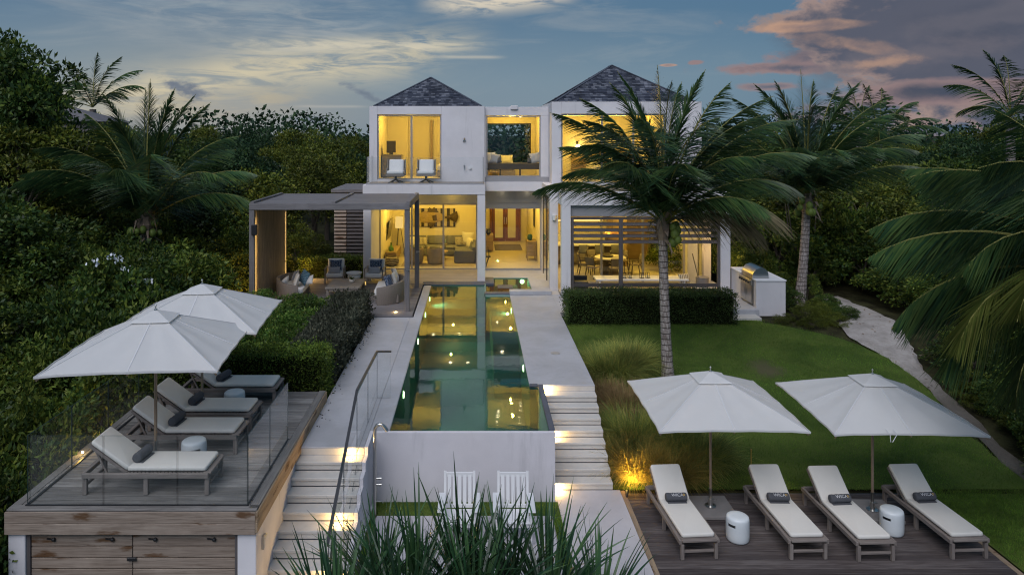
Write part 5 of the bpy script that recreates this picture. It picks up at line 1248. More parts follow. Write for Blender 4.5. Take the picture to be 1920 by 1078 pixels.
tag(mks('pouf', MB().lathe([(.18, 0), (.30, .06), (.33, .20), (.30, .34), (.16, .41), (.001, .42)], 24), 'spots', loc=(-3.75, 32.95, F1 + .005)), 'spotted round pouf on the floor by the living room window', 'pouf')
tag(mk('living_rug', MB().cbox(-3.3, .0, 32.7, 35.9, F1 + .002, F1 + .014, .003), 'rug'), 'large woven beige rug under the living room seating', 'rug')
sf = thing('corner_sofa', 'grey L-shaped sofa against the living room back wall', 'sofa', (-1.6, 35.9, F1))
mks('base', MB().slab((-.1, -.1, .22), 3.5, 1.0, .30, .04).slab((1.15, -1.3, .22), 1.0, 2.3, .30, .04), 'greyfab', sf, 50)
for i in range(3): mks('seat_cushion', MB().slab((-1.25 + i * .95, -.22, .43), .93, .78, .13, .05), 'greyfab', sf, 50); mks('back_cushion', MB().slab((-1.25 + i * .95, .26, .70), .93, .2, .44, .07, Matrix.Rotation(R(-10), 4, 'X')), 'greyfab', sf, 50)
mks('chaise_cushion', MB().slab((1.08, -1.3, .43), .82, 2.2, .13, .05), 'greyfab', sf, 50); mks('chaise_arm', MB().slab((1.56, -1.3, .55), .2, 2.3, .42, .05), 'greyfab', sf, 50)
mks('front_arm', MB().slab((1.15, -2.38, .30), 1.0, .2, .56, .05), 'greyfab', sf, 50)
for (x, y, z, w, m_, r_, lb) in ((-2.55, 35.85, 2.22, .46, 'lattice', (R(-14), 0, R(-8)), 'lattice patterned cushion on the left of the grey corner sofa'), (-3.05, 35.8, 2.24, .5, 'cushion', (R(-14), 0, R(12)), 'cream cushion at the far left of the grey corner sofa'),
    (-.75, 35.9, 2.22, .46, 'lattice', (R(-14), 0, R(14)), 'lattice patterned cushion in the corner of the grey sofa'), (-.35, 35.95, 2.38, .62, 'cushion', (R(-14), 0, R(-20)), 'big cream cushion in the corner of the grey sofa'),
    (-.25, 35.2, 2.26, .5, 'cushion', (R(-14), 0, R(-60)), 'cream cushion leaning on the arm of the grey sofa'), (-.15, 34.6, 2.22, .42, 'greyfab', (R(-14), 0, R(-80)), 'dark cushion on the chaise of the grey sofa')):
    cushion(x, y, z, w, w, m_, r_, lb)
def tub(x, y, rz, lab):
    t = thing('tub_chair', lab, 'armchair', (x, y, F1 + .015), rz, 'taupe tub chairs'); n = 16; vs = []; fs = []
    for i in range(n + 1):
        a = -PI * .75 + PI * 1.5 * i / n
        for (r_, z) in ((.34, .04), (.38, .2), (.39, .70), (.36, .74), (.31, .72), (.29, .3)): vs.append((r_ * math.sin(a), -r_ * math.cos(a), z))
    for i in range(n):
        for k in range(6): fs.append((i * 6 + k, (i + 1) * 6 + k, (i + 1) * 6 + (k + 1) % 6, i * 6 + (k + 1) % 6))
    fs += [tuple(range(6)), tuple(reversed(range(n * 6, n * 6 + 6)))]
    mks('shell', MB().add(vs, fs), 'taupe', t, 50); mks('seat', MB().lathe([(.30, .05), (.31, .38), (.28, .43), (.001, .44)], 20), 'taupe', t, 50)
tub(-1.80, 33.3, R(6), 'round backed taupe tub chair, the right one, seen from behind in the living room'); tub(-2.72, 33.35, R(-14), 'round backed taupe tub chair, the left one, behind the pergola post')
cf = thing('round_table', 'round pale coffee table on the living room rug', 'coffee table', (-1.75, 34.4, F1 + .015)); mks('top', MB().lathe([(.48, .36), (.50, .37), (.50, .40), (.001, .405)], 32), 'oak', cf); mks('pedestal', MB().lathe([(.25, 0), (.10, .06), (.08, .30), (.2, .36)], 20), 'oak', cf)
ar = thing('fish_wall_panel', 'carved wooden fish mounted on a striped board on the living room wall', 'wall decoration', (-2.04, 36.72, 3.3))
mk('board', MB().cbox(-1.06, 1.06, 0, .04, -.46, .46, .004), 'art', ar)
n = 28; vs = [(0, -.10, 0)]; 
for i in range(n): a = 2 * PI * i / n; vs.append((-.12 + .72 * math.cos(a), -.03, .30 * math.sin(a) * (1 - .25 * math.cos(a)) + .02))
mks('fish_body', MB().add(vs, [(0, 1 + (i + 1) % n, 1 + i) for i in range(n)]).sphere((-.70, -.08, .06), .035, 8, 6), 'fish', ar, 60)
mk('fish_tail', MB().add([(.55, -.05, .05), (.75, -.05, .12), (1.15, -.05, .34), (1.22, -.05, .05), (1.12, -.05, -.26), (.74, -.05, -.06), (.55, -.05, -.03), (.85, -.10, .04)], [(7, i, i + 1) for i in range(6)] + [(7, 6, 0)]), 'fishd', ar)
mk('fish_fin', MB().add([(-.35, -.05, .28), (-.25, -.05, .52), (-.1, -.05, .44), (0, -.05, .54), (.10, -.05, .42), (.25, -.05, .26)], [(5, 4, 3, 2, 1, 0)]).add([(-.3, -.05, -.24), (-.2, -.05, -.55), (-.05, -.05, -.45), (.05, -.05, -.25)], [(0, 1, 2, 3)]).add([(-.1, -.115, .1), (.12, -.115, .16), (.15, -.115, -.12), (-.05, -.115, -.14)], [(0, 3, 2, 1)]), 'fishd', ar)
# ------------------------------------------------ hall
c1 = thing('slatted_cabinet', 'narrow slatted cabinet on legs at the right of the hall', 'cabinet', (2.68, 34.4, F1)); mk('body', MB().cbox(-.23, .23, -.28, .5, .22, .92, .008), 'oak', c1)
for i in range(7): mk('slat', MB().cbox(-.22, .22, -.30, -.282, .25 + i * .094, .325 + i * .094, .004), 'oak', c1)
for sx in (-.2, .2):
    for sy in (-.25, .45): mk('leg', MB().cbox(sx - .02, sx + .02, sy - .02, sy + .02, 0, .22, .003), 'oak', c1)
tag(mks('vase', MB().lathe([(.08, 0), (.12, .06), (.12, .18), (.08, .26), (.07, .28)], 18), 'teal', loc=(2.62, 34.5, F1 + .922)), 'dark teal vase on the slatted hall cabinet', 'vase')
c2 = thing('hall_cabinet', 'timber chest at the left of the hall', 'cabinet', (.72, 36.9, F1)); mk('body', MB().cbox(-.24, .22, -.3, .6, .08, .85, .008), 'oak', c2)
for i in range(3): mk('drawer', MB().cbox(-.22, .20, -.32, -.302, .12 + i * .24, .34 + i * .24, .004), 'oak', c2)
tag(mks('dark_bowl', MB().lathe([(.06, 0), (.15, .12), (.10, .24), (.14, .30)], 16), 'black', loc=(.70, 36.85, F1 + .852)), 'dark vessel on the timber chest in the hall', 'vase')
M['rug_d'] = plain('dark_rug', (.15, .13, .11), .95, .1, var=.2, nscale=40)
tag(mk('hall_rug', MB().cbox(1.05, 2.45, 37.2, 39.2, F1 + .002, F1 + .014, .003), 'rug_d'), 'dark patterned rug in front of the double doors', 'rug')
hs = thing('hall_chair', 'dark wire chair at the left edge of the hall window', 'chair', (.60, 32.75, F1)); mk('frame', MB().tube([(-.1, -.2, 0), (.05, -.2, .45), (0, -.2, .85)], .015, 6).tube([(-.1, .25, 0), (.05, .2, .45), (0, .2, .85)], .015, 6).cbox(-.12, .12, -.22, .22, .42, .46, .004), 'black', hs)
tag(mk('hall_picture', MB().cbox(2.89, 2.925, 35.2, 36.0, 3.0, 3.9, .004), 'black'), 'dark framed picture on the right hall wall', 'picture')
# ------------------------------------------------ upper left bedroom
UF = F2 + .06
ds = thing('dresser', 'tall timber dresser at the left of the upper bedroom', 'dresser', (-3.8, 33.6, UF)); mk('body', MB().cbox(-.45, .45, -.35, .35, 0, 1.05, .008), 'oak_grey', ds)
for i in range(4): mk('drawer', MB().cbox(-.42, .42, -.37, -.352, .05 + i * .25, .28 + i * .25, .004), 'oak_grey', ds)
tv2 = thing('bedroom_television', 'small television turned sideways on the bedroom dresser', 'television', (-3.85, 33.6, UF + 1.06)); mk('screen', MB().cbox(-.02, .02, -.38, .38, .08, .62, .006, Matrix.Rotation(R(-25), 4, 'Z')), 'screen', tv2); mk('stand', MB().cbox(-.08, .08, -.12, .12, 0, .08, .004), 'black', tv2)
def bed(x, y, z, w, l, lab, rz=0, head=True):
    t = thing('bed', lab, 'bed', (x, y, z), rz); mk('frame', MB().cbox(-w / 2, w / 2, -l / 2, l / 2, .05, .30, .01), 'oak_grey', t); mks('mattress', MB().slab((0, 0, .45), w - .05, l - .05, .28, .08), 'cushion', t, 50)
    if head: mk('headboard', MB().cbox(-w / 2 - .05, w / 2 + .05, l / 2 + .01, l / 2 + .08, 0, 1.15, .01), 'oak', t)
    for s in (-1, 1): mks('pillow', MB().pillow((s * w / 4, l / 2 - .25, .78), .6, .42, .18, (R(-20), 0, 0)), 'cushion_w', t, 60)
bed(-.75, 34.3, UF, 1.8, 2.0, 'bed with pale linen at the right of the upper left bedroom', R(-90))
tag(mk('bedroom_mirror', MB().cbox(-2.2, -2.1, 36.30, 36.49, 6.2, 8.2, .006), 'oak'), 'narrow timber edge of a wardrobe in the upper left bedroom', 'wardrobe')
# ------------------------------------------------ upper link
bn = thing('window_bench', 'long dark timber bench with legs behind the big upper middle window', 'bench', (1.67, 31.95, UF))
M['oak_dark'] = wood('dark_oak', (.085, .065, .045), (.13, .10, .07), (.04, .03, .02), rough=.5)
mk('seat', MB().cbox(-1.18, 1.3, -.25, .25, .46, .72, .01), 'oak_dark', bn)
for x in (-.55, .32): mk('leg', MB().cbox(x - .03, x + .03, -.2, .2, 0, .459, .004), 'oak_dark', bn)
for (x, w, m_, rz_, lb) in ((.66, .52, 'cushion', 0, 'cream cushion at the left end of the upper window bench'), (.88, .46, 'lumbar', 12, 'pale cushion second from the left on the upper window bench'), (1.05, .28, 'towel', -20, 'small dark cushion on the left of the upper window bench'),
    (2.42, .26, 'towel', 15, 'small dark cushion on the right of the upper window bench'), (2.66, .50, 'lumbar', -10, 'pale cushion at the right end of the upper window bench')):
    cushion(x, 32.0, UF + .72 + w / 2 - .03, w, w, m_, (R(-12), R(rz_), R(rz_)), lb)
bed(1.25, 34.9, UF, 1.3, 1.8, 'low daybed with cream linen behind the upper window bench', 0, False)
tag(mks('gold_pouf', MB().lathe([(.16, 0), (.27, .06), (.29, .16), (.26, .28), (.001, .31)], 22), 'gold', loc=(.90, 32.7, UF)), 'round gold pouf under the upper window bench', 'pouf')
# ------------------------------------------------ upper right bedroom
sc_ = thing('wall_sconce', 'lit glass globe sconce on the upper right bedroom wall', 'sconce', (5.10, 36.0, 6.95)); mks('globe', MB().sphere((0, -.12, -.08), .12, 14, 10), 'bulb', sc_); mk('arm', MB().cbox(-.03, .03, -.12, .19, .08, .12, .004).cbox(-.05, .05, .15, .19, -.05, .2, .004), 'black', sc_)
light('bulb', 'POINT', (5.10, 35.7, 6.85), 9, (1, .66, .2), .1, sc_)
bed(6.35, 34.6, 5.44, 1.9, 2.1, 'bed with a panelled timber headboard in the upper right bedroom')
hb = thing('panelled_headboard', 'horizontal timber boards behind the bed of the upper right bedroom', 'headboard', (6, 36.15, 5.44))
for i in range(5): mk('board', MB().cbox(4.8, 7.8, 36.13, 36.19, 5.46 + i * .24, 5.68 + i * .24, .005), 'oak', hb, world=True)
# ------------------------------------------------ dining porch and kitchen
F3 = F1 + .02
dt = thing('dining_table', 'round pale table with a dark tray behind the louvred screen', 'table', (5.72, 30.7, F3)); mks('top', MB().lathe([(.60, .68), (.66, .70), (.66, .74), (.62, .755), (.001, .755)], 36), 'cushion', dt); mks('pedestal', MB().lathe([(.40, 0), (.34, .1), (.30, .5), (.42, .69)], 20), 'oak_dark', dt)
tag(mks('dark_tray', MB().lathe([(.22, 0), (.25, .02), (.25, .06), (.22, .05), (.001, .04)], 24), 'black', loc=(5.60, 30.7, F3 + .757)), 'dark round tray on the round dining table', 'tray')
def make_dchair():
    t = thing('dining_chair', '', 'chair', group='woven dining chairs round the pale table')
    for sx in (-1, 1):
        mk('front_leg', MB().bar((sx * .22, -.22, 0), (sx * .20, -.18, .44), .035, .035), 'oak_dark', t); mk('back_leg', MB().bar((sx * .22, .28, 0), (sx * .20, .18, .45), .035, .035).bar((sx * .20, .18, .45), (sx * .22, .28, .86), .03, .03), 'oak_dark', t)
        mk('arm', MB().bar((sx * .23, -.18, .64), (sx * .22, .24, .66), .03, .025).bar((sx * .21, -.18, .44), (sx * .23, -.18, .64), .025, .025), 'oak_dark', t)
    mks('seat', MB().slab((0, 0, .46), .46, .44, .06, .02), 'taupe', t); mks('back', MB().slab((0, .255, .70), .42, .035, .34, .012, Matrix.Rotation(R(-12), 4, 'X')), 'wicker', t)
    return t
dc = make_dchair()
for i, (x, y, a, lb) in enumerate(((5.75, 29.75, 180, 'woven dining chair at the near side of the round table'), (4.90, 30.05, 135, 'woven dining chair at the near left of the round table'), (4.65, 30.8, 92, 'woven dining chair at the left of the round table'), (6.75, 30.6, -85, 'woven dining chair at the right of the round table'), (6.35, 31.5, -30, 'woven dining chair at the far right of the round table'), (5.2, 31.6, 25, 'woven dining chair at the far left of the round table'))):
    if i == 0: dc.location = (x, y, F3); dc.rotation_euler[2] = R(a); dc['label'] = lb
    else: copy_tree(dc, (x, y, F3), R(a), lb)
kb = thing('kitchen_bar', 'white kitchen bar counter at the back of the dining room', 'counter', (5.2, 33.2, F3)); mk('counter', MB().cbox(-1.6, 1.55, -.45, .45, .88, .95, .008), 'white', kb); mk('waterfall_end', MB().cbox(1.47, 1.55, -.45, .45, 0, .879, .006), 'white', kb); mk('base', MB().cbox(-1.6, 1.4, -.1, .4, 0, .879, .006), 'oak_grey', kb)
mks('kitchen_tap', MB().tube([(-.2, .2, .95), (-.2, .2, 1.2), (-.2, .05, 1.25), (-.2, 0, 1.18)], .014, 8), 'steel', kb)
for i, lb in enumerate(('left', 'middle left', 'middle right', 'right')):
    s_ = thing('bar_stool', 'upholstered bar stool at the kitchen bar, %s of four' % lb, 'bar stool', (4.1 + i * .72, 32.5, F3), 0, 'bar stools at the kitchen bar')
    for sx in (-.17, .17):
        for sy in (-.15, .15): mk('leg', MB().cbox(sx - .015, sx + .015, sy - .015, sy + .015, 0, .62, .002), 'oak_dark', s_)
    mks('seat', MB().slab((0, 0, .66), .42, .40, .08, .03), 'greyfab', s_); mks('back', MB().slab((0, -.19, .84), .40, .06, .34, .02), 'greyfab', s_)
pn = thing('pendant_lamp', 'wide copper coloured dome pendant over the dining table', 'pendant lamp', (5.78, 30.6, 3.28)); mks('shade', MB().lathe([(.36, 0), (.34, .05), (.24, .12), (.06, .17), (.04, .2)], 28), 'copper', pn); mks('bulb', MB().sphere((0, 0, .03), .06, 10, 8), 'bulb', pn); mk('cord', MB().tube([(0, 0, .2), (0, 0, 1.38)], .008, 6), 'black', pn)
kc = thing('kitchen_units', 'tall kitchen units with a lit shelf along the back wall', 'kitchen units', (5, 36.7, F3)); mk('base_unit', MB().cbox(-1.6, 1.5, -.35, .25, 0, .9, .008), 'white', kc); mk('wall_unit', MB().cbox(-1.6, 1.5, -.1, .25, 1.6, 2.4, .008), 'oak', kc); mk('lit_shelf', MB().box(-1.55, 1.45, -.05, -.02, 1.56, 1.59), 'strip', kc)
lt2 = thing('porch_table', 'long low white table on the porch behind the louvred screen', 'table', (6.35, 27.95, F3)); mk('top', MB().cbox(-1.75, 1.75, -.42, .42, .36, .42, .01), 'white', lt2)
for sx in (-1.6, 1.6):
    for sy in (-.34, .34): mk('leg', MB().cbox(sx - .03, sx + .03, sy - .03, sy + .03, 0, .359, .004), 'white', lt2)
def make_lan():
    t = thing('candle_lantern', '', 'lantern', group='small black lanterns on the porch table')
    f = MB()
    for sx in (-.055, .055):
        for sy in (-.055, .055): f.bar((sx, sy, 0), (sx, sy, .2), .01, .01)
    f.cbox(-.07, .07, -.07, .07, 0, .015, .002); f.cbox(-.07, .07, -.07, .07, .2, .215, .002); mk('frame', f, 'black', t); mks('candle', MB().tube([(0, 0, .015), (0, 0, .10)], .03, 10), 'cushion', t); return t
ln = make_lan()
for i, (x, lb) in enumerate(((5.72, 'leftmost'), (5.93, 'second from the left'), (6.38, 'second from the right'), (6.62, 'rightmost'))):
    lb = 'small black lantern on the white porch table, ' + lb + ' of four'
    if i == 0: ln.location = (x, 27.8, F3 + .421); ln['label'] = lb
    else: copy_tree(ln, (x, 27.8 + .05 * (i % 2), F3 + .421), .2 * i, lb)
cushion(8.0, 27.75, F3 + .42, .5, .4, 'stripe_cush', (R(-30), 0, R(20)), 'striped cushion at the right end of the porch table')
ls2 = thing('dark_planter', 'dark woven armchair top at the left end of the porch', 'armchair', (3.98, 27.5, F3)); mks('shell', MB().slab((0, 0, .2), .6, .5, .4, .06), 'black', ls2); mks('back', MB().slab((0, .2, .4), .6, .08, .3, .03), 'black', ls2)
ub = thing('porch_basin', 'grey stone basin with a leaning paddle at the right end of the porch', 'basin', (8.72, 27.9, F3)); mks('bowl', MB().lathe([(.2, 0), (.24, .1), (.24, .45), (.20, .44), (.001, .30)], 20), 'stone_grey', ub); mk('paddle', MB().bar((-.12, 0, .3), (-.3, .25, 1.3), .03, .02), 'darkwood', ub)
# ============================================================ VEGETATION
def frond(L, az, el, bend, n=62, leaf=.62, width=.038, droop=.55, seed=0, yaw=0, wind=.0, ex=1.9, hang=0):
    rs = np.random.RandomState(seed); K = 22; P = np.zeros((K + 1, 3)); T = np.zeros((K + 1, 3)); sds = np.zeros((K + 1, 3)); p = np.zeros(3); ds = L / K
    for k in range(K + 1):
        s = k / K; e = el - bend * .95 * s ** ex; a = az + yaw * s * s; sds[k] = (math.cos(a), -math.sin(a), 0)
        d = np.array([math.sin(a) * math.cos(e), math.cos(a) * math.cos(e), math.sin(e)]); P[k] = p; T[k] = d; p = p + d * ds
    up = np.array([0, 0, 1.0]); mb = MB(); rr = [.030 * (1 - .88 * k / K) * (L / 3.8) + .003 for k in range(K + 1)]
    mb.tube([Vector(q) for q in P[::2]], rr[::2], 5)
    tt = np.sort(np.linspace(.13, .985, n) + rs.uniform(-.005, .005, n)); B = []; D = []; Ls = []; Wr = []
    for s in tt:
        f = s * K; k = min(int(f), K - 1); b = P[k] + (P[k + 1] - P[k]) * (f - k); t = T[k]; sd = sds[k]; nn = np.cross(sd, t)
        prof = (math.sin(PI * min(1, (s * 1.02) ** .75)) ** .55) * (1 if s < .75 else 1 - .55 * (s - .75) / .25); ph = R(60 - 38 * s) * (1 if el < 1.35 else .62)
        for sg in (-1, 1):
            v = t * math.cos(ph) + sd * sg * math.sin(ph) + nn * (.16 + rs.uniform(-.10, .10)) - up * (rs.uniform(.15, .50) + hang) * (1 if el < 1.35 else .3) + np.array([wind, 0, 0])
            v += rs.normal(size=3) * .055; v /= np.linalg.norm(v); B.append(b); D.append(v); Ls.append(leaf * prof * rs.uniform(.88, 1.08)); w_ = np.cross(v, nn); w_ /= np.linalg.norm(w_) + 1e-6; Wr.append(np.cross(w_, v) * .25 + w_)
    v, q = blades(B, D, np.array(Ls), width, 3, droop + .25 * rs.rand(len(B)), wr=np.array(Wr), seed=seed)
    return mb, v, q
def palm(label, x, y, z0, zc, tr, fr, seed=0, lean=(0, 0), leaf=.62, width=.036, group='coconut palms', nuts=True, n=62, mat='frond', skirt=True, trunk_pts=None):
    t = thing('coconut_palm', label, 'palm tree', (x, y, z0), group=group); rr = random.Random(seed); H_ = zc - z0
    pts = []; rad = []
    for i in range(19):
        s = i / 18; pts.append((-lean[0] * (1 - s) ** 1.6 * 1 + 0, -lean[1] * (1 - s) ** 1.6, s * H_)); rad.append(tr * (1.0 + .35 * (1 - s) ** 5 - .12 * s) * (1 + .03 * math.sin(i * 2.4)))
    # ringed trunk
    P2 = []; R2 = []
    for i in range(18):
        for k in range(4):
            f = k / 4; P2.append(tuple(pts[i][j] + (pts[i + 1][j] - pts[i][j]) * f for j in range(3))); R2.append((rad[i] + (rad[i + 1] - rad[i]) * f) * (1.015 if k % 2 else .99))
    mks('trunk', MB().tube(P2, R2, 14), 'trunk', t, 70)
    if skirt:
        fb = MB()
        for k in range(34):
            a = rr.uniform(0, 2 * PI); h = H_ + rr.uniform(-.55, .18); r0 = tr * rr.uniform(.7, 1.15); L_ = rr.uniform(.25, .6); o = Vector((math.cos(a), math.sin(a), 0))
            c0 = Vector((0, 0, h)) + o * r0; e_ = rr.uniform(-.9, 1.2); c1 = c0 + o * L_ * .5 + Vector((0, 0, L_ * e_)); c2 = c1 + o * L_ * .3 + Vector((0, 0, -L_ * rr.uniform(.1, .9)))
            sdv = Vector((-o.y, o.x, 0)) * rr.uniform(.03, .08); fb.add([c0 - sdv, c0 + sdv, c1 + sdv * .8, c1 - sdv * .8, c2], [(0, 1, 2, 3), (3, 2, 4)])
        fb.tube([(0, 0, H_ - .45), (0, 0, H_ - .15), (0, 0, H_ + .2)], [tr * 1.05, tr * 1.45, tr * .8], 12)
        mk('leaf_sheath', fb, 'fibre', t)
        inf = MB()
        for k in range(16):
            a = rr.uniform(0, 2 * PI); c = Vector((0, 0, H_ + rr.uniform(-.1, .15))); o = Vector((math.cos(a), math.sin(a), rr.uniform(.2, 1.0))); inf.tube([c, c + o * .25, c + o * .42 + Vector((0, 0, -.05))], [.02, .014, .006], 5)
        mk('flower_stalks', inf, 'frond_y', t)
    if nuts:
        for k in range(nuts if not isinstance(nuts, bool) else 9):
            a = rr.uniform(-.6, .9) if not isinstance(nuts, bool) else rr.uniform(0, 2 * PI); r_ = tr + rr.uniform(.10, .34)
            mks('coconut', MB().sphere((0, 0, 0), rr.uniform(.09, .125), 12, 8, 1.25), 'coconut', t, 60, loc=(r_ * math.cos(a), r_ * math.sin(a) - .1, H_ - rr.uniform(.05, .5)))
    for i, f in enumerate(fr):
        az, el, L, bend = f[:4]
        m_ = f[4] if len(f) > 4 else mat
        mb, v, q = frond(L, R(az), R(el), R(bend), n=n, leaf=leaf * (f[5] if len(f) > 5 else 1), width=width, seed=seed * 50 + i, yaw=rr.uniform(-.25, .25), droop=.5 if m_ != 'frond_dry' else 1.1, ex=1.35 if seed == 4 else 1.9, hang=.5 if seed == 4 else .12)
        me = mesh_np('frond', v, q); me.materials.append(M[m_]); o = mk('frond', me, None, t, loc=(0, 0, H_ + .02)); mk('rachis', mb, 'rachis' if m_ != 'frond_dry' else 'fibre', o)
    return t
# azimuth: 0 = away from the camera, 90 = right, 180 = towards the camera, 270 = left
palm('tall coconut palm standing in the lawn in front of the louvred porch', 5.17, 20.0, .75, 5.05, .135,
     [(-90, 36, 4.0, 80), (-88, 62, 4.5, 58), (-72, 74, 4.3, 58), (-100, 70, 3.7, 105), (-50, 80, 4.4, 45), (0, 88, 4.4, 12), (30, 81, 4.3, 38), (72, 73, 4.7, 46), (92, 66, 4.7, 54), (85, 56, 4.9, 62), (98, 47, 4.7, 76), (95, 38, 4.3, 92), (100, 26, 3.6, 92, 'frond_dry', 1.0),
      (180, 62, 3.2, 95), (205, 75, 3.9, 78), (160, 75, 3.9, 78), (222, 58, 3.5, 92), (140, 58, 3.7, 88), (240, 68, 4.1, 72), (118, 67, 4.3, 68), (15, 66, 3.9, 68), (-30, 66, 3.9, 70), (-62, 55, 4.0, 74), (60, 60, 4.3, 62), (-112, 50, 3.7, 92), (128, 36, 3.2, 98), (110, 20, 2.9, 92, 'frond_dry', .9), (190, 84, 4.2, 50), (-80, 84, 4.4, 34), (80, 83, 4.5, 34)],
     seed=1, lean=(-.12, .1), leaf=1.0, width=.034, nuts=11, n=120)
palm('coconut palm beyond the grill island at the edge of the grove', 11.85, 26.0, 1.4, 5.2, .16,
     [(-88, 34, 4.4, 66), (-84, 55, 4.5, 66), (-72, 70, 4.6, 50), (-30, 82, 4.6, 32), (0, 87, 4.7, 14), (30, 82, 4.6, 32), (60, 75, 4.7, 40), (80, 64, 4.9, 52), (88, 46, 5.1, 62), (95, 30, 4.9, 64), (180, 62, 3.4, 95), (210, 60, 3.6, 92), (150, 60, 3.6, 92), (240, 52, 4.0, 88), (120, 50, 4.2, 82), (-60, 50, 4.2, 72), (60, 50, 4.4, 68), (-105, 24, 3.8, 80), (105, 66, 4.4, 66), (-20, 66, 4.2, 58), (200, 80, 4.0, 66), (-95, 78, 4.6, 42), (98, 78, 4.7, 42)], seed=2, lean=(.25, 0), leaf=1.05, width=.040, n=95)
palm('coconut palm rising out of the dark thicket at the left', -11.3, 25.0, 1.2, 4.55, .2,
     [(-92, 32, 5.0, 62), (-88, 52, 4.8, 66), (-76, 70, 4.7, 52), (-30, 83, 4.8, 26), (0, 88, 4.9, 12), (30, 83, 4.8, 26), (60, 75, 4.7, 42), (80, 62, 4.5, 66), (88, 44, 4.4, 76), (98, 30, 4.3, 78), (180, 60, 3.6, 95), (212, 64, 4.0, 88), (150, 64, 4.0, 88), (242, 48, 4.4, 84), (118, 48, 4.2, 84), (-52, 55, 4.5, 62), (45, 55, 4.3, 66), (190, 80, 4.2, 66), (-108, 62, 4.4, 82), (-104, 40, 4.6, 76), (75, 80, 4.7, 36), (-80, 80, 4.8, 36)], seed=3, leaf=1.1, width=.040, n=100)
palm('large coconut palm leaning in from the right edge with long arching fronds', 10.95, 12.0, .3, 4.95, .2,
     [(-97, 26, 4.0, 120, 'frond_y'), (-126, 16, 3.3, 112, 'frond_y'), (-90, 52, 3.5, 130), (-76, 34, 4.4, 80), (-80, 62, 4.2, 90), (-60, 42, 4.4, 85), (-112, 42, 3.7, 125, 'frond_y'), (-68, 18, 4.1, 90), (-40, 55, 4.3, 75), (-88, 8, 3.9, 95), (-20, 70, 4.0, 50), (40, 60, 4.0, 80), (90, 50, 4.0, 80), (150, 40, 2.6, 100), (-52, 10, 4.0, 75), (-100, 72, 4.0, 100), (-142, 30, 3.0, 110, 'frond_y'), (-30, 25, 4.2, 60), (-104, 4, 3.6, 100), (-150, 14, 3.5, 105, 'frond_y'), (-120, -4, 3.6, 75), (-135, 40, 3.8, 120)], seed=4, leaf=1.25, width=.046, n=120, nuts=False)
palm('small windblown palm crown far behind the tall tree at the left', -21.5, 41, 1.4, 9.0, .2, [(a, e, 3.6, b) for a, e, b in ((-90, 45, 70), (-60, 65, 60), (-20, 80, 40), (30, 75, 50), (70, 60, 70), (95, 40, 75), (180, 50, 110), (-110, 20, 70), (120, 30, 80))], seed=5, leaf=.8, width=.07, n=40, skirt=False, nuts=False)
for i, (x, y, zc, lb) in enumerate(((24.3, 33, 8.3, 'palm crown poking above the thicket near the right edge of the sky'), (22.2, 40, 7.2, 'smaller palm above the thicket left of the right edge palm'), (26.4, 50, 8.0, 'distant palm above the grove right of the second coconut palm'), (27, 30, 8.7, 'palm crown against the dark cloud at the far right edge'))):
    palm(lb, x, y, 1.2, zc, .2, [(a + i * 9, e, 3.5, b) for a, e, b in ((-90, 45, 70), (-60, 65, 60), (-20, 80, 40), (30, 75, 50), (70, 60, 70), (95, 40, 75), (180, 50, 110), (-110, 20, 70), (120, 30, 80), (200, 20, 70))], seed=6 + i, leaf=.8, width=.06, n=40, skirt=False, nuts=False)

# --- leafy crowns
def leaf_quads(P, D, size, aspect, rs):
    n = len(P); size = np.broadcast_to(size, n)[:, None]; w = np.cross(D, rs.normal(size=(n, 3))); w /= np.linalg.norm(w, axis=1, keepdims=True) + 1e-9
    nn = np.cross(w, D); V = np.zeros((n, 4, 3)); V[:, 0] = P; V[:, 1] = P + D * size * .5 + w * size * aspect * .5 + nn * size * .06; V[:, 2] = P + D * size - nn * size * .08; V[:, 3] = P + D * size * .5 - w * size * aspect * .5 + nn * size * .06
    return V.reshape(-1, 3), np.arange(n * 4).reshape(-1, 4)
def crown(name, rx, ry, rz, K, cr, per, leaf, seed, aspect=.45, low=.0, mat='tree_a', flat=.75, twigs=True):
    rs = np.random.RandomState(seed); C = rs.normal(size=(K, 3)); C /= np.linalg.norm(C, axis=1, keepdims=True); C *= (rs.uniform(.45, 1.0, K) ** .6)[:, None]
    C[:, 2] = np.where(C[:, 2] < -low, -C[:, 2] * .6, C[:, 2]); C *= [rx - cr * .7, ry - cr * .7, rz - cr * .7]
    R_ = cr * rs.uniform(.6, 1.25, K); P = []; D = []
    for c, r in zip(C, R_):
        n = int(per * (r / cr) ** 2); d = rs.normal(size=(n, 3)); d /= np.linalg.norm(d, axis=1, keepdims=True); d[:, 2] = np.abs(d[:, 2]) * np.where(rs.rand(n) < .75, 1, -1)
        # ragged lobes: shoots of leaves round each clump
        lob = 1 + .25 * np.sin(d[:, 0] * 7 + c[0] * 5) * np.cos(d[:, 1] * 6 + c[1] * 3)
        p = c + d * (r * lob * rs.uniform(.55, 1.08, n))[:, None] * [1, 1, flat]; P.append(p); dd = d * .7 + rs.normal(size=(n, 3)) * .5 + [0, 0, -.1]; D.append(dd / np.linalg.norm(dd, axis=1, keepdims=True))
    P = np.concatenate(P); D = np.concatenate(D); V, Q = leaf_quads(P, D, leaf * rs.uniform(.7, 1.3, len(P)), aspect, rs)
    me = mesh_np(name, V, Q); me.materials.append(M[mat] if isinstance(mat, str) else mat)
    return me, C
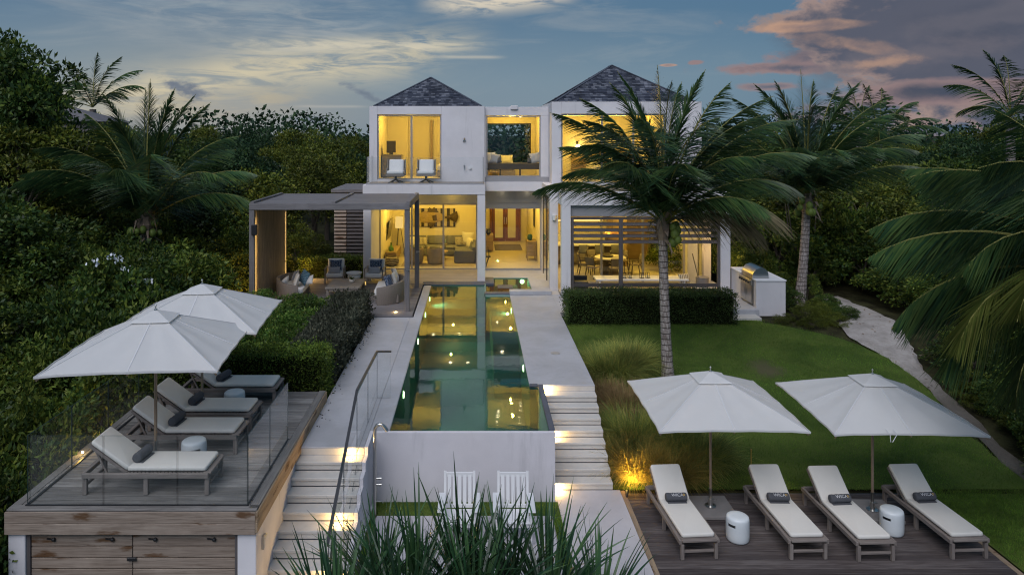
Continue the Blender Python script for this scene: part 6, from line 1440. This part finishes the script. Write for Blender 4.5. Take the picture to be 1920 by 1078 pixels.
def bole(name, H_, r, C, seed, mat='bark', z0=0):
    rr = random.Random(seed); mb = MB(); mb.tube([(0, 0, z0), (rr.uniform(-.15, .15), rr.uniform(-.15, .15), H_ * .5), (rr.uniform(-.2, .2), 0, H_)], [r, r * .8, r * .5], 8)
    for c in list(C)[:12]: mb.tube([(0, 0, H_ * rr.uniform(.4, .9)), (c[0] * .4, c[1] * .4, H_ + c[2] * .3), (c[0] * .9, c[1] * .9, H_ + c[2] * .9)], [r * .4, r * .25, r * .08], 5)
    me = mb.mesh(name); me.materials.append(M[mat]); return me
TREES = []
for i, (rx, ry, rz, K, cr, per, leaf, asp, mat) in enumerate(((2.5, 2.3, 2.6, 46, .62, 270, .15, .5, 'tree_a'), (2.4, 2.4, 2.4, 52, .55, 240, .13, .45, 'tree_b'), (2.7, 2.4, 2.2, 40, .68, 300, .17, .4, 'tree_c'), (2.2, 2.2, 3.1, 54, .55, 250, .14, .5, 'tree_a'), (2.5, 2.5, 2.8, 44, .66, 280, .16, .55, 'tree_b'))):
    me, C = crown('crown', rx, ry, rz, K, cr, per, leaf, 20 + i, asp, .5, mat); TREES.append((me, bole('trunk', 3.2, .16, C, i), rz))
def place_tree(x, y, ztop, k, sx, rz, label, group, zbase=None):
    me, tr, crz = TREES[k]; zb = zg(x, y) if zbase is None else zbase; Ht = max(ztop - zb, 2.0); sz = Ht / (3.2 + crz)
    t = thing('broadleaf_tree', label, 'tree', (x, y, zb - .1), rz, group); t.scale = (sx, sx, sz)
    mk('crown', me, None, t, loc=(0, 0, 3.2)); mk('trunk', tr, None, t); return t
skyl = [(-700, 40), (-200, 40), (0, 62), (40, 66), (75, 150), (130, 200), (200, 205), (320, 235), (400, 222), (430, 208), (520, 232), (560, 215), (600, 246), (680, 240), (760, 250), (1300, 250), (1380, 232), (1450, 236), (1600, 226), (1660, 236), (1700, 242), (1760, 250), (1800, 232), (1850, 208), (1920, 190), (2600, 170)]
def sky_y(px):
    for (a, ya), (b, yb) in zip(skyl, skyl[1:]):
        if a <= px <= b: return ya + (yb - ya) * (px - a) / (b - a)
    return 200
rt = random.Random(42); ntree = 0
GL, GR = 'dense dark trees of the thicket left of the villa', 'dense dark trees of the grove right of the villa'
LL, LR = 'dense dark broadleaf tree in the thicket left of the villa', 'dense dark broadleaf tree in the grove right of the villa'
def row(y, xa, xb, step, dlow, side):
    x = xa
    while x < xb:
        px = 890 + 1365 * x / y; yy = y + rt.uniform(-1.6, 1.6); zt = 7.5 - (sky_y(px) - 252) * y / 1365 - dlow + rt.uniform(-.9, .25)
        place_tree(x + rt.uniform(-.6, .6), yy, zt, rt.randrange(5), rt.uniform(.75, 1.1) * (1 + .003 * y), rt.uniform(0, 6.28), LL if side < 0 else LR, GL if side < 0 else GR); x += step * rt.uniform(.85, 1.2)
row(60, -58, -3, 3.8, .3, -1); row(50, -44, -4, 3.4, 0, -1); row(42, -36, -6, 2.9, .3, -1); row(36, -30, -6.6, 2.6, .7, -1); row(31.5, -25, -9, 2.4, 1.8, -1)
row(60, 8, 62, 3.8, .3, 1); row(50, 9, 48, 3.4, 0, 1); row(42, 10.5, 38, 2.9, .4, 1); row(36, 12, 32, 2.6, 1.2, 1); row(31.5, 15.0, 28, 2.6, 1.8, 1)
row(28, 17.5, 25, 2.4, 2.6, 1); row(24, 17.5, 23, 2.6, 3.4, 1)
place_tree(-17.6, 27.5, 12.3, 3, 1.35, 1.0, 'tallest broadleaf tree, rising at the upper left corner', None); place_tree(-19.8, 29, 12.0, 0, 1.3, 2.4, 'broad tall tree just left of the tallest one at the upper left', None)
place_tree(-16.2, 26.0, 8.3, 1, 1.2, .4, 'olive green broadleaf tree in front of the tallest tree at the left', None); place_tree(-14.6, 28.5, 8.4, 1, 1.15, 2.0, 'olive green broadleaf tree between the tallest tree and the left palm', None)
row(21.5, -17.5, -13.2, 2.2, 3.6, -1)
# bare pale stems seen under the right grove
for i, (x, y, l) in enumerate(((15.2, 29.5, .3), (16.2, 29.8, -.3), (14.4, 29.8, .1), (17.4, 30, .2), (13.3, 29.2, -.15), (18.6, 29.5, -.2))):
    rr = random.Random(i); mb = MB(); z = 1.3
    for k in range(3):
        a = l + rr.uniform(-.4, .4); mb.tube([(0, 0, 0), (a * .6, 0, 1.1), (a * 1.2 + rr.uniform(-.2, .2), 0, 2.2), (a * 1.6 + rr.uniform(-.4, .4), .2, 3.4)], [.055, .045, .03, .015], 6)
    tag(mks('bare_stems', mb, 'bark', loc=(x, y, z)), 'thin bare branching stems at the dark foot of the right grove', 'shrub', 'bare stems under the right grove')
# the old roof among the trees
orf = thing('far_house', 'grey shingled roof of a neighbouring house among the trees at the left', 'house', (-19.0, 36.0, 1.3))
M['roof_grey'] = wood('old_roof', (.12, .115, .125), (.2, .19, .2), (.07, .065, .07))
mk('roof', MB().add([(-1.6, -1.6, 6.8), (1.4, -1.6, 6.8), (1.4, 1.6, 6.8), (-1.6, 1.6, 6.8), (-.9, 0, 7.55)], [(0, 1, 4), (1, 2, 4), (2, 3, 4), (3, 0, 4), (3, 2, 1, 0)]), 'roof_grey', orf); mk('wall', MB().box(-1.4, 1.2, -1.4, 1.4, 0, 6.79), 'stone_grey', orf)

# --- shrubs
SHR = []
for i, (rx, rz, K, cr, per, leaf, asp, mat) in enumerate(((1.15, 1.1, 36, .28, 200, .085, .5, 'shrub_a'), (1.1, 1.15, 40, .26, 190, .075, .42, 'shrub_b'), (1.2, 1.0, 32, .30, 190, .11, .38, 'shrub_a'), (1.1, 1.1, 38, .27, 200, .09, .5, 'tree_a'))):
    me, C = crown('foliage', rx, rx, rz, K, cr, per, leaf, 60 + i, asp, .6, mat, .85); SHR.append((me, bole('stems', .8, .05, C, i + 9), rz))
SHRB = []
for me, st, rz in SHR[:3]:
    m2 = me.copy(); m2.materials.clear(); m2.materials.append(M['shrub_c']); SHRB.append((m2, st, rz))
def place_shrub(x, y, ztop, k, s, rz, label, group, name='shrub', zb=None):
    me, tr, crz = (SHRB if label.startswith('bright') else SHR)[k]; z = zg(x, y) if zb is None else zb; Ht = max(ztop - z, .5); sz = Ht / (.8 + crz) if Ht < 2.2 * s * 1.3 else s * 1.15
    t = thing(name, label, 'shrub', (x, y, ztop - (.8 + crz) * sz), rz, group); t.scale = (s, s, sz)
    mk('foliage', me, None, t, loc=(0, 0, .8)); mk('stems', tr, None, t); return t
GS = 'shrubs crowding the left side of the raised deck'; LS = 'green shrub in the thick planting left of the raised deck'
for (y, xa, xb, zt, s) in ((9.5, -11.5, -7.7, 1.7, .9), (10.6, -12.5, -7.9, 2.2, .95), (11.8, -13, -8.0, 2.5, 1.0), (13.1, -14, -8.1, 2.8, 1.05), (14.4, -15, -8.1, 3.1, 1.1), (15.8, -16, -8.1, 3.3, 1.15), (17.3, -17, -8.2, 3.7, 1.2), (18.9, -18, -8.6, 4.0, 1.3), (20.6, -18, -9.2, 4.3, 1.35), (22.6, -19, -9.2, 4.3, 1.4), (24.6, -20, -9.4, 4.2, 1.4), (26.8, -20, -9.2, 4.2, 1.4), (29.0, -20, -8.8, 4.4, 1.5)):
    x = xb
    while x > xa:
        px = 890 + 1365 * x / y; far = (xb - x) / 8
        place_shrub(x + rt.uniform(-.25, .25), y + rt.uniform(-.4, .4), zt + far * 1.1 + rt.uniform(-.55, .3), rt.choice((0, 1, 2, 3, 3)), s * rt.uniform(.85, 1.15), rt.uniform(0, 6.28), LS, GS); x -= 1.45 * s * rt.uniform(.8, 1.15)
# flowering bush
fb_ = place_shrub(-10.2, 20.2, 4.7, 0, 1.35, .5, 'shrub with clusters of white blossom below the left palm', None, 'flowering_shrub')
rs = np.random.RandomState(5); FC = np.array([[.30, -.95, .72], [.66, -.95, .55], [.05, -.9, .88], [.80, -.8, .42], [.36, -1.0, .50], [-.25, -.9, .84], [.18, -.9, .86]]); P = np.repeat(FC, 11, 0) + rs.normal(size=(77, 3)) * [.06, .05, .018]; D = rs.normal(size=(77, 3)); D[:, 1] -= .8; D /= np.linalg.norm(D, axis=1, keepdims=True)
v, q = leaf_quads(P, D, .055, .9, rs); mk('blossom', mesh_np('blossom', v, q), 'flower', fb_, loc=(0, 0, .8))
# right side thicket shrubs
GS2 = 'low shrubs beyond the sand path at the right'; LS2 = 'dark low shrub beyond the sand path at the right'
for (y, xa, xb, zt, s) in ((10.5, 13.2, 17, .5, .7), (11.6, 13.3, 18, .6, .75), (12.8, 13.1, 18, .8, .8), (14.0, 13.0, 19, .9, .85), (15.4, 12.9, 19, 1.1, .9), (16.9, 12.9, 20, 1.4, .95), (18.4, 13.2, 20, 1.8, 1.0), (19.8, 13.8, 20, 2.1, 1.1), (21.2, 14.4, 21, 2.5, 1.2), (23.4, 15.0, 22, 3.0, 1.3), (25.8, 15.2, 23, 3.4, 1.4), (28.4, 15.0, 24, 3.8, 1.5), (30.2, 10.4, 26, 4.3, 1.6), (32.5, 10.4, 20, 5.0, 1.7)):
    x = xa
    while x < xb:
        place_shrub(x + rt.uniform(-.1, .3), y + rt.uniform(-.4, .4), zt + rt.uniform(-.45, .35) + (x - xa) * .12, rt.choice((0, 3, 3, 2)), s * rt.uniform(.8, 1.15), rt.uniform(0, 6.28), LS2, GS2); x += 1.35 * s * rt.uniform(.8, 1.15)
for i in range(22):
    yy = 10.4 + i * .42; place_shrub(xr(yy) + .95 + rt.uniform(-.12, .3), yy, zg(13, yy) + rt.uniform(.4, .75), rt.choice((0, 1, 3)), rt.uniform(.38, .52), rt.uniform(0, 6), 'small dark shrub spilling over the dirt edge of the lawn at the right', 'small shrubs along the dirt edge of the lawn')
# planting bed beside the grill island
bed_ = [(10.9, 23.9, 2.0), (11.5, 24.3, 2.05), (10.8, 23.3, 1.75), (11.6, 23.4, 1.8), (12.2, 23.9, 1.9), (12.0, 24.9, 2.1), (10.9, 25.2, 2.3), (11.2, 26.8, 2.6), (12.1, 26.5, 2.5), (10.1, 23.6, 1.7)]
for x, y, zt in bed_: place_shrub(x, y, zt, rt.choice((1, 3, 0)), .48, rt.uniform(0, 6), 'low grey green shrub in the bed between the grill island and the sand path', 'low shrubs in the bed by the grill island')
for x, y, zt in ((8.3, 31.8, 3.0), (10.2, 29.4, 3.4), (10.9, 28.4, 3.2), (11.3, 29.8, 3.3), (13.2, 28.6, 3.0)): place_shrub(x, y, zt, 0, .9, rt.uniform(0, 6), 'leafy green shrub behind the grill island', 'shrubs behind the grill island')
# garden bed between hedge, terrace and pergola (croton / hibiscus mass)
for (x, y, zt, k) in [(a, b, 2.55 + rt.uniform(-.15, .25), rt.choice((0, 2, 0))) for b in (18.3, 19.5, 20.7, 21.9, 23.0) for a in (-7.7, -6.7, -5.7, -4.95)]:
    place_shrub(x + rt.uniform(-.2, .2), y + rt.uniform(-.2, .2), zt, k, .72, rt.uniform(0, 6), 'bright green leafy shrub in the bed between the clipped hedge and the pergola', 'bright green shrubs in front of the pergola')
for (x, y) in ((-8.6, 30.6), (-7.6, 31.0), (-6.8, 30.8), (-8.2, 32.4)): place_shrub(x, y, 3.5 + rt.uniform(-.3, .4), 1, 1.0, rt.uniform(0, 6), 'olive shrub lit from below behind the pergola', 'shrubs behind the pergola')
# deep background filler: far wood
rs = np.random.RandomState(77); n = 70000; X = rs.uniform(-110, 110, n); Y = rs.uniform(66, 95, n); Z = 1 + rs.rand(n) * (7.6 + 1.2 * np.sin(X * .21) + .8 * np.sin(X * .67 + 1)); D = rs.normal(size=(n, 3)); D /= np.linalg.norm(D, axis=1, keepdims=True)
v, q = leaf_quads(np.stack([X, Y, Z], 1), D, .55, .6, rs); o = mk('far_woodland', mesh_np('far_woodland', v, q), 'tree_c', kind='stuff'); tag(o, 'far woodland closing the view behind the garden trees', 'woodland')

# --- clipped hedges
def hedge(name, label, x0, x1, y0, y1, z0, z1, mat, dens=1000, leaf=.05, rough=.05, seed=0, cat='hedge', grow=0):
    t = thing(name, label, cat, ((x0 + x1) / 2, (y0 + y1) / 2, z0)); rs = np.random.RandomState(seed); P = []; D = []
    def face(n, f, nrm):
        p = f(rs.rand(n), rs.rand(n)); nz = np.sin(p[:, 0] * 3.1 + p[:, 2] * 4) * np.cos(p[:, 1] * 2.7 + p[:, 2] * 3.3)
        p = p + np.array(nrm) * (rs.normal(size=n) * rough + nz * rough * .7)[:, None]; P.append(p); d = rs.normal(size=(n, 3)) * .6 + np.array(nrm) * .7 + [0, 0, .25 + grow]; D.append(d / np.linalg.norm(d, axis=1, keepdims=True))
    w, d_, h = x1 - x0, y1 - y0, z1 - z0; m = rough * 1.0
    A1 = lambda u, v: np.stack([x0 + w * u, np.full_like(u, y0 + m), z0 + h * v], 1); A2 = lambda u, v: np.stack([x0 + w * u, y0 + d_ * v, np.full_like(u, z1 - m)], 1)
    face(int(w * h * dens), A1, (0, -1, 0)); face(int(w * d_ * dens), A2, (0, 0, 1)); face(int(w * h * dens * .5), lambda u, v: np.stack([x0 + w * u, np.full_like(u, y1 - m), z0 + h * v], 1), (0, 1, 0))
    face(int(d_ * h * dens), lambda u, v: np.stack([np.full_like(u, x0 + m), y0 + d_ * u, z0 + h * v], 1), (-1, 0, 0)); face(int(d_ * h * dens), lambda u, v: np.stack([np.full_like(u, x1 - m), y0 + d_ * u, z0 + h * v], 1), (1, 0, 0))
    P = np.concatenate(P) - [(x0 + x1) / 2, (y0 + y1) / 2, z0]; D = np.concatenate(D); V, Q = leaf_quads(P, D, leaf * rs.uniform(.7, 1.3, len(P)), .5, rs); mk('foliage', mesh_np('foliage', V, Q), mat, t)
    mk('shade_core', MB().cbox(x0 + .1, x1 - .1, y0 + .1, y1 - .1, z0 - .2, z1 - .1, .03), 'hedge_core', t, world=True); return t  # solid dark box painted in for the shade inside the leaf shell
M['hedge_core'] = plain('hedge_core_dark', (.012, .014, .006), .95, .05, var=.5, nscale=20)  # near-black colour stands for shade inside the hedges; fallen leaves share it
hedge('clipped_hedge', 'long clipped dark hedge in front of the louvred porch', 2.92, 8.34, 23.1, 24.1, 1.38, 2.43, 'hedge', 1500, .05, .05, 1)
hedge('clipped_hedge', 'clipped bright hedge along the back of the raised deck', -7.2, -3.42, 16.50, 17.45, 1.0, 2.52, 'hedge_l', 1700, .055, .06, 2)
hedge('clipped_hedge', 'low clipped hedge behind the pergola between the fins and the villa', -7.3, -4.55, 29.9, 30.8, 1.5, 2.42, 'hedge_l', 1000, .06, .06, 3)
hedge('sage_border', 'grey green bushy border along the left walkway', -4.45, -3.40, 17.5, 23.6, 1.4, 2.38, 'sage', 1500, .085, .09, 4, 'border', .5)
# fallen leaves on the walkway
rs = np.random.RandomState(9); n = 70; P = np.stack([-3.28 + np.abs(rs.normal(size=n)) * .10, rs.uniform(14.5, 23.4, n), np.full(n, TZ + .012)], 1); D = rs.normal(size=(n, 3)); D[:, 2] = .05; D /= np.linalg.norm(D, axis=1, keepdims=True)
v, q = leaf_quads(P, D, .05, .5, rs); mk('fallen_leaves', mesh_np('fallen_leaves', v, q), 'hedge_core', kind='stuff')
rs = np.random.RandomState(19); n = 60; P = np.stack([rs.uniform(11.9, 13.4, n), rs.uniform(18, 25, n), np.zeros(n)], 1); P[:, 2] = [zg(a, b) + .06 for a, b, _ in P]; D = rs.normal(size=(n, 3)); D[:, 2] = .05; D /= np.linalg.norm(D, axis=1, keepdims=True)
v, q = leaf_quads(P, D, .09, .5, rs); mk('leaf_litter', mesh_np('leaf_litter', v, q), 'fibre', kind='stuff')

# --- ornamental grass clumps
def grass_clump(name, label, x, y, z, r, L_, n, mat, seed, group=None, spread=.8):
    rs = np.random.RandomState(seed); a = rs.rand(n) * 2 * PI; rr = r * np.sqrt(rs.rand(n)) * .55; B = np.stack([rr * np.cos(a), rr * np.sin(a), np.zeros(n)], 1)
    n = int(n * 1.6)
    a = rs.rand(n) * 2 * PI; rr = r * np.sqrt(rs.rand(n)) * .65; B = np.stack([rr * np.cos(a), rr * np.sin(a), np.zeros(n)], 1)
    a2 = a + rs.normal(size=n) * .5; sp = rs.uniform(.05, 1.1, n) * spread; D = np.stack([np.cos(a2) * sp, np.sin(a2) * sp, np.ones(n)], 1); D /= np.linalg.norm(D, axis=1, keepdims=True)
    v, q = blades(B, D, L_ * rs.uniform(.55, 1.1, n), .013, 5, rs.uniform(.5, 1.5, n), seed=seed)
    return tag(mk(name, mesh_np(name, v, q), mat, loc=(x, y, z)), label, 'ornamental grass', group)
for i, (x, y, r, L_, n, mat, lb) in enumerate(((3.75, 19.9, .8, 1.35, 4200, 'ograss', 'green fountain grass clump farthest up the lawn beside the walkway'), (4.35, 20.5, .7, 1.2, 3200, 'ograss', 'green fountain grass clump just left of the palm trunk'),
    (3.75, 18.3, .6, 1.1, 3000, 'ograss_b', 'brown dried fountain grass clump in the middle of the bed'), (3.75, 17.1, .8, 1.25, 3600, 'ograss', 'green fountain grass clump beside the top of the right stairs'),
    (3.55, 15.95, .7, 1.15, 3600, 'ograss_y', 'straw coloured grass clump lit from below at the deck corner'), (4.2, 15.85, .7, 1.15, 3200, 'ograss_y', 'straw coloured grass clump behind the leftmost lower lounger'), (4.95, 16.25, .75, 1.1, 3200, 'ograss', 'green grass clump behind the pole of the left lower umbrella'), (4.5, 17.0, .7, 1.1, 2800, 'ograss', 'green grass clump behind the lit straw grass'), (3.35, 16.5, .5, 1.0, 1800, 'ograss', 'small grass clump against the middle of the right stairs'), (3.2, 18.9, .45, .9, 1600, 'ograss_b', 'small brown grass clump at the edge of the right walkway'))):
    grass_clump('fountain_grass', lb, x, y, zg(x, y) - .02, r, L_, n, mat, 30 + i, 'fountain grasses beside the right stairs')
gu = thing('garden_uplight', 'small garden spotlight hidden in the straw grass by the lower deck', 'spotlight', (3.14, 15.0, .03)); mks('body', MB().tube([(0, 0, 0), (0, .05, .12)], .03, 8), 'black', gu)
light('bulb', 'SPOT', (3.14, 15.0, .20), 430, (1, .66, .14), .22, gu, (3.75, 16.0, .65), R(85), 1.0)
pl_ = thing('path_light', 'thin brass path light standing in the lawn behind the lower deck', 'path light', (6.0, 15.8, .08)); mks('stake', MB().tube([(0, 0, 0), (0, 0, .55)], .012, 8), 'gold', pl_); mks('cap', MB().tube([(0, 0, .55), (0, 0, .60)], .02, 8), 'gold', pl_)
light('bulb', 'POINT', (6.45, 15.2, .25), 1.6, (1, .62, .12), .03, pl_)
light('garden_glow', 'POINT', (-7.25, 14.3, 1.5), 26, (1, .55, .12), .1)
light('garden_glow', 'POINT', (-6.9, 29.6, 2.2), 22, (1, .58, .14), .1)

# --- sword leaved plants at the bottom edge
def sword(x, y, z, n, L_, W_, seed, lab):
    rs = np.random.RandomState(seed); t = thing('sword_leaved_plant', lab, 'plant', (x, y, -.7), group='sword leaved plants at the front'); a = rs.rand(n) * 2 * PI; sp = rs.uniform(.03, .85, n) ** 1.0
    D = np.stack([np.cos(a) * sp, np.sin(a) * sp, np.ones(n)], 1); D /= np.linalg.norm(D, axis=1, keepdims=True); B = np.stack([np.cos(a) * .06, np.sin(a) * .06, z + .7 + rs.uniform(-.15, .1, n)], 1)
    v, q = blades(B, D, L_ * rs.uniform(.6, 1.08, n), W_, 8, rs.uniform(.1, .65, n), seed=seed); mk('leaves', mesh_np('leaves', v, q), 'sword', t)
    nd = 9; a = rs.rand(nd) * 2 * PI; D = np.stack([np.cos(a), np.sin(a), rs.uniform(.2, 1.1, nd)], 1); D /= np.linalg.norm(D, axis=1, keepdims=True); v, q = blades(B[:nd], D, L_ * rs.uniform(.6, .95, nd), W_ * .8, 7, rs.uniform(.8, 1.5, nd), seed=seed + 1); mk('dry_leaves', mesh_np('dry_leaves', v, q), 'ograss_b', t); mks('stem', MB().tube([(0, 0, 0), (0, 0, z + .72)], [.10, .07], 10), 'bark', t)
sw = [(-2.05, 10.1, .25, 46, 1.55), (-1.35, 10.4, .35, 60, 1.65), (-.75, 10.0, .45, 66, 1.7), (-.15, 10.3, .40, 66, 1.75), (.45, 10.1, .45, 66, 1.7), (1.05, 10.4, .30, 60, 1.6), (1.7, 10.0, .20, 50, 1.45), (-1.75, 9.4, .45, 50, 1.5), (0, 9.4, .65, 60, 1.5), (.95, 9.4, .55, 56, 1.5), (2.3, 9.9, -.05, 34, 1.2), (-.9, 9.3, .6, 56, 1.5)]
pos = ['second from the left in the near row', 'third from the left', 'below the left slatted chair', 'between the two slatted chairs', 'below the right slatted chair', 'right of the right slatted chair', 'second from the right', 'at the left end by the stairs', 'at the front under the gap between chairs', 'at the very front under the right chair', 'small one at the right', 'at the very front under the left chair']
for i, (x, y, z, n, L_) in enumerate(sw): sword(x, y, z + (.50 if abs(x) < 1.9 else .38), int(n * 1.35), L_ * 1.1, .054, 90 + i, 'sword leaved plant at the bottom edge, ' + pos[i])
